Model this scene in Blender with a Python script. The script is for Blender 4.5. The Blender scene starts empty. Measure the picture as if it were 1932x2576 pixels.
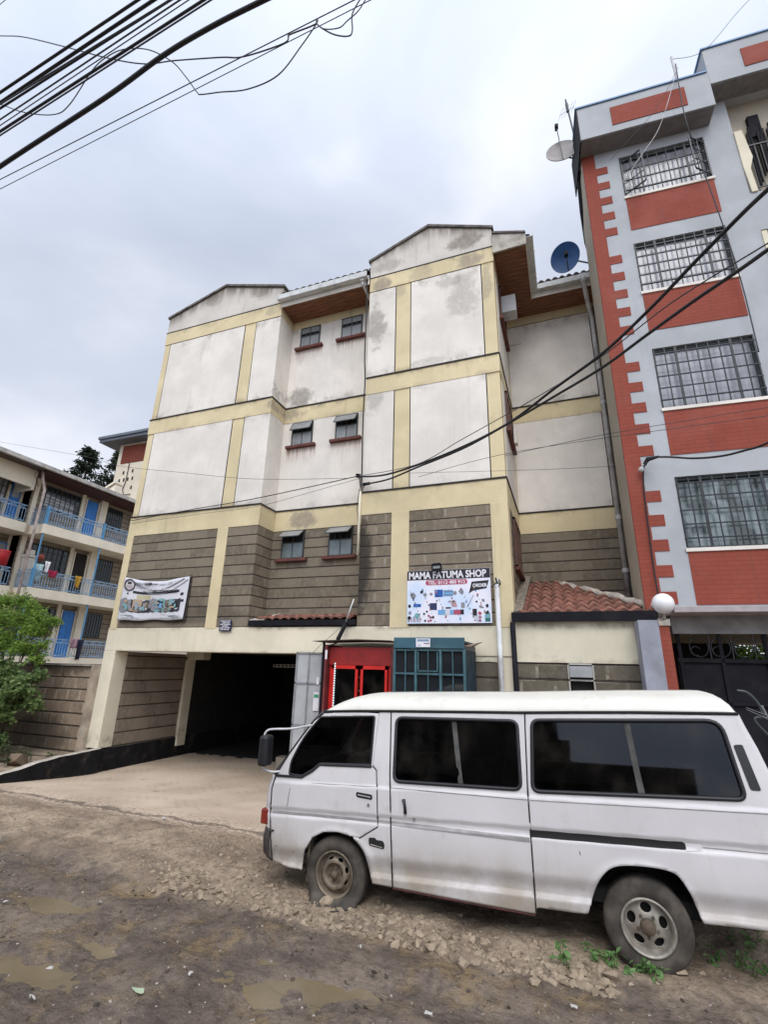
import bpy, bmesh, math, random
import numpy as np
from math import radians as R, sin, cos, pi
from mathutils import Vector, Matrix
random.seed(7); rng = np.random.RandomState(11)
sc = bpy.context.scene
COL = sc.collection
H0 = 2.14
# ------------------------------------------------------------------ camera
P_, RO, YA = R(17.92), R(1.4065), R(20.76)
fwd = Vector((-sin(YA)*cos(P_), cos(YA)*cos(P_), sin(P_)))
r0 = Vector((cos(YA), sin(YA), 0)); u0 = r0.cross(fwd)
rt = r0*cos(RO)+u0*sin(RO); up = -r0*sin(RO)+u0*cos(RO)
cd = bpy.data.cameras.new('camera'); cam = bpy.data.objects.new('camera', cd); COL.objects.link(cam)
cam.matrix_world = Matrix(((rt.x, up.x, -fwd.x, 0), (rt.y, up.y, -fwd.y, 0), (rt.z, up.z, -fwd.z, H0), (0, 0, 0, 1)))
cd.sensor_fit = 'VERTICAL'; cd.sensor_height = 24; cd.lens = 24*1208.8/2576
cd.clip_start = 0.05; cd.clip_end = 3000
sc.camera = cam
# ------------------------------------------------------------------ world, sun, exposure
SUN_EL, SUN_AZ = R(50), R(163)     # azimuth clockwise from +Y
w = bpy.data.worlds.new("World"); sc.world = w; w.use_nodes = True
nt = w.node_tree; nt.nodes.clear()
def wn(t, **k):
    n = nt.nodes.new(t)
    for a, b in k.items(): setattr(n, a, b)
    return n
sky = wn('ShaderNodeTexSky', sky_type='NISHITA', sun_disc=False, sun_elevation=SUN_EL, sun_rotation=SUN_AZ)
tc = wn('ShaderNodeTexCoord')
mp = wn('ShaderNodeMapping'); mp.inputs['Scale'].default_value = (1.0, 1.0, 1.9); mp.inputs['Location'].default_value = (3.1, 1.7, .4)
nz = wn('ShaderNodeTexNoise'); nz.inputs['Scale'].default_value = 1.7; nz.inputs['Detail'].default_value = 5; nz.inputs['Roughness'].default_value = .52; nz.inputs['Distortion'].default_value = .25
cr = wn('ShaderNodeValToRGB')
cr.color_ramp.elements[0].position = .34; cr.color_ramp.elements[0].color = (.545, .60, .72, 1)
cr.color_ramp.elements[1].position = .66; cr.color_ramp.elements[1].color = (.86, .885, .955, 1)
e_ = cr.color_ramp.elements.new(.5); e_.color = (.635, .685, .80, 1)
L = nt.links.new
L(tc.outputs['Generated'], mp.inputs['Vector']); L(mp.outputs['Vector'], nz.inputs['Vector']); L(nz.outputs['Fac'], cr.inputs['Fac'])
# overcast dome: brighter towards the veiled sun (behind the camera) and overhead
dotn = wn('ShaderNodeVectorMath', operation='DOT_PRODUCT')
sd = Vector((sin(SUN_AZ)*cos(SUN_EL), cos(SUN_AZ)*cos(SUN_EL), sin(SUN_EL)))
dotn.inputs[1].default_value = sd
L(tc.outputs['Generated'], dotn.inputs[0])
mr = wn('ShaderNodeMapRange'); mr.inputs['From Min'].default_value = .1; mr.inputs['From Max'].default_value = 1.0
mr.inputs['To Min'].default_value = 1.0; mr.inputs['To Max'].default_value = 2.3
L(dotn.outputs['Value'], mr.inputs['Value'])
b1 = wn('ShaderNodeBackground'); b1.inputs['Strength'].default_value = .1
b2 = wn('ShaderNodeBackground')
L(sky.outputs['Color'], b1.inputs['Color']); L(cr.outputs['Color'], b2.inputs['Color']); L(mr.outputs['Result'], b2.inputs['Strength'])
ms = wn('ShaderNodeMixShader'); ms.inputs['Fac'].default_value = .88
wo = wn('ShaderNodeOutputWorld')
L(b1.outputs[0], ms.inputs[1]); L(b2.outputs[0], ms.inputs[2]); L(ms.outputs[0], wo.inputs['Surface'])
sl = bpy.data.lights.new('sun', 'SUN'); sl.energy = 1.5; sl.angle = R(35); sl.color = (1, .97, .93)
so = bpy.data.objects.new('sun', sl); COL.objects.link(so)
so.rotation_euler = (-sd).to_track_quat('-Z', 'Y').to_euler()
sc.view_settings.view_transform = 'Standard'; sc.view_settings.look = 'None'
sc.view_settings.exposure = 0.2; sc.view_settings.gamma = 1

# ================================================================== helpers
def tag(o, label=None, cat=None, group=None, kind=None):
    if label: o['label'] = label
    if cat: o['category'] = cat
    if group: o['group'] = group
    if kind: o['kind'] = kind
    return o
def thing(name, label, cat, loc=(0, 0, 0), group=None, rot=None):
    o = bpy.data.objects.new(name, None); COL.objects.link(o); o.location = loc
    o.empty_display_size = .2
    if rot: o.rotation_euler = rot
    return tag(o, label, cat, group)
class MB:
    """collects faces, then links them as one mesh"""
    def __init__(s, M=None): s.v = []; s.f = []; s.m = []; s.M = M
    def add(s, vs, fs, mi=0):
        n = len(s.v); s.v += [tuple(v) for v in vs]
        for f in fs: s.f.append([i+n for i in f]); s.m.append(mi)
        return s
    def box(s, x0, x1, y0, y1, z0, z1, mi=0):
        vs = [(x0, y0, z0), (x1, y0, z0), (x1, y1, z0), (x0, y1, z0), (x0, y0, z1), (x1, y0, z1), (x1, y1, z1), (x0, y1, z1)]
        return s.add(vs, [(0, 3, 2, 1), (4, 5, 6, 7), (0, 1, 5, 4), (1, 2, 6, 5), (2, 3, 7, 6), (3, 0, 4, 7)], mi)
    def prism(s, poly, ax, a0, a1, mi=0):
        """poly: 2D points in the plane across axis ax ('x': (y,z), 'y': (x,z), 'z': (x,y))"""
        def p(u, v, w_): return {'x': (w_, u, v), 'y': (u, w_, v), 'z': (u, v, w_)}[ax]
        n = len(poly); vs = [p(u, v, a0) for u, v in poly]+[p(u, v, a1) for u, v in poly]
        return s.add(vs, [list(range(n))[::-1], list(range(n, 2*n))]+[(i, (i+1) % n, n+(i+1) % n, n+i) for i in range(n)], mi)
    def bar(s, a, b, t=.03, t2=None, mi=0):
        a = Vector(a); b = Vector(b); d = (b-a)
        if d.length < 1e-6: return s
        d.normalize(); q = Vector((0, 0, 1)) if abs(d.z) < .9 else Vector((0, 1, 0))
        u = d.cross(q).normalized(); v = u.cross(d); t2 = t2 or t
        vs = []
        for p in (a, b):
            for i, j in ((-1, -1), (1, -1), (1, 1), (-1, 1)): vs.append(p+u*(i*t/2)+v*(j*t2/2))
        return s.add(vs, [(0, 1, 2, 3), (7, 6, 5, 4), (0, 4, 5, 1), (1, 5, 6, 2), (2, 6, 7, 3), (3, 7, 4, 0)], mi)
    def tube(s, pts, r=.01, n=8, mi=0, closed=False, cap=True):
        pts = [Vector(p) for p in pts]; m = len(pts); vs = []; fs = []
        prev = None
        for i, p in enumerate(pts):
            if closed: d = pts[(i+1) % m]-pts[i-1]
            else: d = pts[min(i+1, m-1)]-pts[max(i-1, 0)]
            if d.length < 1e-9: d = Vector((0, 0, 1))
            d.normalize()
            if prev is None:
                q = Vector((0, 0, 1)) if abs(d.z) < .9 else Vector((0, 1, 0))
                u = d.cross(q).normalized()
            else:
                u = (prev-d*prev.dot(d))
                u = u.normalized() if u.length > 1e-6 else d.orthogonal().normalized()
            prev = u; v = u.cross(d)
            rr = r[i] if isinstance(r, (list, tuple)) else r
            for k in range(n):
                a = 2*pi*k/n; vs.append(p+u*(rr*cos(a))+v*(rr*sin(a)))
        for i in range(m if closed else m-1):
            j = (i+1) % m
            for k in range(n):
                k2 = (k+1) % n; fs.append((i*n+k, i*n+k2, j*n+k2, j*n+k))
        if not closed and cap:
            fs.append(list(range(n))[::-1]); fs.append([(m-1)*n+k for k in range(n)])
        return s.add(vs, fs, mi)
    def lathe(s, prof, n=32, axis='z', o=(0, 0, 0), mi=0, fn=None):
        """prof: (radius, along axis)"""
        vs = []; fs = []; o = Vector(o); m = len(prof)
        for r_, h in prof:
            for k in range(n):
                a = 2*pi*k/n; c, d = r_*cos(a), r_*sin(a)
                p = {'z': Vector((c, d, h)), 'y': Vector((c, h, d)), 'x': Vector((h, c, d))}[axis]
                if fn: p = fn(p)
                vs.append(p+o)
        for i in range(m-1):
            for k in range(n):
                k2 = (k+1) % n; fs.append((i*n+k, i*n+k2, (i+1)*n+k2, (i+1)*n+k))
        return s.add(vs, fs, mi)
    def disc(s, c, r, ax='y', n=20, mi=0, rx=None):
        c = Vector(c); rx = rx or r
        vs = []
        for k in range(n):
            a = 2*pi*k/n
            vs.append(c+{'y': Vector((rx*cos(a), 0, r*sin(a))), 'x': Vector((0, rx*cos(a), r*sin(a))), 'z': Vector((rx*cos(a), r*sin(a), 0))}[ax])
        return s.add(vs, [list(range(n))], mi)
    def build(s, name, mats, parent=None, smooth=False, bevel=0, sol=0, loc=None):
        me = bpy.data.meshes.new(name)
        vs = s.v
        if s.M is not None: vs = [tuple(s.M @ Vector(v)) for v in vs]
        me.from_pydata(vs, [], s.f); 
        if not isinstance(mats, (list, tuple)): mats = [mats]
        for m in mats: me.materials.append(m)
        me.polygons.foreach_set('material_index', s.m)
        if smooth: me.polygons.foreach_set('use_smooth', [True]*len(s.f))
        me.validate(); me.update()
        bm = bmesh.new(); bm.from_mesh(me); bmesh.ops.recalc_face_normals(bm, faces=bm.faces); bm.to_mesh(me); bm.free()
        o = bpy.data.objects.new(name, me); COL.objects.link(o)
        if parent:
            o.parent = parent
            o.matrix_parent_inverse = (Matrix.Identity(4) if parent.parent else parent.matrix_basis).inverted()
        if loc: o.location = loc
        if sol:
            k = o.modifiers.new('thick', 'SOLIDIFY'); k.thickness = sol; k.offset = 0
        if bevel:
            k = o.modifiers.new('bevel', 'BEVEL'); k.width = bevel; k.segments = 2; k.limit_method = 'ANGLE'; k.angle_limit = R(40)
        return o
def kids(o): return [c for c in bpy.data.objects if c.parent == o]
def copy_tree(o, parent=None):
    c = o.copy(); COL.objects.link(c)
    if parent: c.parent = parent
    for ch in kids(o):
        if ch is not c: copy_tree(ch, c)
    return c

# ------------------------------------------------------------------ materials
class G:
    def __init__(s, name):
        s.m = bpy.data.materials.new(name); s.m.use_nodes = True; s.t = s.m.node_tree; s.t.nodes.clear()
        s.out = s.n('ShaderNodeOutputMaterial'); s.b = s.n('ShaderNodeBsdfPrincipled'); s.l(s.b.outputs[0], s.out.inputs['Surface'])
        s.pos = None
    def n(s, t, **k):
        o = s.t.nodes.new(t)
        for a, b in k.items(): setattr(o, a, b)
        return o
    def l(s, a, b): s.t.links.new(a, b)
    def P(s):
        if s.pos is None: s.pos = s.n('ShaderNodeNewGeometry').outputs['Position']
        return s.pos
    def noise(s, scale, vec=None, sc3=None, detail=4, rough=.55, dist=0, off=0):
        v = vec or s.P()
        if sc3 or off:
            m = s.n('ShaderNodeMapping'); m.inputs['Scale'].default_value = sc3 or (1, 1, 1); m.inputs['Location'].default_value = (off, off*.7, off*1.3); s.l(v, m.inputs['Vector']); v = m.outputs[0]
        n = s.n('ShaderNodeTexNoise'); n.inputs['Scale'].default_value = scale; n.inputs['Detail'].default_value = detail
        n.inputs['Roughness'].default_value = rough; n.inputs['Distortion'].default_value = dist; s.l(v, n.inputs['Vector']); return n.outputs['Fac']
    def ramp(s, f, lo, hi, a=0, b=1):
        m = s.n('ShaderNodeMapRange', interpolation_type='SMOOTHSTEP'); m.inputs['From Min'].default_value = lo; m.inputs['From Max'].default_value = hi
        m.inputs['To Min'].default_value = a; m.inputs['To Max'].default_value = b; s.l(f, m.inputs['Value']); return m.outputs[0]
    def math(s, op, a, b=None):
        m = s.n('ShaderNodeMath', operation=op)
        for i, x in enumerate((a, b)):
            if x is None: continue
            if isinstance(x, (int, float)): m.inputs[i].default_value = x
            else: s.l(x, m.inputs[i])
        return m.outputs[0]
    def mix(s, f, a, b, blend='MIX'):
        m = s.n('ShaderNodeMix', data_type='RGBA', blend_type=blend)
        if isinstance(f, (int, float)): m.inputs[0].default_value = f
        else: s.l(f, m.inputs[0])
        for i, x in ((6, a), (7, b)):
            if isinstance(x, tuple): m.inputs[i].default_value = x if len(x) == 4 else (*x, 1)
            else: s.l(x, m.inputs[i])
        return m.outputs[2]
    def sep(s):
        x = s.n('ShaderNodeSeparateXYZ'); s.l(s.P(), x.inputs[0]); return x.outputs
    def bump(s, h, strength=.3, dist=.02, prev=None):
        b = s.n('ShaderNodeBump'); b.inputs['Strength'].default_value = strength; b.inputs['Distance'].default_value = dist; s.l(h, b.inputs['Height'])
        if prev: s.l(prev, b.inputs['Normal'])
        s.l(b.outputs[0], s.b.inputs['Normal']); return b.outputs[0]
    def done(s, col=None, rough=None, metal=None, spec=None):
        if col is not None:
            if isinstance(col, tuple): s.b.inputs['Base Color'].default_value = (*col, 1) if len(col) == 3 else col
            else: s.l(col, s.b.inputs['Base Color'])
        if rough is not None:
            if isinstance(rough, (int, float)): s.b.inputs['Roughness'].default_value = rough
            else: s.l(rough, s.b.inputs['Roughness'])
        if metal is not None: s.b.inputs['Metallic'].default_value = metal
        if spec is not None: s.b.inputs['Specular IOR Level'].default_value = spec
        return s.m
def simple(name, col, rough=.7, var=.18, scale=6, metal=0, bump=.0, bscale=40, dirt=None, dirtamt=.4, spec=.5):
    g = G(name); n = g.noise(scale); d = tuple(c*(1-var) for c in col); h = tuple(min(1, c*(1+var*.6)) for c in col)
    c = g.mix(g.ramp(n, .3, .7), d, h)
    if dirt: c = g.mix(g.ramp(g.noise(scale*.6, off=5, detail=6), .5, .75, 0, dirtamt), c, dirt)
    if bump: g.bump(g.noise(bscale), bump, .01)
    return g.done(c, rough, metal, spec)
def paint(name, col, stain=(.16, .14, .12), streak=.35, blotch=.25, patches=(), rough=.85, tops=(), patchcol=None, fine=.12, drips=(), gables=None, edges=()):
    """weathered wall paint: blotches, rain streaks, optional local patches (x,z,rx,rz,amount), tops=[z levels from which dirt runs down]"""
    g = G(name); x, y, z = g.sep()
    c = g.mix(g.ramp(g.noise(1.3, detail=6), .3, .75), tuple(k*(1-fine) for k in col), tuple(min(1, k*(1+fine*.5)) for k in col))
    c = g.mix(g.ramp(g.noise(14, detail=4, off=9), .35, .8, 0, fine*1.2), c, tuple(k*.72 for k in col))
    st = g.noise(1, sc3=(7, 7, .45), detail=5, rough=.6)
    big = g.noise(.7, off=3, detail=5)
    m = g.math('MULTIPLY', g.ramp(st, .5, .78), g.ramp(big, .45, .7, 0, streak))
    for zt in tops:
        d = g.math('SUBTRACT', zt, z)
        fall = g.math('MULTIPLY', g.ramp(d, 0, .55, 1, 0), g.math('GREATER_THAN', d, -.05))
        m = g.math('MAXIMUM', m, g.math('MULTIPLY', fall, g.ramp(st, .38, .72, 0, .75)))
    c = g.mix(m, c, stain)
    c = g.mix(g.ramp(g.noise(2.1, off=6, detail=7, rough=.65), .58, .8, 0, blotch), c, tuple(.5*(a+b) for a, b in zip(stain, col)))
    for x0, x1, zt, ln, am in drips:
        ins = g.math('MULTIPLY', g.ramp(x, x0-.03, x0+.05), g.ramp(x, x1-.05, x1+.03, 1, 0)); d = g.math('SUBTRACT', zt, z)
        fl = g.math('MULTIPLY', g.ramp(d, 0, ln, 1, 0), g.math('GREATER_THAN', d, -.01))
        sn = g.noise(1, sc3=(26, 26, 1.2), detail=4, off=x0)
        c = g.mix(g.math('MULTIPLY', g.math('MULTIPLY', ins, fl), g.ramp(sn, .40, .66, .12, am)), c, (.30, .16, .11))
    if gables:
        ds = [g.math('ABSOLUTE', g.math('SUBTRACT', x, q)) for q in gables]; dm = g.math('MINIMUM', ds[0], ds[1])
        d = g.math('SUBTRACT', g.math('SUBTRACT', 12.66, g.math('MULTIPLY', dm, .30)), z)
        s2 = g.noise(1, sc3=(5, 5, .6), detail=7, rough=.7, off=2)
        c = g.mix(g.math('MULTIPLY', g.ramp(d, 0, .50, 1, 0), g.ramp(s2, .34, .62, .25, .95)), c, (.13, .10, .08)); c = g.mix(g.ramp(g.math('ADD', d, g.math('MULTIPLY', s2, .12)), .06, .16, .8, 0), c, (.06, .05, .045))
    for zt, ln, am in edges:      # soft mould creeping down from / up to a horizontal edge
        d = g.math('ABSOLUTE', g.math('SUBTRACT', zt, z)); en = g.noise(2.4, off=zt, detail=7, rough=.68)
        c = g.mix(g.math('MULTIPLY', g.ramp(d, 0, ln, 1, 0), g.ramp(en, .46, .68, 0, am)), c, tuple(.6*a+.15*b for a, b in zip(stain, col)))
    for px, pz, rx, rz, am in patches:
        dx = g.math('DIVIDE', g.math('SUBTRACT', x, px), rx); dz = g.math('DIVIDE', g.math('SUBTRACT', z, pz), rz)
        d = g.math('SQRT', g.math('ADD', g.math('MULTIPLY', dx, dx), g.math('MULTIPLY', dz, dz)))
        n1_ = g.noise(2.6, detail=8, rough=.72, off=px); n2_ = g.noise(11, detail=6, rough=.7, off=pz)
        d = g.math('ADD', d, g.math('ADD', g.math('MULTIPLY', g.math('SUBTRACT', n1_, .5), 2.4), g.math('MULTIPLY', g.math('SUBTRACT', n2_, .5), .7)))
        c = g.mix(g.math('MULTIPLY', g.ramp(d, .45, .98, am, 0), g.ramp(n2_, .28, .6, .6, 1)), c, patchcol or stain)
    g.bump(g.noise(30, detail=5), .25, .006)
    return g.done(c, rough, spec=.25)
def stone(name, axis='y', course=.2325, blk=.42, base=(.20, .165, .122), dark=(.045, .036, .03), mortar=(.37, .325, .265), z0=2.9, patches=(), vmort=.35, gap=.009, moss=.3):
    """dressed stone courses: dark recessed bed joints, faint mortar-smeared perpends"""
    g = G(name); x, y, z = g.sep(); u = x if axis == 'y' else y
    cmb = g.n('ShaderNodeCombineXYZ'); g.l(u, cmb.inputs[0]); g.l(g.math('SUBTRACT', z, z0-course*60), cmb.inputs[1])
    def brick(w_, mo):
        b = g.n('ShaderNodeTexBrick'); b.offset = .5; b.inputs['Scale'].default_value = 1; b.inputs['Brick Width'].default_value = w_; b.inputs['Row Height'].default_value = course
        b.inputs['Mortar Size'].default_value = mo; b.inputs['Mortar Smooth'].default_value = .25; b.inputs['Bias'].default_value = 0
        b.inputs['Color1'].default_value = (0, 0, 0, 1); b.inputs['Color2'].default_value = (1, 1, 1, 1); b.inputs['Mortar'].default_value = (.5, .5, .5, 1)
        g.l(cmb.outputs[0], b.inputs['Vector']); return b
    bk = brick(blk, .006)
    blockv = g.ramp(bk.outputs['Color'], 0, 1)
    c = g.mix(blockv, tuple(k*.78 for k in base), tuple(k*1.18 for k in base))
    c = g.mix(g.ramp(g.noise(9, detail=7, rough=.65), .35, .75), c, tuple(k*1.22 for k in base))
    c = g.mix(g.ramp(g.noise(34, off=2, detail=3), .55, .8, 0, .5), c, tuple(k*.5 for k in base))
    # smeared pale mortar on the vertical joints
    d = g.math('MULTIPLY', bk.outputs['Fac'], 1)
    bw = brick(blk, .03)
    c = g.mix(g.math('MULTIPLY', g.math('MULTIPLY', bw.outputs['Fac'], g.ramp(g.noise(4, off=8, detail=6, rough=.7), .42, .58)), vmort), c, mortar)
    # bed joint
    fr = g.math('FRACT', g.math('DIVIDE', g.math('SUBTRACT', z, z0-course*60), course))
    dist = g.math('MINIMUM', fr, g.math('SUBTRACT', 1, fr))
    wob = g.math('ADD', dist, g.math('MULTIPLY', g.math('SUBTRACT', g.noise(7, off=4), .5), .03))
    jt = g.ramp(wob, gap/course*.9, gap/course*2.2, 1, 0)
    c = g.mix(g.math('MULTIPLY', jt, .92), c, dark)
    c = g.mix(g.ramp(g.noise(.9, off=12, detail=6), .5, .78, 0, moss), c, tuple(k*.4 for k in base))
    for px, pz, rx, rz, am in patches:
        dx = g.math('DIVIDE', g.math('SUBTRACT', u, px), rx); dz = g.math('DIVIDE', g.math('SUBTRACT', z, pz), rz)
        dd = g.math('SQRT', g.math('ADD', g.math('MULTIPLY', dx, dx), g.math('MULTIPLY', dz, dz)))
        dd = g.math('ADD', dd, g.math('MULTIPLY', g.math('SUBTRACT', g.noise(3.5, detail=6, rough=.7), .5), 1.5))
        c = g.mix(g.ramp(dd, .5, 1, am, 0), c, (.028, .025, .022))
    h = g.math('SUBTRACT', g.math('MULTIPLY', g.noise(16, detail=6), .5), jt)
    g.bump(h, .7, .02)
    return g.done(c, .93, spec=.15)

M = {}
M['white'] = paint('white wall paint', (.765, .715, .645), stain=(.22, .19, .15), streak=.30, blotch=.30, tops=(), drips=[(-6.37, -5.53, 7.38, .5, .8), (-5.12, -4.28, 7.38, .45, .7), (-6.37, -5.53, 10.34, .4, .7), (-5.12, -4.28, 10.34, .4, .7)], edges=[(8.61, .35, .6), (11.08, .4, .6), (8.14, .25, .45), (5.75, .3, .4)],
    patches=[(-3.72, 9.95, .36, .8, .8), (-1.6, 10.3, .45, .75, .5), (-1.9, 10.8, .5, .2, .5), (-3.7, 7.9, .25, .4, .5), (-6.15, 8.85, .5, .4, .9), (-6.2, 10.2, .15, .5, .3), (-2.6, 8.75, .9, .12, .3)], patchcol=(.30, .275, .245))
M['gable'] = paint('grimy white gable paint', (.62, .58, .52), stain=(.14, .115, .09), streak=.6, blotch=.4, gables=(-8.515, -2.405), patches=[(-1.5, 11.9, .5, .3, .8), (-8.9, 12.3, .5, .3, .5), (-7.3, 12.1, .4, .3, .6), (-3.5, 11.8, .5, .25, .5)], patchcol=(.2, .165, .13))
M['yellow'] = paint('pale yellow wall paint', (.68, .575, .36), stain=(.2, .16, .115), streak=.35, blotch=.25, tops=(), edges=[(8.60, .22, .75), (5.74, .2, .5), (11.5, .22, .6), (8.16, .12, .4)],
    patches=[(-3.6, 11.25, .28, .25, .8), (-1.35, 11.3, .4, .3, .75), (-1.05, 10.6, .15, .6, .5), (-6.3, 8.4, .5, .2, .7), (-5.75, 5.45, .5, .26, .8), (-2.6, 11.2, .3, .3, .4), (-3.1, 10.9, .2, .25, .4), (-6.85, 11.3, .25, .15, .4)], patchcol=(.27, .23, .185))
M['cream'] = paint('cream wall paint', (.74, .675, .52), stain=(.27, .21, .15), streak=.3, blotch=.2, tops=(), edges=[(2.9, .12, .8), (2.28, .10, .8), (2.37, .08, .5), (.3, .4, .8)])
M['stone'] = stone('dressed grey stone', 'y', vmort=.55, patches=[(-3.9, 4.1, .3, 1.2, .85), (-5.0, 5.3, .5, .3, .5), (-5.0, 3.15, 1.4, .12, .6)])
M['stone_left'] = stone('dressed brown grey stone', 'y', vmort=.10, base=(.195, .163, .122), patches=[(-8.0, 3.2, 1.5, .25, .4)])
M['stone_side'] = stone('dressed grey stone side', 'x', patches=[])
M['stone_recess'] = stone('dressed brown stone', 'y', base=(.19, .16, .12), vmort=.12)
M['garage_stone'] = stone('garage stone', 'x', course=.29, blk=.45, base=(.24, .2, .155), vmort=.0, z0=.24, moss=.15)
M['wallstone'] = stone('boundary wall stone', 'y', course=.27, blk=.40, base=(.26, .20, .145), mortar=(.42, .36, .27), vmort=.9, z0=2.0, gap=.012, patches=[(-11.9, 2.0, 1.6, .25, .6), (-12.4, .3, 1.4, .8, .5)])
M['lowstone'] = stone('rough low wall stone', 'y', course=.26, blk=.55, base=(.14, .12, .092), mortar=(.36, .32, .25), vmort=.8, z0=2.27, gap=.012)
M['groove'] = simple('dark groove line', (.035, .03, .025), .95, .3)
M['red'] = None
def brickpaint(name, col):
    g = G(name); x, y, z = g.sep()
    co = g.n('ShaderNodeTexCoord'); mp_ = g.n('ShaderNodeMapping'); mp_.inputs['Rotation'].default_value = (R(90), 0, 0); g.l(co.outputs['Object'], mp_.inputs['Vector'])
    b = g.n('ShaderNodeTexBrick'); b.inputs['Scale'].default_value = 1; b.inputs['Brick Width'].default_value = .23; b.inputs['Row Height'].default_value = .075; b.inputs['Mortar Size'].default_value = .006
    b.inputs['Color1'].default_value = (*[k*.96 for k in col], 1); b.inputs['Color2'].default_value = (*[k*1.04 for k in col], 1); b.inputs['Mortar'].default_value = (*[k*.82 for k in col], 1)
    g.l(mp_.outputs[0], b.inputs['Vector'])
    c = g.mix(g.ramp(g.noise(2.5, detail=6), .35, .8, 0, .35), b.outputs['Color'], tuple(k*.7 for k in col))
    st = g.noise(1, sc3=(9, 9, .5), detail=6, rough=.65, off=3)
    c = g.mix(g.ramp(st, .50, .72, 0, .32), c, tuple(k*.55+.03 for k in col)); c = g.mix(g.ramp(g.noise(1.1, off=8, detail=6), .5, .75, 0, .30), c, tuple(min(1, k*1.15+.05) for k in col))
    c = g.mix(g.ramp(g.noise(22, off=5, detail=5, rough=.7), .60, .74, 0, .35), c, (.30, .17, .13))
    g.bump(g.math('SUBTRACT', 1, b.outputs['Fac']), .4, .01)
    return g.done(c, .8, spec=.2)
M['red'] = brickpaint('red painted brick', (.27, .064, .042))
M['grey'] = paint('pale blue grey wall paint', (.425, .44, .455), stain=(.2, .2, .2), streak=.22, blotch=.12)
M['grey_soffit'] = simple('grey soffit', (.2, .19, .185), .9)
M['bluetrim'] = simple('blue roof edge', (.10, .22, .40), .5)
M['beige'] = paint('bare beige render', (.42, .37, .29), stain=(.16, .13, .1), streak=.7, blotch=.4)
M['concrete'] = simple('stained concrete', (.27, .24, .2), .92, .3, 3, bump=.3, dirt=(.07, .06, .05), dirtamt=.7)
M['cement'] = simple('pale cement mortar', (.48, .43, .37), .92, .3, 8, bump=.5, dirt=(.2, .16, .13))
M['timber'] = None
def timber(name, col, axis=0, plank=.12):
    g = G(name); x, y, z = g.sep()
    u = (x, y, z)[axis]; fr = g.math('FRACT', g.math('DIVIDE', u, plank)); d = g.math('MINIMUM', fr, g.math('SUBTRACT', 1, fr))
    s3 = [3, 3, 3]; s3[axis] = 26
    c = g.mix(g.ramp(g.noise(1, sc3=tuple(s3), detail=5), .3, .75), tuple(k*.6 for k in col), tuple(k*1.2 for k in col))
    c = g.mix(g.ramp(d, .02, .07, .85, 0), c, tuple(k*.25 for k in col))
    return g.done(c, .75, spec=.2)
M['timber'] = timber('brown timber soffit boards', (.27, .125, .075), 1, .13)
M['sill'] = simple('red oxide sill', (.13, .045, .035), .85, .3, 10)
M['gutter'] = simple('white pvc gutter', (.62, .63, .62), .5, .12, 5, dirt=(.2, .19, .17), dirtamt=.5)
M['pipe'] = simple('grey pvc pipe', (.6, .6, .6), .6, .2, 4, dirt=(.15, .13, .11), dirtamt=.7)
M['rooftile'] = simple('dark roof tiles', (.10, .075, .07), .8, .3, 8)
M['clay'] = simple('clay roof tiles', (.27, .12, .085), .9, .5, 7, bump=.4, dirt=(.08, .05, .038), dirtamt=.85)
M['black'] = simple('black paint', (.008, .008, .012), .75, .3, 5, dirt=(.035, .032, .03), dirtamt=.3, spec=.2)
M['cable'] = simple('black cable', (.012, .011, .013), .7, .2)
M['thincable'] = simple('grey thin cable', (.05, .05, .055), .7, .2)
M['steel'] = simple('dark green steel frame', (.045, .055, .055), .5, .3, 9)
M['bars'] = simple('black window bars', (.012, .016, .02), .5, .3, 9)
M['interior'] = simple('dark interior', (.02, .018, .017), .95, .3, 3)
M['leafdark'] = None
def glass(name, tint, rough=.08, alpha=.0, var=0.3, scale=3):
    g = G(name); c = g.mix(g.ramp(g.noise(scale), .3, .7), tuple(k*(1-var) for k in tint), tint)
    return g.done(c, rough, spec=.6)
M['darkglass'] = glass('dark glass', (.02, .024, .028), .06)
def curtain():
    g = G('pale curtained glass'); co = g.n('ShaderNodeTexCoord')
    n1 = g.noise(1, vec=co.outputs['Object'], sc3=(9, 9, .7), detail=4)
    n2 = g.noise(1.1, vec=co.outputs['Object'], detail=3, off=4)
    c = g.mix(g.ramp(n1, .3, .7), (.27, .28, .31), (.44, .45, .49))
    c = g.mix(g.ramp(n2, .56, .66, 0, .5), c, (.33, .33, .36))
    return g.done(c, .2, spec=.6)
M['curtain'] = curtain()
def curtain2():
    g = G('greenish curtained glass'); co = g.n('ShaderNodeTexCoord')
    n1 = g.noise(1, vec=co.outputs['Object'], sc3=(7, 7, .9), detail=4)
    n2 = g.noise(2.4, vec=co.outputs['Object'], detail=2, off=4)
    c = g.mix(g.ramp(n1, .35, .65), (.07, .10, .10), (.30, .36, .36))
    c = g.mix(g.ramp(n2, .45, .6, 0, .8), c, (.03, .04, .04))
    return g.done(c, .15, spec=.7)
M['curtain2'] = curtain2()
M['frost'] = glass('frosted louvre glass', (.27, .28, .28), .35)
M['aqua'] = glass('dusty glass pane', (.16, .2, .2), .2)
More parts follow.
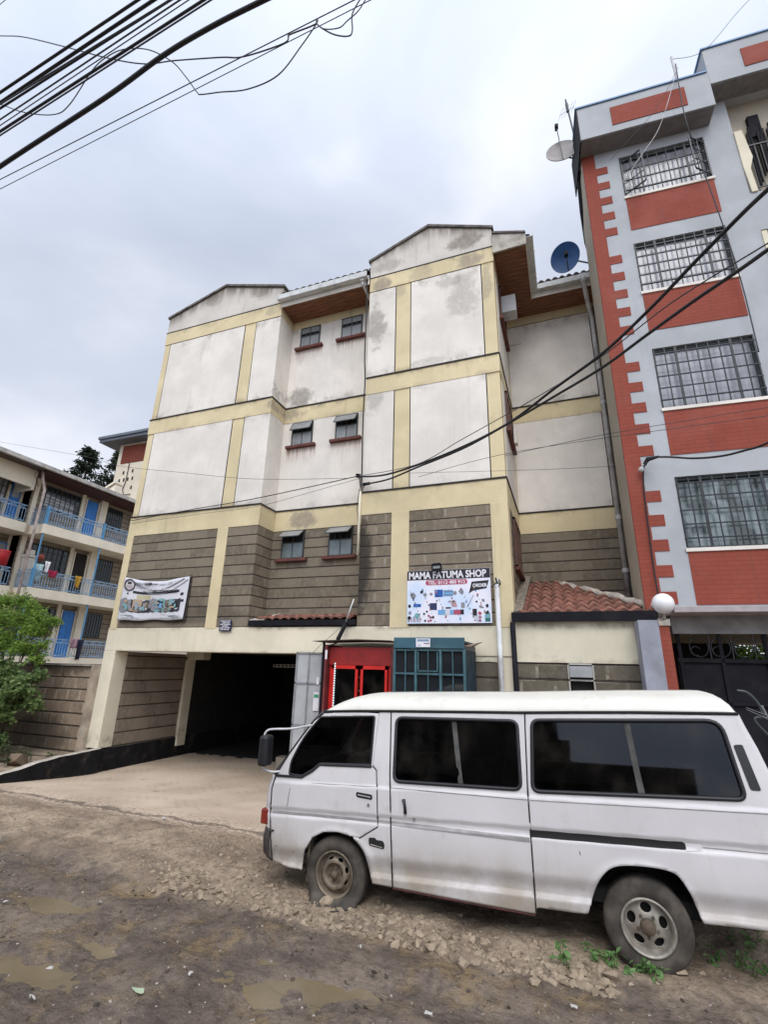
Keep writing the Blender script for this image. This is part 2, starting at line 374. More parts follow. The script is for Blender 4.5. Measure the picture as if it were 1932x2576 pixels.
# van
def vanpaint(name, base=(.63, .605, .605)):
    g = G(name); x, y, z = g.sep()
    c = g.mix(g.ramp(g.noise(1.6, detail=5), .3, .75), tuple(k*.9 for k in base), base)
    low = g.math('MAXIMUM', g.ramp(z, .22, .75, 1, 0), g.math('MULTIPLY', g.ramp(g.math('ABSOLUTE', g.math('SUBTRACT', g.math('SUBTRACT', z, .40), g.math('MULTIPLY', x, .045))), .03, .07, 1, 0), .55))
    dn = g.ramp(g.noise(2.2, off=4, detail=7, rough=.65), .22, .62)
    c = g.mix(g.math('MULTIPLY', g.math('MULTIPLY', low, dn), .9), c, (.30, .25, .19))
    st = g.noise(1, sc3=(14, 14, 1.1), detail=5)
    c = g.mix(g.ramp(st, .52, .78, 0, .2), c, (.36, .32, .27))
    c = g.mix(g.ramp(g.noise(5, off=13, detail=7, rough=.7), .56, .72, 0, .22), c, (.30, .27, .23))
    c = g.mix(g.ramp(g.noise(30, detail=2, off=7), .72, .78, 0, .5), c, (.25, .2, .16))
    g.bump(g.noise(3.0, off=2, detail=2), .08, .03)
    return g.done(c, g.ramp(dn, 0, 1, .32, .55), spec=.45)
M['van'] = vanpaint('dusty white van paint')
M['vanroof'] = vanpaint('cream white van roof paint', (.70, .68, .61))
M['gap'] = simple('dark panel gap', (.012, .011, .011), .9)
M['rubber'] = simple('black rubber seal', (.012, .012, .014), .5)
def tyre():
    g = G('worn tyre rubber')
    c = g.mix(g.ramp(g.noise(7, detail=6), .3, .75), (.042, .037, .032), (.115, .098, .080))
    g.bump(g.noise(60), .2, .004); return g.done(c, .85, spec=.25)
M['tyre'] = tyre()
M['rim'] = simple('muddy steel rim', (.21, .17, .125), .6, .35, 12, metal=.3, dirt=(.12, .09, .06), dirtamt=.8)
M['rimdark'] = simple('brown rusty hub', (.11, .08, .055), .75, .4, 14)
M['alloy'] = simple('dusty silver alloy', (.33, .30, .255), .5, .3, 12, metal=.35, dirt=(.18, .15, .11), dirtamt=.7)
M['tvan'] = None
def vang(nm, tv):
    g = G(nm)
    tr = g.n('ShaderNodeBsdfTransparent'); tr.inputs[0].default_value = (tv, tv*.97, tv, 1)
    gl = g.n('ShaderNodeBsdfGlossy'); gl.inputs['Roughness'].default_value = .03; gl.inputs['Color'].default_value = (.62, .65, .72, 1)
    fr = g.n('ShaderNodeFresnel'); fr.inputs['IOR'].default_value = 1.5
    mx = g.n('ShaderNodeMixShader'); g.l(fr.outputs[0], mx.inputs[0]); g.l(tr.outputs[0], mx.inputs[1]); g.l(gl.outputs[0], mx.inputs[2])
    df = g.n('ShaderNodeBsdfDiffuse'); df.inputs[0].default_value = (.25, .22, .18, 1)
    m2 = g.n('ShaderNodeMixShader'); g.l(g.ramp(g.noise(2.5, detail=6), .45, .9, 0, .10), m2.inputs[0]); g.l(mx.outputs[0], m2.inputs[1]); g.l(df.outputs[0], m2.inputs[2])
    g.l(m2.outputs[0], g.out.inputs['Surface']); return g.m
M['tvan'] = vang('tinted van glass', .10); M['farvan'] = vang('dark van glass', .035)
M['chrome'] = simple('white painted tube', (.55, .55, .55), .4, .15)
M['amber'] = simple('red amber lens', (.22, .03, .018), .25, .3, 20)
M['lens'] = simple('clear lamp lens', (.5, .5, .5), .15, .2, 20)

# ------------------------------------------------------------------ numpy noise
_T = {}
def vnoise(x, y, seed=0, f=1.0):
    if seed not in _T: _T[seed] = np.random.RandomState(seed).rand(128, 128)
    T = _T[seed]
    x = np.asarray(x)*f+37.3; y = np.asarray(y)*f+51.7
    xi = np.floor(x).astype(int); yi = np.floor(y).astype(int); fx = x-xi; fy = y-yi
    fx = fx*fx*(3-2*fx); fy = fy*fy*(3-2*fy)
    a = T[xi % 128, yi % 128]; b = T[(xi+1) % 128, yi % 128]; c = T[xi % 128, (yi+1) % 128]; d = T[(xi+1) % 128, (yi+1) % 128]
    return (a*(1-fx)+b*fx)*(1-fy)+(c*(1-fx)+d*fx)*fy-.5
def fbm(x, y, seed=0, f=1.0, o=4, g=.5):
    s = 0; a = 1
    for i in range(o): s = s+a*vnoise(x, y, seed+i, f*2**i); a *= g
    return s
def sstep(a, b, t): t = np.clip((t-a)/(b-a), 0, 1); return t*t*(3-2*t)
PUD = [(-4.95, 4.05, .42, .17), (-3.75, 3.72, .30, .11), (-3.9, 3.30, .45, .13), (-2.35, 3.78, .55, .20), (-1.9, 3.95, .28, .10), (-5.9, 3.7, .5, .2), (-1.15, 3.45, .5, .12)]
def edge_y(x): return 4.72+.12*fbm(x, x*0, 3, .8, 3)+.18*sstep(-.2, 1.4, x)+.25*sstep(-4.5, -8, x)
def height(x, y):
    x = np.asarray(x, float); y = np.asarray(y, float)
    ey = edge_y(x)
    t = sstep(-.12, .10, y-ey)                         # 0 road, 1 verge
    road = -.065+.026*fbm(x, y, 21, 1.1, 5, .55)+.030*fbm(x, y, 51, 5, 4, .6)-.022*np.exp(-((y-4.12-.15*fbm(x, x*0, 5, .5, 2))/.16)**2)
    for px, py, rx, ry in PUD:
        d = ((x-px)/rx)**2+((y-py)/ry)**2; road = road-.045*np.exp(-d*1.2)
    verge = .006-.05*sstep(-3.9, -2.8, x)*(1-sstep(5.5, 6.05, y))+.045*fbm(x, y, 31, 1.6, 6, .62)+.03*np.abs(fbm(x, y, 61, 7, 3))
    t2 = sstep(6.12+.1*0, 6.2, y+.09*fbm(x, y, 71, 2.5, 4))
    drv = -.005-.25*sstep(6.1, 9.1, y)+.006*fbm(x, y, 81, 1, 3)
    h = road*(1-t)+verge*t
    left = (1-sstep(-10.28, -10.20, x))*sstep(5.6, 6.3, y)     # soil bed left of the kerb
    h = h*(1-t2)+drv*t2
    h = h*(1-left)+left*(.03+.05*fbm(x, y, 91, 1.5, 4)+.06*sstep(8, 9, y))
    return h

# ================================================================== ground
def terrain(name, xs, ys, sel, mat):
    X, Y = np.meshgrid(xs, ys, indexing='ij'); Z = height(X, Y); nx, ny = X.shape
    V = np.stack([X.ravel(), Y.ravel(), Z.ravel()], 1)
    i, j = np.meshgrid(np.arange(nx-1), np.arange(ny-1), indexing='ij')
    cx = (X[:-1, :-1]+X[1:, 1:])/2; cy = (Y[:-1, :-1]+Y[1:, 1:])/2
    keep = sel(cx, cy); i = i[keep]; j = j[keep]
    F = np.stack([i*ny+j, (i+1)*ny+j, (i+1)*ny+j+1, i*ny+j+1], 1)
    used, inv = np.unique(F.ravel(), return_inverse=True)
    me = bpy.data.meshes.new(name); me.from_pydata(V[used].tolist(), [], inv.reshape(F.shape).tolist())
    me.polygons.foreach_set('use_smooth', [True]*len(F)); me.materials.append(mat); me.update()
    o = bpy.data.objects.new(name, me); COL.objects.link(o); tag(o, kind='structure'); return o
def earth():
    """muddy road and drier verge in one soil: the border wanders with noise"""
    g = G('road mud and verge earth'); x, y, z = g.sep()
    e = g.math('SUBTRACT', y, 4.70); e = g.math('SUBTRACT', e, g.ramp(x, -.2, 1.4, 0, .35)); e = g.math('SUBTRACT', e, g.ramp(x, -8, -4.5, .25, 0))
    e = g.math('ADD', e, g.math('MULTIPLY', g.math('SUBTRACT', g.noise(1.1, detail=6, rough=.6), .5), 1.1)); e = g.math('ADD', e, g.math('MULTIPLY', g.math('SUBTRACT', g.noise(9, detail=5, off=3), .5), .45))
    t = g.ramp(e, -.16, .16)
    a = g.noise(.9, detail=8, rough=.65); b = g.noise(2.4, off=5, detail=7, rough=.65); c3 = g.noise(13, off=9, detail=6, rough=.72); sm = g.noise(1, sc3=(1.1, 7, 1), detail=6, off=6)
    m = g.mix(g.ramp(a, .38, .62), (.108, .081, .062), (.205, .16, .122))
    m = g.mix(g.ramp(b, .50, .66, 0, .75), m, (.25, .175, .088))
    m = g.mix(g.ramp(sm, .5, .7, 0, .6), m, (.075, .058, .047))
    m = g.mix(g.ramp(c3, .46, .68, 0, .7), m, (.052, .041, .034))
    m = g.mix(g.ramp(g.noise(46, off=1, detail=3), .64, .74, 0, .7), m, (.32, .28, .23))
    d = g.mix(g.ramp(g.noise(1.5, detail=7, rough=.62, off=2), .35, .68), (.23, .172, .12), (.42, .33, .235))
    d = g.mix(g.ramp(g.noise(5, detail=6, off=8, rough=.66), .50, .68, 0, .65), d, (.125, .09, .064))
    d = g.mix(g.ramp(g.noise(26, off=5, detail=6, rough=.7), .46, .68, 0, .6), d, (.11, .08, .058))
    d = g.mix(g.ramp(g.noise(60, off=3, detail=2), .64, .73, 0, .8), d, (.47, .39, .30))
    c = g.mix(t, m, d)
    wet = g.ramp(b, .38, .60, .60, .20)
    r = g.n('ShaderNodeMix'); g.l(t, r.inputs[0]); g.l(wet, r.inputs[2]); r.inputs[3].default_value = .95
    g.bump(g.math('ADD', c3, g.math('MULTIPLY', g.noise(4.5, off=11, detail=6, rough=.65), 1.6)), 1.0, .035)
    return g.done(c, r.outputs[0], spec=.35)
def mud():
    g = G('wet muddy road')
    a = g.noise(.9, detail=7, rough=.62); b = g.noise(2.2, off=5, detail=6, rough=.6); c3 = g.noise(12, off=9, detail=5, rough=.7)
    c = g.mix(g.ramp(a, .35, .68), (.105, .082, .066), (.185, .15, .12))
    c = g.mix(g.ramp(b, .52, .70, 0, .7), c, (.22, .155, .08))
    c = g.mix(g.ramp(c3, .5, .72, 0, .55), c, (.048, .040, .036))
    c = g.mix(g.ramp(g.noise(38, off=1, detail=3), .66, .76, 0, .8), c, (.3, .26, .22))
    g.bump(c3, .6, .02); 
    return g.done(c, g.ramp(b, .45, .65, .75, .34), spec=.45)
def dirt():
    g = G('dry brown earth')
    a = g.noise(1.4, detail=7, rough=.62); b = g.noise(22, off=5, detail=5, rough=.7)
    c = g.mix(g.ramp(a, .35, .7), (.19, .142, .10), (.35, .27, .19))
    c = g.mix(g.ramp(b, .45, .7, 0, .6), c, (.10, .075, .055))
    c = g.mix(g.ramp(g.noise(60, off=3, detail=2), .66, .74, 0, .8), c, (.42, .36, .30))
    g.bump(b, .9, .025); return g.done(c, .95, spec=.15)
def drive():
    g = G('dusty paved driveway'); x, y, z = g.sep()
    a = g.noise(.8, detail=6); b = g.noise(30, off=2, detail=4)
    c = g.mix(g.ramp(a, .3, .7), (.46, .365, .275), (.60, .485, .375))
    bk = g.n('ShaderNodeTexBrick'); bk.inputs['Scale'].default_value = 1; bk.inputs['Brick Width'].default_value = .21; bk.inputs['Row Height'].default_value = .105; bk.inputs['Mortar Size'].default_value = .006
    g.l(g.P(), bk.inputs['Vector'])
    vis = g.math('MULTIPLY', bk.outputs['Fac'], g.ramp(g.noise(1.1, off=7, detail=3), .46, .64, .10, .8))
    c = g.mix(vis, c, (.13, .095, .065))
    c = g.mix(g.ramp(g.noise(2.6, off=9, detail=7, rough=.7), .6, .72, 0, .45), c, (.13, .1, .075))
    c = g.mix(g.ramp(b, .55, .8, 0, .35), c, (.16, .12, .09))
    yy = g.math('ADD', y, g.math('MULTIPLY', g.math('SUBTRACT', g.noise(2.2, off=4, detail=7, rough=.68), .5), .8))
    c = g.mix(g.ramp(yy, 6.15, 6.42, .8, 0), c, (.25, .19, .135)); c = g.mix(g.ramp(g.math('ABSOLUTE', g.math('SUBTRACT', yy, 6.42)), .02, .09, .75, 0), c, (.09, .07, .052)); c = g.mix(g.math('MULTIPLY', g.ramp(yy, 6.15, 7.3, .8, 0), g.ramp(g.noise(24, off=6, detail=5), .48, .66)), c, (.10, .075, .055))
    g.bump(g.math('SUBTRACT', g.math('MULTIPLY', b, .4), vis), .4, .01); return g.done(c, .92, spec=.15)
M['mud'] = earth(); M['dirt'] = M['mud']; M['drive'] = drive()
ex = lambda X: edge_y(X)
isroad = lambda X, Y: Y < ex(X)
isdrv = lambda X, Y: (Y+.09*fbm(X, Y, 71, 2.5, 4) > 6.16) & (X > -10.2)
xs = np.arange(-10.5, 3.61, .03); ys = np.linspace(2.2, 6.61, 148)
terrain('road', xs, ys, lambda X, Y: isroad(X, Y), M['mud'])
terrain('dirt_verge', xs, ys, lambda X, Y: ~isroad(X, Y) & ~isdrv(X, Y), M['dirt'])
terrain('driveway', xs, ys, isdrv, M['drive'])
o = terrain('driveway', xs, np.arange(6.61, 12.3, .12), lambda X, Y: (X > -10.2) & (Y < 12.1), M['drive'])
terrain('garage_floor', np.arange(-10.2, -4.9, .3), np.arange(12.0, 17.2, .3), lambda X, Y: X > -20, M['interior'])  # deep end of the floor, its shade put into a near black colour
terrain('soil_bed', np.arange(-20, -10.05, .1), np.arange(5.2, 9.6, .1), lambda X, Y: (X < -10.45) | (Y > 6.58), M['dirt'])
gd = MB(); gd.add([(-900, -900, -.36), (900, -900, -.36), (900, 900, -.36), (-900, 900, -.36)], [(0, 1, 2, 3)])
tag(gd.build('ground', M['dirt']), kind='structure')
# outer road / soil skirts reaching past the detailed sheets
sk = MB(); sk.add([(-60, -20, -.10), (40, -20, -.10), (40, 2.2, -.10), (-60, 2.2, -.10)], [(0, 1, 2, 3)])
sk.add([(3.6, 2.2, -.10), (40, 2.2, -.10), (40, 4.9, -.10), (3.6, 4.9, -.10)], [(0, 1, 2, 3)]); sk.add([(-60, 2.2, -.10), (-10.5, 2.2, -.10), (-10.5, 5.2, -.10), (-60, 5.2, -.10)], [(0, 1, 2, 3)])
tag(sk.build('road', M['mud']), kind='structure')
sk = MB(); sk.add([(3.6, 4.9, 0), (40, 4.9, 0), (40, 8.8, 0), (3.6, 8.8, 0)], [(0, 1, 2, 3)]); tag(sk.build('dirt_verge', M['dirt']), kind='structure')
def water():
    g = G('murky brown puddle water')
    c = g.mix(g.ramp(g.noise(1.8, detail=5), .35, .7), (.17, .13, .075), (.24, .185, .11))
    g.bump(g.noise(6, detail=2), .04, .01); tr = g.n('ShaderNodeBsdfTransparent'); mx = g.n('ShaderNodeMixShader'); mx.inputs[0].default_value = .82; g.done(c, .18, spec=.5); g.l(tr.outputs[0], mx.inputs[1]); g.l(g.b.outputs[0], mx.inputs[2]); g.l(mx.outputs[0], g.out.inputs['Surface']); return g.m
M['water'] = water()
for k, (px, py, rx, ry) in enumerate(PUD):
    mb = MB(); mb.add([(px+rx*1.7*cos(a*pi/14), py+ry*1.7*sin(a*pi/14), -.094+.0015*k) for a in range(28)], [list(range(28))])
    tag(mb.build('puddle_water', M['water']), kind='structure')
# kerb beside the driveway
def smoothk(p):
    out = []
    for i in range(len(p)-1):
        for k in range(4): t = k/4; q = [a+(b-a)*t for a, b in zip(p[i], p[i+1])]; out.append((q[0]+.008*float(vnoise(i+t, 0, 5, 2)), q[1], q[2]+.022*float(vnoise(i+t, 3, 6, 2))))
    return out+[p[-1]]
kp = smoothk([(-10.10, 9.02, .25), (-10.12, 8.5, .235), (-10.10, 8.0, .21), (-10.03, 7.5, .18), (-9.96, 7.1, .135), (-9.97, 6.8, .10), (-10.06, 6.5, .05), (-10.22, 6.2, .0), (-10.45, 5.8, -.05)])
k1 = MB(); k2 = MB(); vs = []
for i, (x, y, z) in enumerate(kp):
    t = Vector(kp[min(i+1, len(kp)-1)])-Vector(kp[max(i-1, 0)]); t.z = 0; t.normalize(); nn = Vector((-t.y, t.x, 0))
    if nn.x < 0: nn = -nn
    a = Vector((x, y, 0)); wv = -nn*.17
    vs.append((a, a+wv, z))
for i in range(len(vs)-1):
    (a, b, z), (a2, b2, z2) = vs[i], vs[i+1]
    k1.add([(a.x, a.y, z), (a2.x, a2.y, z2), (b2.x, b2.y, z2), (b.x, b.y, z)], [(0, 1, 2, 3)])
    k1.add([(b.x, b.y, z), (b2.x, b2.y, z2), (b2.x, b2.y, -.4), (b.x, b.y, -.4)], [(0, 1, 2, 3)])
    k2.add([(a.x, a.y, z-.002), (a2.x, a2.y, z2-.002), (a2.x, a2.y, -.4), (a.x, a.y, -.4)], [(0, 1, 2, 3)])
kr = thing('kerb', 'low concrete kerb with its driveway side painted black, curving out from the garage column', 'kerb', (-10, 7.5, 0))
k1.build('kerb_top', M['cement'], kr); k2.build('kerb_face', simple('scuffed black kerb paint', (.012, .012, .014), .8, .3, 4, bump=.4, dirt=(.17, .13, .095), dirtamt=.55, spec=.2), kr)
# ================================================================== main building
XL0, XL1, XR0, XR1 = -10.5, -6.53, -3.93, -.88
YF, YR1, YR2 = 9.0, 9.65, 11.45
ZB0, ZB = 2.37, 2.9                       # beam
Z1a, Z1, Z2a, Z2, Z3a, Z3 = 5.22, 5.75, 8.15, 8.61, 11.09, 11.53
ZE, ZA = 12.06, 12.66                     # gable shoulders, apex
B = thing('apartment_building', 'four storey walk-up with white panels, pale yellow bands and a dark garage opening', 'building', ((XL0+XR1)/2, YF, 0))
def front(mb, x0, x1, z0, z1, y, d=.05, mi=0): mb.box(x0, x1, y, y+d, z0, z1, mi)
# --- core walls (yellow)
c = MB()
def gab(x0, x1): m = (x0+x1)/2; return [(x0, ZB), (x1, ZB), (x1, ZE), (m+.05, ZA), (m-.05, ZA), (x0, ZE)]
c.prism(gab(XL0, XL1), 'y', YF, 16); c.prism(gab(XR0, XR1), 'y', YF, 16)
c.box(XL1, XR0, YR1, 16, ZB, 11.4)
c.box(XR1, 1.9, YR2, 16, 0, 11.4)
c.build('wall', M['yellow'], B)
# ground storey: column, beam, garage walls, shop wall
c = MB()
c.box(XL0-.06, -10.19, YF-.02, 9.36, .24, ZB0); c.box(XL0-.06, XR1, YF-.02, YF+.5, ZB0+.0, ZB-.0)
c.box(-5.2, -1.6, YF, YF+.3, -.3, ZB0); c.box(-1.2, XR1+.002, YF+.001, YR2, -.3, ZB0)
c.box(-1.6, -1.2, YF, YF+.3, 2.27, ZB0)
c.box(-10.5, -10.12, 11.38, 11.7, .0, 2.3)
c.build('ground_floor_wall', M['cream'], B, bevel=.012)
c = MB(); c.box(-1.6, -1.2, YF+.02, YF+.3, -.3, 2.268); c.build('stone_wall', M['lowstone'], B)
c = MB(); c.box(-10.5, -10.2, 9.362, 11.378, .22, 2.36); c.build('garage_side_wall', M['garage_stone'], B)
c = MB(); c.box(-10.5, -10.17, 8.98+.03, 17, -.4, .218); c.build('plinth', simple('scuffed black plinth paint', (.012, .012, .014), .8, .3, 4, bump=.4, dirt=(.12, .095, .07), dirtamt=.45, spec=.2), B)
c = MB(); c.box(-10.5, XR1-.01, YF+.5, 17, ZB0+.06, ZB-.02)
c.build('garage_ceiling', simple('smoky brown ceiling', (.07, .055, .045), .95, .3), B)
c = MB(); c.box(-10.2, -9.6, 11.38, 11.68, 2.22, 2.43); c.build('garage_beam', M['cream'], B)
c = MB(); c.box(-10.5, -5.2, 16.6, 17, -.4, 2.5); c.box(-5.2, -4.9, 9.3, 17, -.4, 2.5); c.box(-10.5, -10.2, 11.72, 17, -.3, 2.5); c.build('garage_inner_wall', M['interior'], B)  # walls coloured near black in place of the garage's deep shade
mb = MB(); mb.box(-9.1, -8.1, 14.15, 14.2, 2.06, 2.16)
for k in range(7): mb.box(-9.05+k*.14, -8.97+k*.14, 14.14, 14.149, 2.09, 2.14, 1)
mb.build('lintel_vent', [M['white'], M['interior']], B)
# --- stone overlays storey 1 (0.8 cm proud of the core, pilasters and bands stand further out)
c = MB()
front(c, XL0+.005, XL1-.0, ZB, Z1a, YF-.008, .03); c.build('stone_facing', M['stone_left'], B)
c = MB(); front(c, XR0+.0, XR1-.25, ZB, Z1a, YF-.008, .03); c.build('stone_facing', M['stone'], B)
c = MB(); front(c, XL1+.01, XR0-.001, ZB, Z1a, YR1-.008, .03); front(c, XR1+.01, 1.24, 2.9, Z1a, YR2-.008, .03); c.build('stone_facing', M['stone_recess'], B)
c = MB(); c.box(XL1-.02, XL1+.008, YF-.006, YR1-.009, ZB, Z1a); c.box(XR1-.02, XR1+.008, YF+.33, YR2-.009, 2.9, Z1a); c.build('stone_facing', M['stone_side'], B)
# --- pilasters
c = MB()
for x0, x1 in ((XL0-.012, -10.3), (-7.65, -7.35), (-3.23, -2.85), (-1.2, XR1+.012)): front(c, x0, x1, ZB-.03, Z1a, YF-.028, .04)
c.box(XR1-.02, XR1+.012, YF-.0, YF+.33, ZB-.03, Z1a)
c.build('pilaster', M['yellow'], B, bevel=.006)
# --- bands
c = MB(); dk = MB()
for za, zb in ((Z1a, Z1), (Z2a, Z2), (Z3a, Z3)):
    for x0, x1, y in ((XL0-.015, XL1+.02, YF-.02), (XL1+.02, XR0, YR1-.02), (XR0, XR1+.015, YF-.02), (XR1+.015, 1.6, YR2-.02)):
        if za == Z3a and y > 9.3: zb_ = 11.37
        else: zb_ = zb
        front(c, x0, x1, za, zb_-.035, y, .04)
        if zb_ == zb: front(dk, x0-.004, x1+.004, zb-.035, zb, y-.018 if za != Z3a else y-.004, .05)
    for X_, y1 in ((XL1, YR1), (XR1, YR2)):
        c.box(X_-.02, X_+.014, YF, y1, za, (zb if za != Z3a else 11.3)-.035)
        if za != Z3a: dk.box(X_-.02, X_+.034, YF-.03, y1, zb-.035, zb)
# vertical yellow strips of upper storeys are core showing between panels
c.build('band', M['yellow'], B); dk.build('band_edge', M['groove'], B)
# --- white panels with dark grooves
gr = MB()
def panel(x0, x1, z0, z1, y, groove=(1, 1, 1, 1)):
    m = MB(); front(m, x0, x1, z0, z1, y-.010, .02); m.build('plaster_panel', M['white'], B)
    g_ = .022; l, r, b, t = groove
    if l: front(gr, x0-g_, x0, z0, z1, y-.005, .02)
    if r: front(gr, x1, x1+g_, z0, z1, y-.005, .02)
    if b: front(gr, x0-g_*l, x1+g_*r, z0-g_, z0, y-.005, .02)
    if t: front(gr, x0-g_*l, x1+g_*r, z1, z1+g_, y-.005, .02)
for z0, z1, top in ((Z1, Z2a, 0), (Z2, Z3a-.02, 1)):
    panel(-10.28, -7.67, z0, z1, YF, (1, 1, 0, top)); panel(-7.28, XL1-.0, z0, z1, YF, (1, 0, 0, top))
    panel(XR0+.0, -3.24, z0, z1, YF, (0, 1, 0, top)); panel(-2.84, -1.17, z0, z1, YF, (1, 1, 0, top))
    panel(XR1+.03, 1.21, z0, z1, YR2, (0, 1, 1, 1))
gr.build('groove', M['groove'], B)
def holes_panel(name, x0, x1, z0, z1, y, holes, mat):
    """wall panel around window openings"""
    m = MB(); cur = x0
    for hx0, hx1, hz0, hz1 in holes:
        front(m, cur, hx0, z0, z1, y, .02); front(m, hx0, hx1, z0, hz0, y, .02)
        if hz1 < z1: front(m, hx0, hx1, hz1, z1, y, .02)
        cur = hx1
    front(m, cur, x1, z0, z1, y, .02); return m.build(name, mat, B)
W1 = [(-6.24, -5.64), (-4.99, -4.39)]
for z0, z1, hz0, hz1 in ((Z1, Z2a, 7.46, 8.11), (Z2, Z3a, 10.42, 11.06)):
    holes_panel('plaster_panel', XL1+.01, XR0-.001, z0, z1, YR1-.012, [(a, b, hz0, hz1) for a, b in W1], M['white'])
# side faces of blocks
c = MB()
for z0, z1 in ((Z1, Z2a), (Z2, Z3a)):
    c.box(XL1-.02, XL1+.010, YF-.009, YR1-.013, z0, z1); c.box(XR1-.02, XR1+.010, YF+.32, YR2-.013, z0, z1)
c.build('side_plaster', M['white'], B)
# gable skins
c = MB()
for x0, x1 in ((XL0, XL1), (XR0, XR1)):
    m_ = (x0+x1)/2; c.prism([(x0-.004, Z3), (x1+.004, Z3), (x1+.004, ZE), (m_+.05, ZA), (m_-.05, ZA), (x0-.004, ZE)], 'y', YF-.012, YF+.05)
c.build('gable_wall', M['gable'], B)
c = MB()
for x0, x1 in ((XL0, XL1), (XR0, XR1)):
    m_ = (x0+x1)/2; t = .07
    for p in ([(x0-.05, ZE-.03), (m_, ZA), (m_, ZA+t), (x0-.05, ZE-.03+t)], [(m_, ZA), (x1+.05, ZE-.03), (x1+.05, ZE-.03+t), (m_, ZA+t)]): c.prism(p, 'y', YF-.05, YF+.22)
c.build('gable_coping', simple('grimy coping', (.13, .115, .10), .9, .5, 7, dirt=(.03, .03, .03), dirtamt=.8), B)
# --- roofs behind gables
def tileslab(mb, P, u, v, lu, lv, period=.2, amp=.018, step=.33, th=.03, mi=0, tri=None):
    """wavy tile sheet: origin P, across u (waves), down-slope v; tri(a,b) -> keep"""
    u = Vector(u).normalized(); v = Vector(v).normalized(); n_ = u.cross(v).normalized()
    if n_.z < 0: n_ = -n_
    P = Vector(P); nu = max(2, int(lu/period*8)); rows = max(1, int(round(lv/step))); 
    vs = []; fs = []
    for r_ in range(rows):
        b0, b1 = lv*r_/rows, lv*(r_+1)/rows
        base = len(vs)
        for i in range(nu+1):
            a = lu*i/nu; hh = amp*(1-abs(2*((a/period) % 1)-1)**1.6*2)
            vs.append(P+u*a+v*b0+n_*(hh)); vs.append(P+u*a+v*(b1+.015)+n_*(hh+th))
            vs.append(P+u*a+v*(b1+.015)+n_*(hh-.01))
        for i in range(nu):
            am = lu*(i+.5)/nu; bm_ = (b0+b1)/2
            if tri and not tri(am, bm_): continue
            k = base+i*3; fs.append((k, k+3, k+4, k+1)); fs.append((k+1, k+4, k+5, k+2))
    mb.add(vs, fs, mi)
c = MB()
for x0, x1, ov0, ov1 in ((XL0, XL1, .1, .35), (XR0, XR1, .1, .82)):
    m_ = (x0+x1)/2; sl_ = (ZA-ZE)/((x1-x0)/2)
    for sg, ov in ((-1, ov0), (1, ov1)):
        d = Vector((sg, 0, -sl_)); ln = (((x1-x0)/2)+ov)*math.sqrt(1+sl_**2)
        tileslab(c, (m_, YF+.14, ZA+.0), (0, 1, 0), d, 7.2, ln)
c.build('roof', M['rooftile'], B)
# eaves between/right of the blocks
c = MB(); rf = MB(); g2 = MB()
zs0, zs1 = 11.39, 11.33          # soffit at front / at wall
# left recess eave
c.prism([(YF-.04, zs0), (YR1, zs1), (YR1, zs1+.03), (YF-.04, zs0+.03)], 'x', XL1+.012, XR0-.002)
tileslab(rf, (XL1+.01, YR1+2.0, 12.76), (1, 0, 0), (0, -2.75, -1.05), XR0-XL1-.02, 2.95)
# right eave: along the block's flank then along the recess
xg = -.12
c.prism([(XR1+.012, zs1+.02), (xg, zs0-.05), (xg, zs0-.02), (XR1+.012, zs1+.05)], 'y', YF-.04, YR2)
c.prism([(10.78, zs0), (YR2, zs1), (YR2, zs1+.03), (10.78, zs0+.03)], 'x', xg, 1.7)
tileslab(rf, (xg, YR2+1.2, 12.47), (1, 0, 0), (0, -1.9, -.72), 1.75, 2.0, period=.17, amp=.03)
so_ = c.build('soffit', M['timber'], B)
rf.build('roof', M['rooftile'], B)
fb = MB(); fe = MB(); fe.prism([(XR1+.01, 11.27), (xg, 11.28), (xg, 11.58), (XR1+.01, 11.82)], 'y', YF-.07, YF-.03); fe.build('eave_end', simple('weathered eave board', (.40, .37, .32), .9, .35, 5, dirt=(.14, .11, .08), dirtamt=.7), B); fe = MB(); fe.prism([(XR1+.01, 11.82), (xg, 11.58), (xg, 11.63), (XR1+.01, 11.88)], 'y', YF-.10, YF+.1); fe.build('eave_edge', M['rooftile'], B); fb.box(XL1+.02, XR0-.01, YF-.06, YF-.04, 11.32, 11.5); fb.box(xg-.02, xg, YF-.03, 10.78, 11.3, 11.5)
fb.box(xg, 1.5, 10.76, 10.78, 11.32, 11.5); fb.build('fascia', M['white'], B)
def gutter(a, b, name='gutter', r=.075):
    """open box-section gutter along a->b"""
    a = Vector(a); b = Vector(b); d = (b-a).normalized(); s = Vector((0, 0, 1)).cross(d); m = MB()
    pr = [(-.075, .0), (-.085, .14), (-.078, .14), (-.068, .01), (.068, .01), (.078, .14), (.085, .14), (.075, 0)]
    vs = []
    for p in (a, b):
        for q, h in pr: vs.append(p+s*q+Vector((0, 0, h)))
    n = len(pr); m.add(vs, [(i, (i+1) % n, n+(i+1) % n, n+i) for i in range(n)]+[list(range(n)), list(range(2*n-1, n-1, -1))])
    k = int((b-a).length/.9)
    for i in range(k+1):
        c_ = a+(b-a)*(i+.5)/(k+1); m.bar(c_-s*.095+Vector((0, 0, .07)), c_+s*.095+Vector((0, 0, .07)), .03, .15)
    return m.build(name, M['gutter'], B)
gutter((XL1-.02, YF-.14, 11.46), (XR0-.02, YF-.14, 11.46)); gutter((xg+.07, YF-.06, 11.47), (xg+.07, 10.72, 11.47)); gutter((xg+.0, 10.70, 11.46), (1.45, 10.70, 11.46))
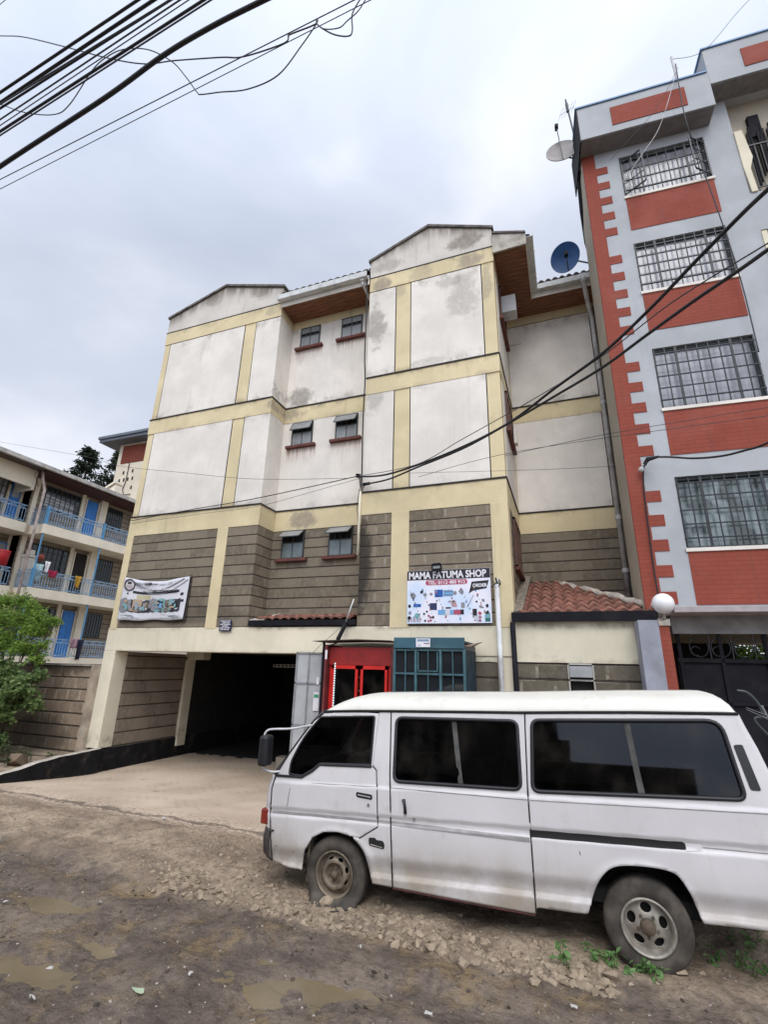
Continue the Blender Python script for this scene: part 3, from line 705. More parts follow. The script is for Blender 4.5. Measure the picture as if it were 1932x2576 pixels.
m = MB(); m.tube([(-4.1, YF-.12, 11.46), (-4.1, YF-.1, 11.34), (-4.02, YR1-.15, 11.05), (-4.0, YR1-.07, 10.9)], .035); m.box(-4.15, -4.05, YF-.17, YF-.07, 11.4, 11.62); m.build('gutter_outlet', M['gutter'], B)
m = MB(); m.tube([(1.12, 10.68, 11.46), (1.13, 10.72, 11.3), (1.24, 11.3, 11.0), (1.28, YR2-.07, 10.8), (1.28, YR2-.07, 3.5)], .055); m.box(1.06, 1.18, 10.62, 10.74, 11.36, 11.62)
for zz in (5.4, 8.3, 4.2): m.lathe([(.07, zz), (.07, zz+.09)], 14, o=(1.28, YR2-.07, 0))
m.build('downpipe', M['pipe'], B, smooth=True)
m = MB(); m.tube([(1.43, YR2-.10, 12.0), (1.43, YR2-.10, 3.3)], .06); m.tube([(1.38, YR2-.2, 8.2), (1.46, YR2-.2, 5.2), (1.42, YR2-.25, 3.2)], .018); m.build('soil_pipe', simple('grimy dark pipe', (.09, .08, .07), .8, .4, 4, dirt=(.25, .22, .18), dirtamt=.6), B, smooth=True)
c = MB(); front(c, 1.245, 1.9, 2.9, 11.2, YR2-.03, .05); c.build('grimy_strip', M['concrete'], B)
# --- windows of the left recess
def top_hung(x0, x1, z0, z1, y, opened, loc_room, glassmat='aqua', sill=True):
    rm = MB(); rm.add([(x0, y-.005, z0), (x1, y-.005, z0), (x1, y-.005, z1), (x0, y-.005, z1)], [(0, 1, 2, 3)])
    w_ = MB(); t = .028; yf = y-.05
    for a, b, c_, d in ((x0, x0+t, z0, z1), (x1-t, x1, z0, z1), (x0, x1, z0, z0+t), (x0, x1, z1-t, z1)): w_.box(a, b, yf, yf+.03, c_, d)
    zm = z0+(z1-z0)*.55; xm = (x0+x1)/2
    w_.box(x0+t, x1-t, yf, yf+.03, zm-.012, zm+.012); w_.box(xm-.01, xm+.01, yf+.002, yf+.028, z0+t, z1-t)
    for q in (.25, .75): w_.box(x0+(x1-x0)*q-.006, x0+(x1-x0)*q+.006, yf+.02, yf+.028, z0+t, z1-t)
    W_ = w_.build('window', M['steel'], B)
    rm.build('room_behind', M['interior'], W_)
    g_ = MB(); g_.box(x0+t, x1-t, yf+.01, yf+.016, z0+t, zm-.012); g_.build('pane', M[glassmat], W_)
    if opened:
        a = R(opened); s_ = MB(); h = z1-t-zm; dy, dz = sin(a)*h, cos(a)*h
        A_ = [(x0+t*.6, yf-.004, z1-t), (x1-t*.6, yf-.004, z1-t), (x1-t*.6, yf-.004-dy, z1-t-dz), (x0+t*.6, yf-.004-dy, z1-t-dz)]
        s_.add(A_, [(0, 1, 2, 3)]); o_ = s_.build('open_sash', M['frost'], W_, sol=.014)
        f_ = MB()
        for i in range(4): f_.bar(A_[i], A_[(i+1) % 4], .02)
        f_.build('sash_frame', M['steel'], W_)
    else:
        s_ = MB(); s_.box(x0+t, x1-t, yf+.01, yf+.016, zm+.1, z1-t); s_.build('sash', M['frost'], W_)
    if sill:
        s_ = MB(); s_.box(x0-.13, x1+.11, y-.11, y+.0, z0-.075, z0-.0); s_.build('sill', M['sill'], W_, bevel=.01)
yw = YR1-.0
for i, (a, b) in enumerate(W1):
    top_hung(a, b, 10.42, 11.06, yw, 0, 0, 'frost'); top_hung(a, b, 7.46, 8.11, yw, (28, 34)[i], 0, 'frost'); top_hung(a, b, 4.52, 5.21, yw-.004, (50, 52)[i], 0, 'aqua')
# side windows of the right block
for z0, z1 in ((4.1, 5.15), (7.15, 8.12), (10.1, 11.05)):
    m = MB(); X_ = XR1+.014; y0, y1 = 9.75, 10.95
    m.box(X_-.002, X_+.004, y0, y1, z0, z1, 1)
    for a, b, c_, d in ((y0, y0+.05, z0, z1), (y1-.05, y1, z0, z1), (y0, y1, z0, z0+.05), (y0, y1, z1-.05, z1), (y0+.38, y0+.42, z0, z1), (y0+.78, y0+.82, z0, z1)): m.box(X_+.004, X_+.05, a, b, c_, d)
    for q in (.33, .66): m.box(X_+.02, X_+.032, y0, y1, z0+(z1-z0)*q-.008, z0+(z1-z0)*q+.008)
    W_ = m.build('window', [simple('brown window frame', (.10, .045, .03), .7), M['darkglass']], B)
    m = MB(); m.box(X_, X_+.09, y0-.08, y1+.08, z0-.06, z0); m.build('sill', M['sill'], W_)
m = MB(); m.box(XR1+.014, -.5, 10.0, 10.35, 10.45, 10.93); tag(m.build('white_wall_box', simple('white metal box', (.62, .62, .62), .5, .1, dirt=(.2, .2, .2)), None, bevel=.01), 'white metal box fixed high on the block flank under the timber soffit', 'wall box')
m = MB(); m.box(-.86, -.5, YR2-.045, YR2-.02, 10.5, 10.98); m.box(-.86, -.74, 10.9, 11.1, 7.35, 7.75); m.build('access_panel', M['white'], B, bevel=.005)

# --- tiled canopies
# small one over the left step
cn = thing('tiled_canopy', 'narrow clay tiled canopy with a black fascia above the left garage beam', 'canopy', (-5.2, YF, 2.95))
c = MB(); tileslab(c, (-6.3, YR1-.01, 3.21), (1, 0, 0), (0, -.72, -.14), 2.3, .66, period=.2, amp=.022, step=.33); c.build('roof_tiles', M['clay'], cn)
c = MB(); c.box(-6.46, XR0-.01, YF-.07, YF-.03, 2.93, 3.04); c.build('fascia', M['black'], cn)
c = MB(); c.prism([(YF-.03, 2.96), (YR1-.01, 2.96), (YR1-.01, 3.18), (YF-.03, 3.03)], 'x', -6.46, -6.3); c.add([(-6.46, YF-.05, 3.05), (-6.1, YF-.05, 3.05), (-6.1, YR1-.02, 3.26), (-6.46, YR1-.02, 3.2)], [(0, 1, 2, 3)]); c.build('mortar_edge', M['cement'], cn, sol=.02)
# big one on the right
cn = thing('tiled_canopy', 'hipped red clay tile canopy with a pale mortar ridge and black fascia', 'canopy', (.2, YF, 3.0))
E1 = Vector((XR1+.0, 8.93, 3.10)); E2 = Vector((1.42, 8.93, 3.12)); T1 = Vector((XR1+.0, YR2-.03, 4.06)); T2 = Vector((-.12, YR2-.03, 3.97))
sv = T1-E1; Ls = sv.length; dn = -sv.normalized()
def keepc(a, b):
    x = a; f = 1-b/Ls                      # f 0 at eave 1 at wall
    xmax = (E2.x-E1.x)*(1-f)+(T2.x-T1.x)*f
    return x < xmax and x > .10+.0*f
c = MB(); tileslab(c, T1, (1, 0, 0), dn, 2.35, Ls, period=.21, amp=.04, step=.34, th=.035, tri=keepc); c.build('roof_tiles', M['clay'], cn)
c = MB(); tileslab(c, (1.4, 8.95, 3.12), (-.25, 1, .0), (1, 0, -.2), .02, .02)
c = MB(); E3 = Vector((1.42, YR2-.03, 3.1)); c.add([E2, E3, T2], [(0, 1, 2)]); c.build('hip_slope', M['clay'], cn)
c = MB(); pts = [E2.lerp(T2, t)+Vector((.02*sin(t*40), 0, .045+.018*sin(t*23))) for t in np.linspace(.02, 1, 22)]; c.tube(pts, [.055+.03*abs(sin(i*1.9)) for i in range(22)], 8); c.build('mortar_ridge', M['cement'], cn, smooth=True)
c = MB(); c.add([E1+Vector((0, 0, .02)), E1+Vector((.16, 0, .05)), T1+Vector((.2, 0, .12)), T1+Vector((0, 0, .16))], [(0, 1, 2, 3)]); c.build('mortar_edge', simple('grey cement fillet', (.22, .19, .15), .95, .3, 9, bump=.5), cn, sol=.04)
c = MB(); c.box(XR1-.03, 1.39, YF-.11, YF-.06, 2.96, 3.12); c.build('fascia', M['black'], cn)
# low wall under it
lw = thing('side_wall', 'cream rendered low wall with rough stone base and a small vent window beneath the hipped tile canopy', 'wall', (.1, YF, 0))
c = MB(); c.box(XR1+.01, 1.10, YF, YF+.2, 2.285, 2.965); c.build('render', M['cream'], lw)
c = MB(); c.box(XR1+.01, -.06, YF+.02, YF+.2, -.3, 2.283); c.box(.36, 1.10, YF+.02, YF+.2, -.3, 2.283); c.box(-.06, .36, YF+.02, YF+.2, -.3, 1.7); c.build('stone', M['lowstone'], lw)
c = MB(); x0, x1, z0, z1 = -.055, .355, 1.7, 2.28
for a, b, cc, d in ((x0, x0+.025, z0, z1), (x1-.025, x1, z0, z1), (x0, x1, z1-.025, z1), (x0, x1, 2.0, 2.025)): c.box(a, b, YF+.0, YF+.04, cc, d)
c.box(x0, x1, YF+.1, YF+.12, z0, z1, 1); W_ = c.build('vent_window', [simple('pale window frame', (.45, .43, .38), .6), M['interior']], lw)
c = MB(); c.add([(x0+.03, YF-.01, 2.235), (x1-.03, YF-.01, 2.235), (x1-.03, YF-.05, 2.06), (x0+.03, YF-.05, 2.06)], [(0, 1, 2, 3)]); c.build('pane', M['frost'], W_, sol=.01)
# pipes, black posts
def single(mb, name, mat, label, cat, group=None, **k): return tag(mb.build(name, mat, None, **k), label, cat, group)
m = MB(); m.tube([(-.9, YF-.09, 2.95), (-.89, YF-.09, 0)], .045, 10); single(m, 'rainwater_pipe', M['black'], 'black downpipe dropping from the left end of the hipped canopy fascia', 'pipe', smooth=True)
m = MB(); m.tube([(-1.13, YF-.14, 3.62), (-1.13, YF-.14, 0)], .042, 10); m.tube([(-1.13, YF-.14, 3.58), (-1.12, YF-.10, 3.72), (-1.1, YF-.04, 3.7)], .03, 8); single(m, 'conduit_pipe', M['pipe'], 'pale grey conduit rising beside the shop sign from behind the van roof', 'pipe', smooth=True)
m = MB(); m.tube([(-1.2, YF-.14, 3.62), (-1.06, YF-.14, 3.62)], .018); m.tube([(-1.13, YF-.25, 3.72), (-1.13, YF-.05, 3.58)], .015)
for k in range(7): a = k*.9; m.tube([(-1.13, YF-.14, 3.62), (-1.13+.09*cos(a), YF-.2, 3.64+.09*sin(a))], .006, 4)
single(m, 'wire_splice', M['thincable'], 'frayed knot of wires on top of the pale conduit beside the shop sign', 'wiring')
# ================================================================== van
def inpoly(x, y, poly):
    x = np.asarray(x); y = np.asarray(y); r = np.zeros(x.shape, bool); n = len(poly)
    for i in range(n):
        x1, y1 = poly[i]; x2, y2 = poly[(i+1) % n]
        c_ = ((y1 > y) != (y2 > y)); 
        with np.errstate(divide='ignore', invalid='ignore'): xi = (x2-x1)*(y-y1)/(y2-y1+1e-12)+x1
        r ^= c_ & (x < xi)
    return r
def nearest(px, py, polys):
    """closest point on any outline"""
    best = np.full(len(px), 1e9); bx = px.copy(); by = py.copy()
    for poly in polys:
        n = len(poly)
        for i in range(n):
            x1, y1 = poly[i]; x2, y2 = poly[(i+1) % n]; dx, dy = x2-x1, y2-y1; l2 = dx*dx+dy*dy
            if l2 < 1e-14: continue
            t = np.clip(((px-x1)*dx+(py-y1)*dy)/l2, 0, 1); qx = x1+t*dx; qy = y1+t*dy
            d = (px-qx)**2+(py-qy)**2; m = d < best
            best[m] = d[m]; bx[m] = qx[m]; by[m] = qy[m]
    return bx, by, best
def region(outer, holes, step, mapf, snap=True):
    """fill a 2D outline (minus holes) with a fine grid snapped to its borders; mapf -> 3D"""
    O = np.array(outer); x0, y0 = O.min(0)-step; x1, y1 = O.max(0)+step
    xs_ = np.arange(x0, x1+step, step); ys_ = np.arange(y0, y1+step, step)
    cx, cy = np.meshgrid(xs_[:-1]+step/2, ys_[:-1]+step/2, indexing='ij')
    k = inpoly(cx, cy, outer)
    for h in holes: k &= ~inpoly(cx, cy, h)
    ny = len(ys_); I, J = np.nonzero(k)
    F = np.stack([I*ny+J, (I+1)*ny+J, (I+1)*ny+J+1, I*ny+J+1], 1)
    used, inv, cnt = np.unique(F.ravel(), return_inverse=True, return_counts=True); F = inv.reshape(F.shape)
    vx = xs_[used//ny]; vy = ys_[used % ny]
    if snap:
        b = cnt < 4
        bx, by, d = nearest(vx[b], vy[b], [outer]+list(holes)); m = d < (step*1.25)**2
        tx = vx[b]; ty = vy[b]; tx[m] = bx[m]; ty[m] = by[m]; vx[b] = tx; vy[b] = ty
    return mapf(vx, vy), F
def mesh_np(name, V, F, mat, parent, smooth=True, sol=0, flip=False):
    me = bpy.data.meshes.new(name); F = F[:, ::-1] if flip else F
    me.from_pydata(np.asarray(V).tolist(), [], F.tolist()); me.polygons.foreach_set('use_smooth', [smooth]*len(F)); me.materials.append(mat); me.update()
    o = bpy.data.objects.new(name, me); COL.objects.link(o)
    if parent: o.parent = parent; o.matrix_parent_inverse = (Matrix.Identity(4) if parent.parent else parent.matrix_basis).inverted()
    if sol: k = o.modifiers.new('thick', 'SOLIDIFY'); k.thickness = sol; k.offset = -1
    return o
VY = 5.0; VC = 5.86
def tilt(a): return .045*a
def ysurf(a, b):
    a = np.asarray(a, float); b = np.asarray(b, float); q = b-tilt(a)
    y = VY+.115*np.clip((q+.208)/.14, 0, 2)**1.25
    y = y+.016*sstep(-.2095, -.2065, q)                        # belt crease
    y = y+.018*(sstep(-.272, -.268, q)-sstep(-.259, -.256, q))  # side groove
    y = y+.035*(1-sstep(-.345, -.322, q))-.04*(1-sstep(-.358, -.351, q))
    y = y+.012*np.clip((-.3-q)/.08, 0, 1)**2
    y = y+.05*sstep(-.56, -.625, a)                            # plan curve at the nose
    # flared lips round the wheel arches
    for ca, cb, ra, rb in ((-.460, -.385, .078, .072), (.075, -.372, .081, .075)):
        d = np.sqrt(((a-ca)/ra)**2+((b-cb)/rb)**2); y = y-.014*np.exp(-((d-1.02)/.10)**2)
    return y
def vmap(off=0):
    def f(a, b):
        y = ysurf(a, b)+off; return np.stack([a*y, y, H0+b*y], 1)
    return f
def smoothpoly(p, n=5, closed=True):
    """Catmull-Rom"""
    p = [np.array(q, float) for q in p]; m = len(p); out = []
    for i in range(m if closed else m-1):
        p0, p1, p2, p3 = (p[(i-1) % m], p[i], p[(i+1) % m], p[(i+2) % m]) if closed else (p[max(i-1, 0)], p[i], p[i+1], p[min(i+2, m-1)])
        for k in range(n):
            t = k/n; out.append(tuple(.5*((2*p1)+(p2-p0)*t+(2*p0-5*p1+4*p2-p3)*t*t+(3*p1-p0-3*p2+p3)*t**3)))
    if not closed: out.append(tuple(p[-1]))
    return out
def rpoly(c_, r=.012, n=5):
    """rounded polygon"""
    out = []; m = len(c_)
    for i in range(m):
        p = np.array(c_[i]); a = np.array(c_[i-1]); b = np.array(c_[(i+1) % m]); da = (a-p); db = (b-p); la = np.linalg.norm(da); lb = np.linalg.norm(db)
        rr = min(r[i] if isinstance(r, (list, tuple)) else r, la*.45, lb*.45); s_ = p+da/la*rr; e = p+db/lb*rr
        for k in range(n+1):
            t = k/n; out.append(tuple((1-t)**2*s_+2*t*(1-t)*p+t*t*e))
    return out
arch_f = smoothpoly([(-.5345, -.386), (-.5325, -.352), (-.517, -.328), (-.493, -.3155), (-.461, -.312), (-.434, -.315), (-.412, -.329), (-.398, -.348), (-.3845, -.386)], 4, False)
arch_r = smoothpoly([(-.008, -.372), (.004, -.341), (.016, -.320), (.033, -.304), (.055, -.297), (.094, -.294), (.123, -.297), (.135, -.307), (.145, -.325), (.150, -.341), (.156, -.358)], 4, False)
bottom = [(-.604, -.379), (-.560, -.383)]+arch_f+[(-.344, -.386), (-.200, -.3865), (-.089, -.386), (-.088, -.376), (-.030, -.374)]+arch_r+[(.20, -.355), (.275, -.352), (.292, -.345)]
reare = [(.297, -.30), (.294, -.24), (.288, -.19), (.277, -.145), (.267, -.11), (.256, -.08), (.249, -.0605)]
dripl = [(.15, -.0635), (0, -.0705), (-.10, -.0765), (-.20, -.080), (-.30, -.084), (-.36, -.0865), (-.43, -.090), (-.49, -.094)]
fronte = [(-.506, -.0965), (-.527, -.112), (-.552, -.142), (-.583, -.182), (-.612, -.226), (-.6185, -.25), (-.617, -.294), (-.612, -.337)]
outer = bottom+reare+dripl+fronte
w1p = rpoly([(-.512, -.1045), (-.3885, -.0965), (-.3945, -.187), (-.509, -.1935), (-.5235, -.206), (-.549, -.2205), (-.579, -.2190), (-.577, -.196), (-.551, -.147)], [.004, .004, .003, .006, .004, .006, .003, .01, .03])
w2p = rpoly([(-.3405, -.0965), (-.1035, -.0895), (-.103, -.203), (-.3445, -.2115)], .013)
w3p = rpoly([(-.0765, -.0865), (.2235, -.0705), (.2400, -.184), (-.083, -.2035)], [.013, .022, .013, .013])
fdoor = [(-.506, -.0985), (-.3795, -.0915), (-.392, -.188), (-.3815, -.195), (-.376, -.295), (-.414, -.316)]+[p for p in arch_f if -.52 < p[0] < -.43 and p[1] > -.32][::-1]
fdoor = [(-.3795, -.0905), (-.391, -.188), (-.3815, -.196), (-.376, -.293), (-.414, -.3165), (-.434, -.3145), (-.461, -.3115), (-.493, -.315), (-.517, -.3275), (-.5325, -.352), (-.5345, -.386), (-.604, -.3785), (-.612, -.337), (-.617, -.294), (-.6185, -.25), (-.612, -.226), (-.583, -.182), (-.552, -.142), (-.527, -.112), (-.506, -.0965), (-.43, -.0900)]
sdoor = [(-.3525, -.0862), (-.0885, -.0757), (-.0915, -.20), (-.0905, -.30), (-.0895, -.3855), (-.20, -.3863), (-.3440, -.3858), (-.349, -.30), (-.353, -.20)]
van = thing('van', 'dusty old white minibus with tinted windows and a flat front tyre', 'van', (-1, 5.86, 0))
step = .0032
V, F = region(outer, [w2p, w3p, w1p, fdoor, sdoor], step, vmap())
body = mesh_np('body', V, F, M['van'], van, sol=.02)
V, F = region(fdoor, [w1p], step, vmap()); d1 = mesh_np('front_door', V, F, M['van'], van, sol=.02)
V, F = region(sdoor, [w2p], step, vmap()); d2 = mesh_np('sliding_door', V, F, M['van'], van, sol=.02)
# far side (plain mirrored shell with the same openings)
def mirr(V): V = V.copy(); V[:, 1] = 2*VC-V[:, 1]; return V
V, F = region(outer, [w2p, w3p, w1p], .008, vmap()); mesh_np('far_side_panel', mirr(V), F, M['van'], van, sol=.02, flip=True)
def line3(poly, off=0.0): return [tuple(p) for p in vmap(off)(np.array([q[0] for q in poly]), np.array([q[1] for q in poly]))]
def dens(poly, closed=True, s=.012):
    out = []; m = len(poly)
    for i in range(m if closed else m-1):
        a = np.array(poly[i], float); b = np.array(poly[(i+1) % m], float); k = max(1, int(np.linalg.norm(b-a)/s))
        for j in range(k): out.append(tuple(a+(b-a)*j/k))
    if not closed: out.append(tuple(poly[-1]))
    return out
for nm, pl, pr in (('front_window', w1p, d1), ('side_window', w2p, d2), ('rear_side_window', w3p, body)):
    big = [(np.array(p)-np.mean(pl, 0))*1.006+np.mean(pl, 0) for p in pl]; big = [tuple(p) for p in big]
    V, F = region(big, [], .008, vmap(.014)); g_ = mesh_np('window_glass', V, F, M['tvan'], pr)
    mesh_np('far_window_glass', mirr(V), F, M['farvan'], van, flip=True)
    sp = dens(pl); c0_ = np.mean(pl, 0)
    m = MB(); m.tube(line3(sp, -.001), .017 if nm != 'front_window' else .011, 6, closed=True); m.build('rubber_seal', M['rubber'], pr, smooth=True)
# front door belt moulding + door gaps
m = MB(); m.tube(line3(dens([(-.611, -.2245), (-.549, -.2225), (-.5235, -.208), (-.509, -.1955), (-.3925, -.1895)], False), -.004), .013, 6); m.build('belt_moulding', M['rubber'], d1, smooth=True)
m = MB()
for pl in ([(-.376, -.293), (-.3815, -.196), (-.391, -.188)], [(-.376, -.293), (-.414, -.3165)]): m.tube(line3(dens(pl, False), .001), .0055, 6)
m.tube(line3(dens([(-.506, -.0975), (-.527, -.112), (-.552, -.142), (-.583, -.182), (-.612, -.226), (-.6185, -.25), (-.617, -.294), (-.612, -.337), (-.604, -.3785)], False), .003), .008, 6)
m.tube(line3(dens([(-.3525, -.0862), (-.353, -.20), (-.349, -.30), (-.3440, -.3858)], False), .001), .007, 6)
m.tube(line3(dens([(-.0885, -.0757), (-.0915, -.20), (-.0905, -.30), (-.0895, -.3855)], False), .001), .0065, 6)
m.build('panel_gap', M['gap'], van)
# drip rail: dark gutter under the roof edge
dr = [(-.506, -.0935), (-.49, -.0915), (-.43, -.088), (-.36, -.0848), (-.30, -.0823), (-.20, -.0783), (-.10, -.0745), (0, -.0690), (.10, -.0640), (.2505, -.0585)]
m = MB(); m.tube(line3(dens(dr, False, .03), -.004), .013, 6); m.build('drip_rail', M['gap'], van)
# grey crease line and belt line along the flank
stripe = simple('dull grey flank crease', (.30, .285, .28), .6, .2, 8)
def cline(pts, hw, nm, mat, par, off=-.006):
    if hw < .002:
        m = MB(); m.tube(line3(dens(pts, False), 0), .0045, 6); m.build(nm, mat, par); return
    lo = [(a, b-hw) for a, b in pts]; V, F = region(pts+lo[::-1] if False else [(a, b+hw) for a, b in pts]+lo[::-1], [], .0016, vmap(off)); mesh_np(nm, V, F, mat, par)
cline([(-.613, -.2925), (-.50, -.2875), (-.3785, -.2835)], .0022, 'body_crease', stripe, d1)
cline([(-.375, -.2835), (-.352, -.2830)], .0026, 'body_crease', stripe, body)
cline([(-.349, -.2830), (-.0925, -.2790)], .0034, 'body_crease', stripe, d2)
cline([(.17, -.2565), (.293, -.2525)], .0018, 'body_crease', stripe, body)
cline([(-.525, -.2315), (-.44, -.2275), (-.3805, -.225)], .0014, 'belt_line', stripe, d1); cline([(-.352, -.2235), (-.0925, -.2178)], .0014, 'belt_line', stripe, d2); cline([(-.0885, -.2178), (.292, -.1990)], .0014, 'belt_line', stripe, body)
# sliding rail slot
sl_p = [(-.0895, -.2635), (.1455, -.2525), (.1465, -.2635), (-.0895, -.2745)]
V, F = region(sl_p, [], .004, vmap(-.003)); mesh_np('sliding_rail', V, F, M['gap'], body)
V, F = region([(.1465, -.2535), (.168, -.2525), (.168, -.2615), (.1465, -.2645)], [], .004, vmap(-.006)); mesh_np('rail_end', V, F, M['van'], body)
V, F = region(rpoly([(.2355, -.106), (.2485, -.1045), (.2625, -.1695), (.2485, -.170)], .003), [], .003, vmap(-.005)); mesh_np('air_vent', V, F, M['rubber'], body)
m = MB(); m.tube(line3(dens([(-.343, -.3868), (-.20, -.3875), (-.091, -.387)], False), .012), .010, 6); m.build('rusty_sill_edge', simple('rusty maroon sill edge', (.10, .03, .03), .85, .5, 12, dirt=(.02, .01, .01), dirtamt=.7), d2)
# handles, locks, badge
def patch(name, poly, mat, off, par, r=.004): V, F = region(rpoly(poly, r), [], .002, vmap(off)); return mesh_np(name, V, F, mat, par)
patch('door_handle', [(-.4245, -.2375), (-.389, -.2395), (-.389, -.2485), (-.4235, -.2465)], M['rubber'], -.004, d1)
V0 = line3([(-.420, -.2425), (-.393, -.2445)], -.012); m = MB(); m.tube(V0, .006, 8); m.build('handle_grip', stripe, d1)
m = MB(); p = line3([(-.397, -.258)], -.004)[0]; m.lathe([(0, -.006), (.012, -.006), (.014, 0)], 14, 'y', p); m.build('lock', M['alloy'], d1)
patch('handle_recess', [(-.336, -.2365), (-.3065, -.239), (-.312, -.255), (-.3105, -.2675), (-.333, -.2655), (-.3265, -.25)], M['van'], -.0015, d2, .006)
m = MB(); pts = line3([(-.3245, -.2405), (-.3215, -.252), (-.3205, -.2645)], -.012); m.tube(pts, [.017, .014, .016], 8); m.build('door_handle', M['rubber'], d2, smooth=True)
m = MB(); p = line3([(-.303, -.271)], -.004)[0]; m.lathe([(0, -.006), (.012, -.006), (.014, 0)], 14, 'y', p); m.build('lock', M['alloy'], d2)
patch('side_grille', [(-.3945, -.3125), (-.3805, -.3115), (-.3785, -.3148), (-.3655, -.3145), (-.3615, -.319), (-.362, -.3285), (-.3935, -.3255)], M['gap'], -.004, body, .004)
m = MB(); m.tube(line3([(-.390, -.3235), (-.366, -.3262)], -.006), .004, 6); m.build('grille_bar', M['alloy'], body)
for ab in ((-.597, -.352), (-.557, -.357)): 
    m = MB(); m.disc(line3([ab], -.001)[0], .006); m.build('screw', M['gap'], d1)
# chips and scratches
m = MB(); m.tube(line3([(-.5745, -.245), (-.577, -.262), (-.5785, -.279)], .0005), .003, 5); m.tube(line3([(-.0135+.0, -.286), (-.012, -.291)], .0), .003, 5); m.build('scratch', M['gap'], d1)
# roof
def driplist(n=64):
    pts = dens(dr, False, .006); return pts
dl = driplist(); prof = [(0, 0), (.004, .022), (.02, .052), (.05, .085), (.10, .112), (.18, .132), (.32, .148), (.55, .158), (.80, .16)]
W_ = []; na = len(dl)
A_ = np.array([p[0] for p in dl]); Bb = np.array([p[1] for p in dl]); base = vmap(-.012)(A_, Bb)
rows = []
xf = base[0][0]; xr = base[-1][0]
for i in range(na):
    x, y, z = base[i]; row = []
    sf = np.clip((x-xf)/.45, 0, 1); sf = (1-(1-sf)**2.2)**.8; sr = np.clip((xr-x)/.13, 0, 1); sr = (1-(1-sr)**2)**.6
    k = sf*sr
    for dy, dz in prof: row.append((x-.03*(1-sf)*dy/.8, y+dy, z+dz*k+.0))
    for dy, dz in prof[::-1][1:] if False else prof[::-1]:
        row.append((x-.03*(1-sf)*dy/.8, 2*VC-y-dy, z+dz*k))
    rows.append(row)
V = np.array([p for r_ in rows for p in r_]); m_ = len(rows[0]); F = np.array([(i*m_+j, (i+1)*m_+j, (i+1)*m_+j+1, i*m_+j+1) for i in range(na-1) for j in range(m_-1)])
mesh_np('roof', V, F, M['vanroof'], van, sol=.01, flip=False)
# nose and tail skins swept between the two sides
def sweep(edge, bulge, mats, name, sgn=-1, n=22, par=van, sol=.015, split=None):
    """edge: [(a,b)], bulge(b)-> forward bulge (m)"""
    E_ = vmap(0)(np.array([p[0] for p in edge]), np.array([p[1] for p in edge])); rows = []
    for (a, b), (x, y, z) in zip(edge, E_):
        row = []
        for k in range(n+1):
            u = k/n; s_ = abs(2*u-1); bb = bulge(b-tilt(a)); row.append((x+sgn*bb*(1-s_**4.0)**.6 if s_ < 1 else x, y+(2*VC-2*y)*u, z))
        rows.append(row)
    V = np.array([p for r_ in rows for p in r_]); F = np.array([(i*(n+1)+j, (i+1)*(n+1)+j, (i+1)*(n+1)+j+1, i*(n+1)+j+1) for i in range(len(rows)-1) for j in range(n)])
    return mesh_np(name, V, F, mats, par, sol=sol, flip=sgn > 0)
fr_low = dens([(-.604, -.379), (-.612, -.337), (-.617, -.294), (-.6185, -.25), (-.612, -.226)], False, .006)
fr_scr = dens([(-.612, -.226), (-.583, -.182), (-.552, -.142), (-.527, -.112), (-.506, -.0925)], False, .006)
bl = lambda q: .16+.05*float(sstep(-.2, -.26, q))
sweep(fr_low, bl, M['van'], 'front_panel'); ws = sweep(fr_scr, lambda q: .10+.06*float(sstep(-.15, -.2, q)), M['darkglass'], 'windscreen')
re_l = dens([(.292, -.345), (.297, -.30), (.294, -.24), (.288, -.19)], False, .01); re_u = dens([(.288, -.19), (.277, -.145), (.267, -.11), (.256, -.08), (.249, -.058)], False, .006)
sweep(re_l, lambda q: .06, M['van'], 'tailgate', 1); sweep(re_u, lambda q: .05, M['van'], 'rear_window_surround', 1)
m = MB()
for yy in (5.3, 6.42): pass
# front lamps, bumper
m = MB(); pts = []
for s_ in np.linspace(0, 1, 26):
    q = abs(2*s_-1); pts.append((-3.045-.20*(1-q**4)**.6, 5.03+(2*VC-10.06)*s_, .40))
bmp = MB(); n_ = len(pts); prf = [(-.0, .10), (-.05, .09), (-.065, .0), (-.05, -.12), (.0, -.16)]
vs = []
for (x, y, z) in pts:
    for px_, pz_ in prf: vs.append((x+px_, y, z+pz_+(0 if 5.1 < y < 6.6 else 0)))
bmp.add(vs, [(i*5+j, (i+1)*5+j, (i+1)*5+j+1, i*5+j+1) for i in range(n_-1) for j in range(4)]); bmp.build('bumper', simple('dark weathered bumper', (.045, .035, .032), .7, .4, 8), van, smooth=True, sol=.012)
for s_ in (0, 1):
    yy = 5.14 if not s_ else 2*VC-5.14
    m = MB(); m.box(-3.265, -3.13, yy-.045, yy+.04, .52, .665); m.build('headlight', M['amber'], van, bevel=.015)
    m = MB(); m.box(-3.29, -3.22, yy+(.1 if not s_ else -.32), yy+(.32 if not s_ else -.1), .52, .665); m.build('headlight', M['lens'], van, bevel=.015)
# mirror on two tube arms
mi = MB(); mc = Vector((-3.215, 5.05, 1.30)); mi.box(mc.x-.035, mc.x+.075, 4.90, 5.05, 1.10, 1.405); mo = mi.build('wing_mirror', M['rubber'], van, bevel=.03)
m = MB(); m.tube(smoothpoly([(-2.72, 5.10, 1.52), (-2.95, 5.06, 1.475), (-3.17, 5.0, 1.46), (-3.225, 4.98, 1.42), (-3.225, 4.98, 1.38)], 5, False), .011, 8); m.tube(smoothpoly([(-3.20, 4.98, 1.12), (-3.215, 4.99, 1.07), (-3.13, 5.03, 1.04), (-3.05, 5.06, 1.045)], 5, False), .011, 8); m.build('mirror_arm', M['chrome'], mo, smooth=True)
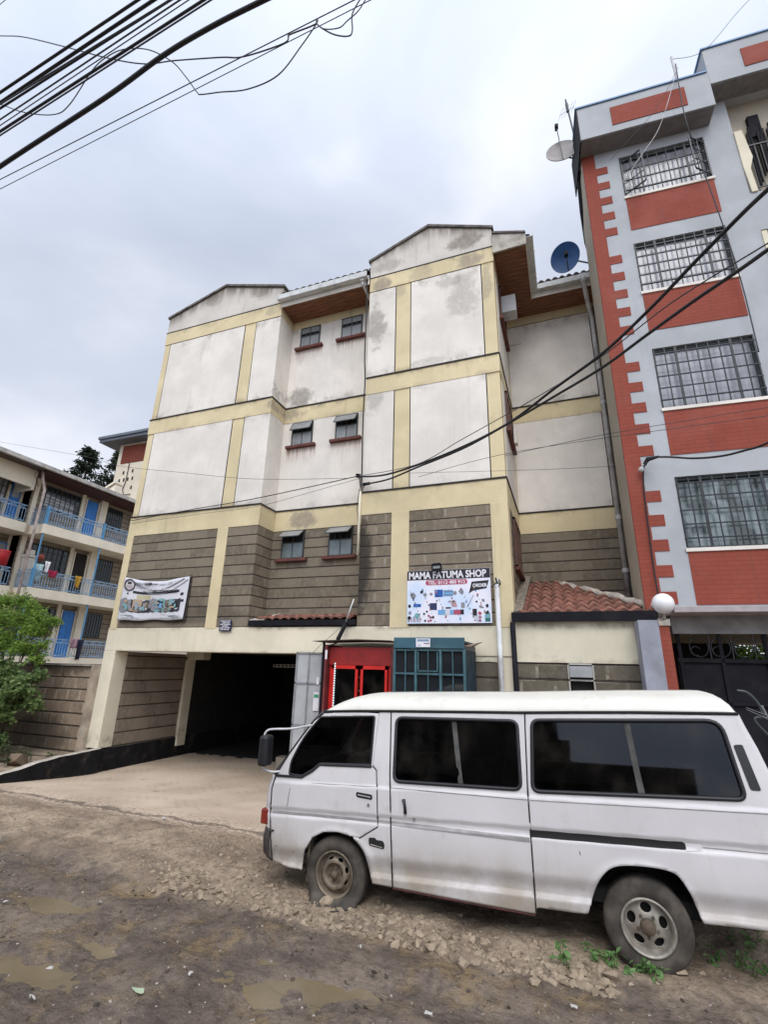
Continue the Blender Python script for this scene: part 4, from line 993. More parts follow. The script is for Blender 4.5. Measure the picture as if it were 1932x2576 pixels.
# underbody & interior
m = MB(); m.box(-2.95, 1.35, 5.16, 6.56, .32, .42); m.box(-1.5, 1.2, 5.4, 5.5, .22, .32); m.box(-1.6, .2, 5.9, 6.0, .2, .3); m.box(-3.0, -2.75, 5.15, 6.55, .3, 1.0); m.build('underbody', M['gap'], van)
seatm = simple('dusty dark seat cloth', (.05, .045, .05), .95, .3, 5)
m = MB(); m.box(-3.0, -2.4, 5.2, 6.5, .9, 1.02); m.build('dashboard', M['rubber'], van)
m = MB(); m.tube([(-2.45+.17*cos(a)*.5, 5.42+.17*sin(a), 1.10+.17*cos(a)*.8) for a in np.linspace(0, 2*pi, 20)][:-1], .012, 6, closed=True); m.build('steering_wheel', M['rubber'], van)
for x_, z_ in ((-2.05, .5), (-1.15, .55), (-.35, .6), (.45, .65), (1.0, .7)):
    m = MB(); m.box(x_-.25, x_+.25, 5.25, 6.47, z_, z_+.35); m.prism([(x_+.15, z_+.35), (x_+.27, z_+.35), (x_+.36, z_+.72), (x_+.26, z_+.72)], 'y', 5.28, 6.44); m.build('seat', seatm, van, bevel=.03)
m = MB(); 
for a_ in (-.222, .082): pts = line3([(a_, -.083), (a_+.006, -.15), (a_+.012, -.21)], .05); m.tube(pts, .045, 6)
m.build('window_pillar', simple('dirty grey curtain', (.075, .073, .068), .9, .4, 9), van)
# wheels
def holes_disc(name, R_, holes, yfun, mat, par, c_, flipx=1):
    cir = [(R_*cos(a), R_*sin(a)) for a in np.linspace(0, 2*pi, 73)[:-1]]
    def mp_(u, v):
        r_ = np.hypot(u, v); return np.stack([c_[0]+u, c_[1]+yfun(r_), c_[2]+v], 1)
    V, F = region(cir, holes, R_/26, mp_); return mesh_np(name, V, F, mat, par, sol=.006)
def ell(cx, cz, rx, rz, ang): return [(cx+rx*cos(t)*cos(ang)-rz*sin(t)*sin(ang), cz+rx*cos(t)*sin(ang)+rz*sin(t)*cos(ang)) for t in np.linspace(0, 2*pi, 25)[:-1]]
def wheel(c_, R_, rr, kind, flat=False, seen=True):
    cx, cy, cz = c_
    wh = MB(); 
    tp = [(rr-.004, .012), (rr+.012, -.006), (rr+.05, -.018), (R_-.05, -.014), (R_-.02, -.002), (R_-.003, .014), (R_, .04), (R_, .14), (R_-.01, .175), (rr, .2)]
    def fn(p):
        if flat and p.z < -.0:
            lim = -(cz+.035)
            d = max(0, -(p.z)-R_*.45)/(R_*.55)
            rad = math.hypot(p.x, p.z); side = 1 if p.y < .1 else -1
            bul = .10*d*math.exp(-((rad-R_*.80)/.05)**2)
            p = Vector((p.x*(1+.17*d), p.y-side*(bul*(1+.35*sin(p.x*22))+.05*d), p.z))
            if p.z < lim: p = Vector((p.x*1.10, p.y-side*(.03+.35*(lim-p.z)), lim+.014*sin(p.x*13)))
        return p
    wh.lathe(tp, 56, 'y', (cx, cy, cz), fn=fn); 
    W = wh.build('tyre', M['tyre'], van, smooth=True)
    if kind == 'steel':
        rm = MB(); rm.lathe([(rr+.004, .0), (rr+.006, -.012), (rr-.006, -.016), (rr-.014, .004), (rr-.02, .05), (rr-.035, .055)], 48, 'y', (cx, cy, cz)); w1_ = rm.build('rim', M['rim'], van, smooth=True)
        hs = [ell((rr*.70)*cos(a), (rr*.70)*sin(a), .010, .027, a) for a in np.arange(8)*pi/4+.35]
        yf = lambda r_: .045-.055*sstep(rr*.82, rr*.62, r_)+.045*sstep(rr*.50, rr*.40, r_)
        holes_disc('wheel_disc', rr-.028, hs, yf, M['rim'], w1_, c_)
        h_ = MB(); h_.lathe([(0, -.028), (.028, -.028), (.034, -.012), (.036, .03)], 20, 'y', (cx, cy, cz)); 
        h_.build('hub', M['rimdark'], w1_, smooth=True)
        for k in range(6): a = k*pi/3+.2; h_ = MB(); h_.lathe([(0, -.006), (.011, -.006), (.013, .03)], 6, 'y', (cx+.062*cos(a), cy+.018, cz+.062*sin(a))); h_.build('wheel_nut', M['rimdark'], w1_)
    else:
        rm = MB(); rm.lathe([(rr+.008, .004), (rr+.010, -.016), (rr-.002, -.022), (rr-.012, -.006), (rr-.02, .035), (rr-.03, .06)], 48, 'y', (cx, cy, cz)); w1_ = rm.build('rim', M['alloy'], van, smooth=True)
        hs = [ell((rr*.64)*cos(a), (rr*.64)*sin(a), .030, .040, a) for a in np.arange(5)*2*pi/5+.31]
        yf = lambda r_: .055-.04*sstep(rr*.95, rr*.3, r_)
        holes_disc('wheel_disc', rr-.018, hs, yf, M['alloy'], w1_, c_)
        h_ = MB(); h_.lathe([(0, -.030), (.045, -.028), (.055, -.01), (.058, .03)], 24, 'y', (cx, cy, cz)); h_.build('hub_cap', M['rimdark'], w1_, smooth=True)
        for k in range(5): a = (k+.5)*2*pi/5+.31; h_ = MB(); h_.lathe([(0, -.004), (.012, -.004), (.014, .03)], 10, 'y', (cx+.075*cos(a), cy+.012, cz+.075*sin(a))); h_.build('wheel_nut', M['rimdark'], w1_)
    bk_ = MB(); bk_.disc((cx, cy+.085, cz), rr); bk_.build('brake_drum', M['gap'], w1_)
wheel((-2.345, 5.06, .205), .318, .195, 'steel', flat=True)
wheel((.395, 5.05, .245), .322, .188, 'alloy')
def far_wheel(x, z, R_):
    m = MB(); m.lathe([(.05, 0), (R_-.04, 0), (R_, .04), (R_, .17), (R_-.04, .2), (.05, .2)], 32, 'y', (x, 2*VC-5.27, z)); m.build('tyre', M['tyre'], van, smooth=True)
far_wheel(-2.33, .28, .30); far_wheel(.39, .30, .315)
# wheel housings
for c_, r_ in ((-2.33, .40), (.40, .42)):
    m = MB(); A_ = [(c_+r_*cos(a), .30+r_*.92*sin(a)) for a in np.linspace(-.0, pi, 22)]; n_ = len(A_); m.add([(x_, 5.05, z_) for x_, z_ in A_]+[(x_, 5.36, z_) for x_, z_ in A_], [(i, i+1, n_+i+1, n_+i) for i in range(n_-1)]+[tuple(range(n_, 2*n_))]); m.build('wheel_housing', M['gap'], van)
# mud flap behind the front wheel
m = MB(); m.box(-2.66, -2.64, 5.08, 5.22, .10, .5); m.build('mud_flap', M['rim'], van)
# ================================================================== red and grey building (local frame turned 3.4 degrees)
TH = R(3.39)
RB = thing('apartment_building', 'tall pale grey building with red brick panels, toothed red corner and barred windows', 'building', (1.24, 9.0, 0), rot=(0, 0, TH))
MR = Matrix.Translation((1.24, 9.0, 0)) @ Matrix.Rotation(TH, 4, 'Z')
def rb(m, name, mats, par=None, **k):
    """mesh in the building's local frame"""
    o = m.build(name, mats, None, **k)
    o.parent = par or RB
    return o
class RL(MB): pass
WB = [4.14, 6.765, 9.40, 11.93]; WT = [5.42, 8.06, 10.64, 13.1]
wx0, wx1 = .74, 2.39
m = RL()
# wall with window openings, rear of footprint tapers away behind the corner
def wallstrip(x0, x1, z0, z1): m.box(x0, x1, 0, .2, z0, z1)
wallstrip(0, wx0, 3.1, 14.0); wallstrip(wx1, 2.93, 3.1, 14.9)
zc = 3.1
for a, b in zip(WB, WT): wallstrip(wx0, wx1, zc, a); zc = b
wallstrip(wx0, wx1, zc, 14.0)
# right bay with balcony openings
zc = 3.1
for k, (a, b) in enumerate(((11.3, 14.02), (8.7, 10.35), (6.1, 7.75), (3.5, 5.1))[::-1]):
    wallstrip(2.93, 6.5, zc, a); zc = b
wallstrip(2.93, 6.5, zc, 14.9)
for z_ in (3.5, 6.1, 8.7, 11.3): m.box(4.6, 4.9, .003, .197, z_, z_+1.6)
rb(m, 'wall', M['grey'])
m = RL(); m.prism([(0, .2), (0, .9), (.30, 1.25), (.75, 4), (6.5, 4), (6.5, .2)], 'z', 2.8, 14.0); rb(m, 'side_wall', M['beige'])
m = RL(); m.prism([(-.012, .05), (-.012, .18), (.01, .2), (.05, .05)], 'z', 3.1, 13.4); rb(m, 'corner_strip', M['beige'])
# toothed red corner
m = RL(); m.box(-.006, .255, -.012, .03, 3.1, 13.38)
for base in (3.20-2.6*0, 5.80+.05, 8.44, 10.98):
    pass
teeth = []
for g0 in (12.93, 10.42, 7.82, 5.19):
    for k in range(5): teeth.append(g0-.44*k)
for t in teeth:
    if t-.2 > 3.1: m.box(.255, .485, -.012, .03, t-.20, t)
rb(m, 'toothed_corner', M['red'])
m = RL()
for a in WB: m.box(wx0+.005, wx1-.0, -.012, .03, a-.93, a-.062)
rb(m, 'brick_panel', M['red'])
m = RL()
for a in WB: m.box(wx0-.02, wx1+.03, -.035, .05, a-.06, a)
rb(m, 'window_ledge', M['white'])
# windows: recessed pane and projecting bars
for k, (z0, z1) in enumerate(zip(WB, WT)):
    f = RL()
    for a, b, c_, d in ((wx0, wx0+.04, z0, z1), (wx1-.04, wx1, z0, z1), (wx0, wx1, z1-.05, z1), (wx0, wx1, z0, z0+.04)): f.box(a, b, .06, .11, c_, d)
    W_ = rb(f, 'window', M['steel'])
    g_ = RL(); g_.box(wx0, wx1, .12, .135, z0, z1); p_ = g_.build('pane', M['curtain'] if k else M['curtain2'], None); p_.parent = W_
    g_ = RL()
    nb = 9
    for i in range(nb+1):
        x_ = wx0+.02+(wx1-wx0-.04)*i/nb; thick = .042 if i in (2, 7) else .018
        g_.bar((x_, -.005, z0+.005 if i % 2 else z0+.02), (x_, -.005, z1-.03), thick, .02)
    nh = 5 if k < 3 else 4
    for i in range(nh):
        z_ = z0+.17+(z1-z0-.30)*i/(nh-1); g_.bar((wx0, -.008, z_), (wx1, -.008, z_), .022 if i else .03, .02)
    bb_ = g_.build('window_bars', M['bars'], None); bb_.parent = W_
# open casements on the top window
for sgn, x_ in ((1, wx0+.02), (-1, wx1-.02)):
    s_ = RL(); a = R(35); L_ = .42; ex_ = x_+sgn*L_*cos(a); ey = -.02-L_*sin(a)
    zb, zt = WB[3]+.06, WT[3]-.22
    p = [(x_, -.02, zb), (ex_, ey, zb), (ex_, ey, zt), (x_, -.02, zt)]
    for i in range(4): s_.bar(p[i], p[(i+1) % 4], .025)
    for q in (.33, .66): s_.bar((x_, -.02, zb+(zt-zb)*q), (ex_, ey, zb+(zt-zb)*q), .014); 
    s_.bar(((x_+ex_)/2, (ey-.02)/2, zb), ((x_+ex_)/2, (ey-.02)/2, zt), .014)
    o_ = s_.build('open_casement', M['bars'], None); o_.parent = RB
# right bay: balcony rooms
m = RL(); m.box(2.93, 6.5, 1.3, 1.4, 3.3, 14.1); m.box(2.93, 6.5, .2, 1.3, 14.03, 14.1)
for z_ in (3.4, 6.0, 8.6, 11.2): m.box(2.93, 6.5, .2, 1.3, z_, z_+.08)
rb(m, 'balcony_room', simple('olive balcony wall', (.30, .27, .19), .9, .25))  # olive is the wall's own colour
m = RL(); m.prism([(2.93, 12.98), (3.07, 12.98), (3.13, 12.2), (3.04, 11.9), (3.06, 11.3), (2.96, 11.3), (2.93, 12)], 'y', -.03, .22); m.box(2.93, 3.02, -.02, .22, 8.75, 10.3); m.box(2.93, 3.02, -.02, .22, 6.15, 7.7); rb(m, 'balcony_jamb', M['cream'])
m = RL()
for z0, z1 in ((11.32, 12.55), (8.75, 9.7), (6.15, 7.1)):
    for i in range(12):
        x_ = 3.12+i*.11; m.bar((x_, .02, z0), (x_, .02, z1), .015)
    m.bar((3.08, .02, z1), (4.6, .02, z1), .03); m.bar((3.08, .02, z0+.1), (4.6, .02, z0+.1), .02)
rb(m, 'balcony_rail', M['bars'])
m = RL()
for i in range(9): m.box(3.20+i*.06, 3.235+i*.06, .10+.02*(i % 3), .14+.02*(i % 2), 11.55+.12*(i % 4), 13.0+.1*((i*5) % 3))
m.box(3.3, 3.5, .12, .2, 12.9, 13.5); rb(m, 'hanging_grille', M['black'])
m = RL(); m.box(2.94, 6.4, 1.24, 1.29, 11.3, 12.95); rb(m, 'dark_window', M['interior'])
m = RL(); m.tube([(3.25, .5, 13.55), (3.40, .5, 13.53), (3.60, .5, 13.5)], .02); rb(m, 'ceiling_lamp', M['lens'])
# projecting parapet in two steps with soffit and blue trim
m = RL(); m.box(-.05, 2.56, -.42, .3, 13.39, 14.36); m.box(2.56, 6.5, -.425, .3, 14.0, 15.06); rb(m, 'parapet', M['grey'])
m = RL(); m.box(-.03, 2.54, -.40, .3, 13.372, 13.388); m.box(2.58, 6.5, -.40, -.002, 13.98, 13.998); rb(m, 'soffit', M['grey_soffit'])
m = RL(); m.box(.62, 2.08, -.435, -.41, 13.58, 14.12); m.box(3.22, 6.2, -.44, -.42, 14.22, 14.76); rb(m, 'parapet_panel', M['red'])
m = RL(); m.box(-.09, 2.54, -.45, .3, 14.362, 14.40); m.box(2.53, 6.5, -.455, .3, 15.062, 15.10); rb(m, 'roof_trim', M['bluetrim'])
m = RL(); m.box(-.075, -.052, -.44, .9, 13.3, 14.36); m.tube([(-.03, .5, 13.3), (.02, .7, 12.6), (.10, 1.05, 12.0), (.1, 1.0, 11.3)], [.05, .09, .10, .03], 7); rb(m, 'dark_edge', M['black'])
# ground floor: slab, beam, dark gate
m = RL(); m.box(.28, 6.5, -.52, .02, 3.04, 3.13); rb(m, 'canopy_slab', simple('pinkish grey slab', (.36, .32, .32), .85, .15), bevel=.01)
m = RL(); m.box(.33, 6.5, -.04, .2, 2.76, 3.04); rb(m, 'beam', simple('weathered grey beam', (.26, .255, .25), .9, .25, 4))
gt = thing('metal_gate', 'black sheet metal gate with ornamental openwork top beneath the grey slab', 'gate', (2.9, 9.15, 0))
m = MB(MR); m.box(.36, 5.5, .06, .09, 0, 2.36); 
for x_ in (.38, .95, 1.55, 2.2, 2.9, 3.6): m.box(x_, x_+.05, .02, .06, 0, 2.76)
m.box(.36, 5.5, .02, .06, 2.33, 2.39); m.box(.36, 5.5, .02, .06, 1.72, 1.76); m.build('gate_panel', M['black'], gt)
m = MB(MR)
for i in range(9):
    c0_ = .68+i*.30
    m.tube([(c0_+.13*cos(a), .04, 2.56+.15*sin(a)) for a in np.linspace(0, 2*pi, 16)][:-1], .009, 5, closed=True)
    m.tube([(c0_+.07*cos(a)-.05, .04, 2.50+.07*sin(a)) for a in np.linspace(.5, 5.2, 12)], .007, 5)
    m.bar((c0_+.15, .04, 2.38), (c0_+.15, .04, 2.76), .014)
m.build('scrollwork', M['bars'], gt)
m = MB(MR); m.box(-.2, 6.4, 3.5, 3.6, 0, 2.42); m.box(-.2, 2.3, 3.5, 3.6, 2.42, 2.8); m.box(-.25, -.15, .2, 3.5, 0, 2.8); single(m, 'shade_wall', M['interior'], 'wall coloured near black for the unlit yard behind the openwork of the black gate', 'wall')  # darkness behind the openwork is put into the wall's colour
# gate pillar with globe lamp
pl = thing('gate_pillar', 'square pillar with a blue grey face and a red brick edge left of the black gate', 'pillar', (1.25, 8.7, 0))
m = MB(); m.box(1.03, 1.315, 8.5, 8.98, 0, 2.93); m.build('grey_face', simple('blue grey pillar paint', (.30, .31, .36), .85, .15, 3, bump=.2, dirt=(.15, .14, .14), dirtamt=.4), pl, bevel=.008)
m = MB(); m.box(1.316, 1.455, 8.515, 8.98, 0, 2.84); m.build('red_face', M['red'], pl)
m = MB(); m.box(1.316, 1.475, 8.49, 9.0, 2.842, 2.945); m.build('cap', M['cement'], pl, bevel=.01)
lp = thing('globe_lamp', 'round white globe lamp on a short stem on top of the red and grey pillar', 'lamp', (1.40, 8.62, 2.945))
m = MB(); m.lathe([(.001, -.155)]+[(.155*cos(a), .155*sin(a)) for a in np.linspace(-1.45, 1.5, 16)]+[(.001, .155)], 28, 'z', (1.41, 8.45, 3.17)); m.build('globe', simple('milky white globe', (.80, .79, .80), .3, .06, 3, dirt=(.5, .48, .45), dirtamt=.5), lp, smooth=True)
m = MB(); m.tube([(1.36, 8.55, 2.94), (1.35, 8.47, 3.05)], .022, 8); m.lathe([(.05, 0), (.05, .03), (.03, .04)], 14, 'z', (1.36, 8.53, 2.92)); m.tube([(1.40, 8.50, 2.94), (1.40, 8.47, 3.04)], .03, 8); m.build('stem', M['concrete'], lp)

# ================================================================== satellite dishes, aerial, mast
def dish(name, c_, r_, nrm, matname, label, arm_to, lnb):
    t = thing(name, label, 'satellite dish', c_)
    nrm = Vector(nrm).normalized(); q = nrm.to_track_quat('Z', 'Y').to_matrix().to_4x4(); Mx = Matrix.Translation(c_) @ q
    m = MB(Mx); pr = [(r_*k/9, .22*r_*((k/9)**2)) for k in range(10)]; pr[0] = (.001, 0)
    m.lathe(pr+[(r_*1.015, .22*r_+.004), (r_*1.015, .22*r_-.012)], 40, 'z'); m.build('reflector', matname, t, smooth=True, sol=.006)
    m = MB(); b_ = Vector(c_)-nrm*.05; m.tube([b_, arm_to], .018, 8); m.build('mount_arm', M['steel'], t)
    m = MB(); e = Mx @ Vector((0, -r_*.98, .2*r_)); m.tube([e, lnb], .012, 6); m.build('feed_arm', M['steel'], t)
    m = MB(Matrix.Translation(lnb)); m.box(-.04, .04, -.05, .05, -.045, .045); m.tube([(0, 0, 0), (-.02, .06, -.06)], .03, 8); m.build('feed_horn', M['black'], t)
dish('satellite_dish', (.88, 9.42, 14.25), .36, (0, -.95, .10), simple('dusty grey dish paint', (.30, .275, .265), .6, .2), 'dusty grey satellite dish on the upper side of the red and grey building', (1.3, 9.5, 13.95), (.82, 9.3, 15.05))
dish('satellite_dish', (.74, 10.05, 11.66), .34, (-.30, -.72, -.35), simple('deep blue dish paint', (.016, .075, .22), .5, .25), 'deep blue satellite dish with a rusty lower rim beside the gutter of the recess', (1.3, 10.2, 11.45), (.72, 9.6, 11.35))
an = thing('tv_aerial', 'thin television aerial on a leaning pole above the grey satellite dish', 'aerial', (1.22, 9.4, 14.4))
m = MB(); m.tube([(1.22, 9.4, 14.4), (1.11, 9.35, 15.95)], .02, 8); m.tube([(1.13, 9.35, 15.5), (1.12, 9.35, 15.8)], .034, 8); m.build('pole', M['steel'], an)
m = MB(); m.tube([(.93, 9.3, 15.4), (1.3, 9.45, 15.75)], .007, 5)
for k in range(5): t = k/4; c0_ = Vector((.95, 9.3, 15.42)).lerp(Vector((1.28, 9.43, 15.73)), t); m.tube([c0_+Vector((-.06, .14, .0)), c0_+Vector((.06, -.14, .0))], .004, 4)
m.build('antenna_rods', M['pipe'], an)
ms_ = thing('cable_mast', 'short pole holding drop cables on the blue trimmed parapet of the red building', 'mast', (3.28, 8.75, 14.4))
m = MB(); m.tube([(3.27, 8.72, 14.2), (3.25, 8.70, 15.15)], .028, 8); m.build('pole', M['pipe'], ms_)
def unp(px, py, Y):
    """world point seen at a photo pixel, at depth Y from the camera line (used to read positions off the photo)"""
    d = fwd+rt*((px-966)/1208.8)-up*((py-1288)/1208.8); t = Y/d.y; return Vector((0, 0, H0))+d*t
def catm(p, n=8): return [Vector(q) for q in smoothpoly([tuple(v) for v in p], n, False)]
def wire(name, pts, r, label, mat='cable', group=None, n=6, cat='cable'):
    m = MB(); m.tube(catm(pts), r, n); return single(m, name, M[mat], label, cat, group, smooth=True)
def sagp(a, b, s, k=12): a = Vector(a); b = Vector(b); return [a.lerp(b, i/k)+Vector((0, 0, -s*4*(i/k)*(1-i/k))) for i in range(k+1)]
# ---------------------------------------------------------------- overhead lines, upper left (they cross the street at about 9 to 12 m)
def seg(p0, p1, Y, r, label, sag=.0, mat='cable', group='power lines across the upper left sky'):
    a = unp(*p0, Y); b = unp(*p1, Y); d = b-a
    A0 = a-d*1.2; B0 = b+d*1.2; k = 16
    pts = [A0.lerp(B0, i/k) for i in range(k+1)]
    if sag:
        for i in range(k+1): t = i/k; pts[i].z += sag*((t-.5)**2*4)-sag*.07
    wire('power_line', pts, r, label, mat, group)
G1 = 'power lines across the upper left sky'
seg((0, 232), (346, 0), 3, .022, 'black power line highest of the upper left bundle')
seg((0, 258), (386, 0), 3.1, .026, 'thick black power line second from the top of the upper left bundle')
seg((0, 272), (428, 0), 3, .018, 'black power line third from the top, twisted with its neighbour')
seg((0, 262), (436, -6), 2.95, .012, 'thin line running against the third power line of the bundle', mat='thincable')
seg((0, 300), (452, 0), 3.05, .012, 'grey power line in the middle of the upper left bundle', mat='thincable')
seg((0, 315), (486, -8), 3.1, .008, 'finest grey line in the middle of the upper left bundle', mat='thincable')
seg((0, 330), (512, 0), 3.0, .020, 'black power line just above the loose grey one')
seg((0, 340), (530, 0), 3.1, .012, 'lowest grey line of the upper left bundle', mat='thincable')
mthick = [unp(-260, 600, 3), unp(0, 418, 3), unp(262, 247, 3), unp(408, 141, 3), unp(530, 68, 3), unp(664, 0, 3), unp(900, -115, 3)]
wire('power_line', mthick, .033, 'thickest black power cable sweeping below the bundle at the upper left', 'cable', G1)
seg((0, 451), (891, 0), 3.4, .0075, 'upper of two fine parallel lines under the thick cable', mat='thincable')
seg((0, 475), (932, 0), 3.4, .006, 'lower of two fine parallel lines under the thick cable', mat='thincable')
Cz = lambda l, Y: [unp(x*.5823, y*.5823, Y) for x, y in l]
wire('loose_cable', Cz([(-160, 150), (0, 155), (100, 160), (270, 200), (460, 250), (620, 276), (750, 262), (950, 248), (1050, 245), (1220, 190), (1246, 160), (1250, 150), (1340, 115), (1370, 100)], 3.2), .0095, 'loose grey cable drooping nearly level through the overhead lines', 'thincable', 'loose cables hanging in the overhead lines')
wire('loose_cable', Cz([(-140, 400), (0, 450), (100, 485), (230, 495), (300, 450), (400, 300), (470, 240), (540, 212), (640, 215), (740, 265), (800, 330), (850, 398), (868, 408), (950, 398), (1070, 385), (1200, 325), (1300, 200), (1368, 100), (1366, 82), (1375, 110), (1440, 148), (1505, 156), (1522, 130), (1522, 60), (1560, -10)], 3.25), .0085, 'loose cable in wide loops with a kink below the thick power cable', 'thincable', 'loose cables hanging in the overhead lines')
wire('loose_cable', Cz([(1365, 100), (1400, 125), (1465, 120), (1500, 90), (1545, 50), (1575, 5), (1600, -40)], 3.2), .007, 'short loose cable end curling up right of the cable knot', 'thincable', 'loose cables hanging in the overhead lines')
wire('corner_line', [unp(-60, 60, 3), unp(0, 10, 3), unp(60, -40, 3)], .006, 'faint line clipping the top left corner of the sky', 'thincable')
# ---------------------------------------------------------------- cables on the facades
D = lambda x, y, Y: unp(x*1.16456, y*1.16456, Y)
gC = 'service cables slung across the street front'
wire('service_cable', [D(778, 1030, 8.85), D(830, 1026, 8.6), D(900, 1005, 8.2), D(1000, 965, 7.6), D(1100, 913, 6.9), D(1200, 838, 6.2), D(1300, 765, 5.5), D(1400, 672, 4.9), D(1500, 568, 4.3), D(1600, 466, 3.9), D(1659, 410, 3.6), D(1800, 280, 3.2)], .019, 'thick black service cable, upper of the two running from wall bracket to the top right', 'cable', gC)
wire('service_cable', [D(790, 1046, 8.85), D(840, 1035, 8.6), D(900, 1010, 8.2), D(1000, 969, 7.6), D(1100, 914, 6.9), D(1200, 855, 6.2), D(1300, 795, 5.5), D(1400, 722, 4.9), D(1500, 650, 4.4), D(1600, 582, 4.0), D(1659, 540, 3.7), D(1800, 440, 3.3)], .017, 'thick black service cable, lower of the two running from wall bracket to the right', 'cable', gC)
wire('service_cable', [D(785, 1027, 8.85), D(900, 1003, 8.2), D(1000, 948, 7.6), D(1160, 858, 6.6), D(1300, 770, 5.6), D(1450, 655, 4.8), D(1659, 526, 3.9), D(1800, 440, 3.4)], .007, 'thin grey cable running between the two thick service cables', 'thincable', gC)
wire('service_cable', [D(283, 1125, 8.93), D(400, 1103, 8.93), D(530, 1081, 8.93), D(650, 1056, 8.93), D(775, 1028, 8.93)], .010, 'dark cable running along the left block below the white panels to the bracket', 'cable', gC)
wire('service_cable', [D(283, 1131, 8.9), D(450, 1108, 8.9), D(560, 1093, 8.9), D(700, 1055, 8.9), D(775, 1034, 8.9)], .0045, 'fine cable just below the dark one along the left block', 'thincable', gC)
wire('service_cable', [unp(-60, 1100, 13), unp(0, 1112, 12), unp(210, 1148, 10.2), unp(300, 1172, 8.9), unp(450, 1188, 8.85), unp(640, 1205, 8.85), unp(880, 1203, 8.85)], .005, 'faint line sagging from the far left across the white panels', 'thincable', gC)
for i, (a, b, rr_) in enumerate(((((905, 1030), (1120, 975), (1659, 898)), 0, .0045), (((1090, 985), (1300, 940), (1659, 880)), 0, .0045), (((880, 1022), (1150, 1015), (1330, 1007)), 0, .0035))):
    wire('service_cable', [D(x, y, 8.6-.5*j) for j, (x, y) in enumerate(a)], rr_, ('faint line crossing from bracket over the recess to the red panels', 'faint upper line crossing the recess wall and red panels', 'faint short line low on the recess wall')[i], 'thincable', gC)
wire('service_cable', [D(1395, 1005, 8.82), D(1405, 990, 8.8), D(1440, 987, 8.7), D(1500, 990, 8.5), D(1560, 985, 8.2), D(1610, 973, 8.0), D(1659, 957, 7.8), D(1800, 890, 7.2)], .017, 'black cable curving right from the frayed joint on the toothed red corner', 'cable', gC)
wire('wall_cable', [D(1405, 990, 8.86), D(1392, 1008, 8.93), D(1391, 1050, 8.95), D(1400, 1130, 8.95), D(1412, 1220, 8.95), D(1422, 1283, 8.9)], .013, 'black cable running down the toothed red corner to the globe lamp', 'cable')
m = MB(); m.tube([D(1393, 1003, 8.86), D(1400, 992, 8.82), D(1425, 986, 8.75)], [.03, .045, .02], 8); single(m, 'cable_joint', M['cable'], 'frayed black cable joint on the toothed red corner', 'cable joint')
m = MB(); m.lathe([(.001, -.05), (.04, -.03), (.03, 0), (.045, .03), (.001, .05)], 12, 'y', D(1386, 1014, 8.9)); single(m, 'insulator', M['lens'], 'small white insulator beside the frayed cable joint', 'insulator')
# mast drop cables
gM = 'drop cables falling from the roof mast'
top = Vector((3.26, 8.68, 14.7))
wire('drop_cable', [Vector((3.26, 8.6, 14.75)), D(1480, 250, 8.45), D(1510, 340, 8.75), D(1550, 450, 8.85), D(1600, 600, 8.95), D(1640, 760, 8.95)], .012, 'grey drop cable hugging the windows from the mast down the grey wall', 'thincable', gM)
wire('drop_cable', [Vector((3.26, 8.55, 14.55)), D(1428, 268, 8.5), D(1390, 330, 8.5), D(1345, 395, 8.55)], .006, 'pale drop cable slanting from the mast to the left of the top window', 'pipe', gM)
wire('drop_cable', [Vector((3.26, 8.52, 14.5)), D(1420, 232, 8.5), D(1370, 290, 8.5), D(1320, 345, 8.5)], .004, 'faint cable slanting over the left parapet panel', 'thincable', gM)
wire('drop_cable', [Vector((3.25, 8.65, 15.0)), D(1520, 110, 8.4), D(1600, 20, 8.2), D(1680, -60, 8)], .005, 'fine line rising from the mast to the top edge', 'thincable', gM)
# wall cable and conduit in the corner between the two blocks
wire('wall_cable', [Vector((-4.0, 8.93, 11.45)), Vector((-3.98, 8.94, 10.6)), Vector((-3.985, 8.95, 9.2)), Vector((-3.95, 8.95, 8.6)), Vector((-3.96, 8.95, 7.5)), Vector((-3.93, 8.94, 6.2)), Vector((-3.92, 8.92, 5.85))], .016, 'black cable falling beside the recess windows to the wall bracket', 'cable')
br = thing('cable_bracket', 'weathered wall bracket with black insulators where the service cables meet', 'bracket', (-3.95, 8.9, 5.9))
m = MB(); m.bar((-3.98, 8.93, 6.15), (-3.93, 8.97, 5.75), .05); m.bar((-3.93, 8.97, 5.75), (-3.80, 8.85, 5.9), .02); m.build('arm', M['concrete'], br)
m = MB(); m.lathe([(.001, -.05), (.045, -.035), (.035, 0), (.05, .03), (.001, .05)], 12, 'z', (-4.0, 8.88, 6.1)); m.tube([(-3.86, 8.88, 5.88), (-3.70, 8.84, 5.87)], .035, 8); m.build('insulator', M['black'], br)
m = MB(); m.tube([(-3.95, 8.95, 5.75), (-3.955, 8.95, 5.2), (-3.96, 8.95, 4.35)], .03, 8); single(m, 'conduit_pipe', M['cream'], 'cream conduit below the wall bracket in the corner between the blocks', 'pipe', smooth=True)
wire('wall_cable', [Vector((-3.97, 8.93, 5.8)), Vector((-4.0, 8.93, 5.4)), Vector((-3.96, 8.93, 5.0)), Vector((-3.985, 8.93, 4.4))], .008, 'thin black cable wound round the cream conduit', 'cable')
m = MB(); m.tube([(-3.93, 8.8, 3.42), (-4.02, 8.82, 3.2), (-4.10, 8.84, 2.98)], .014, 8); single(m, 'white_tube', M['gutter'], 'short white tube leaning out above the small tiled canopy', 'pipe', smooth=True)
m = MB(); m.bar((-4.12, 8.9, 2.97), (-4.12, 8.55, 2.62), .055, .06); single(m, 'black_bracket', M['black'], 'black steel strut between the small tiled canopy and the red cooler awning', 'bracket')
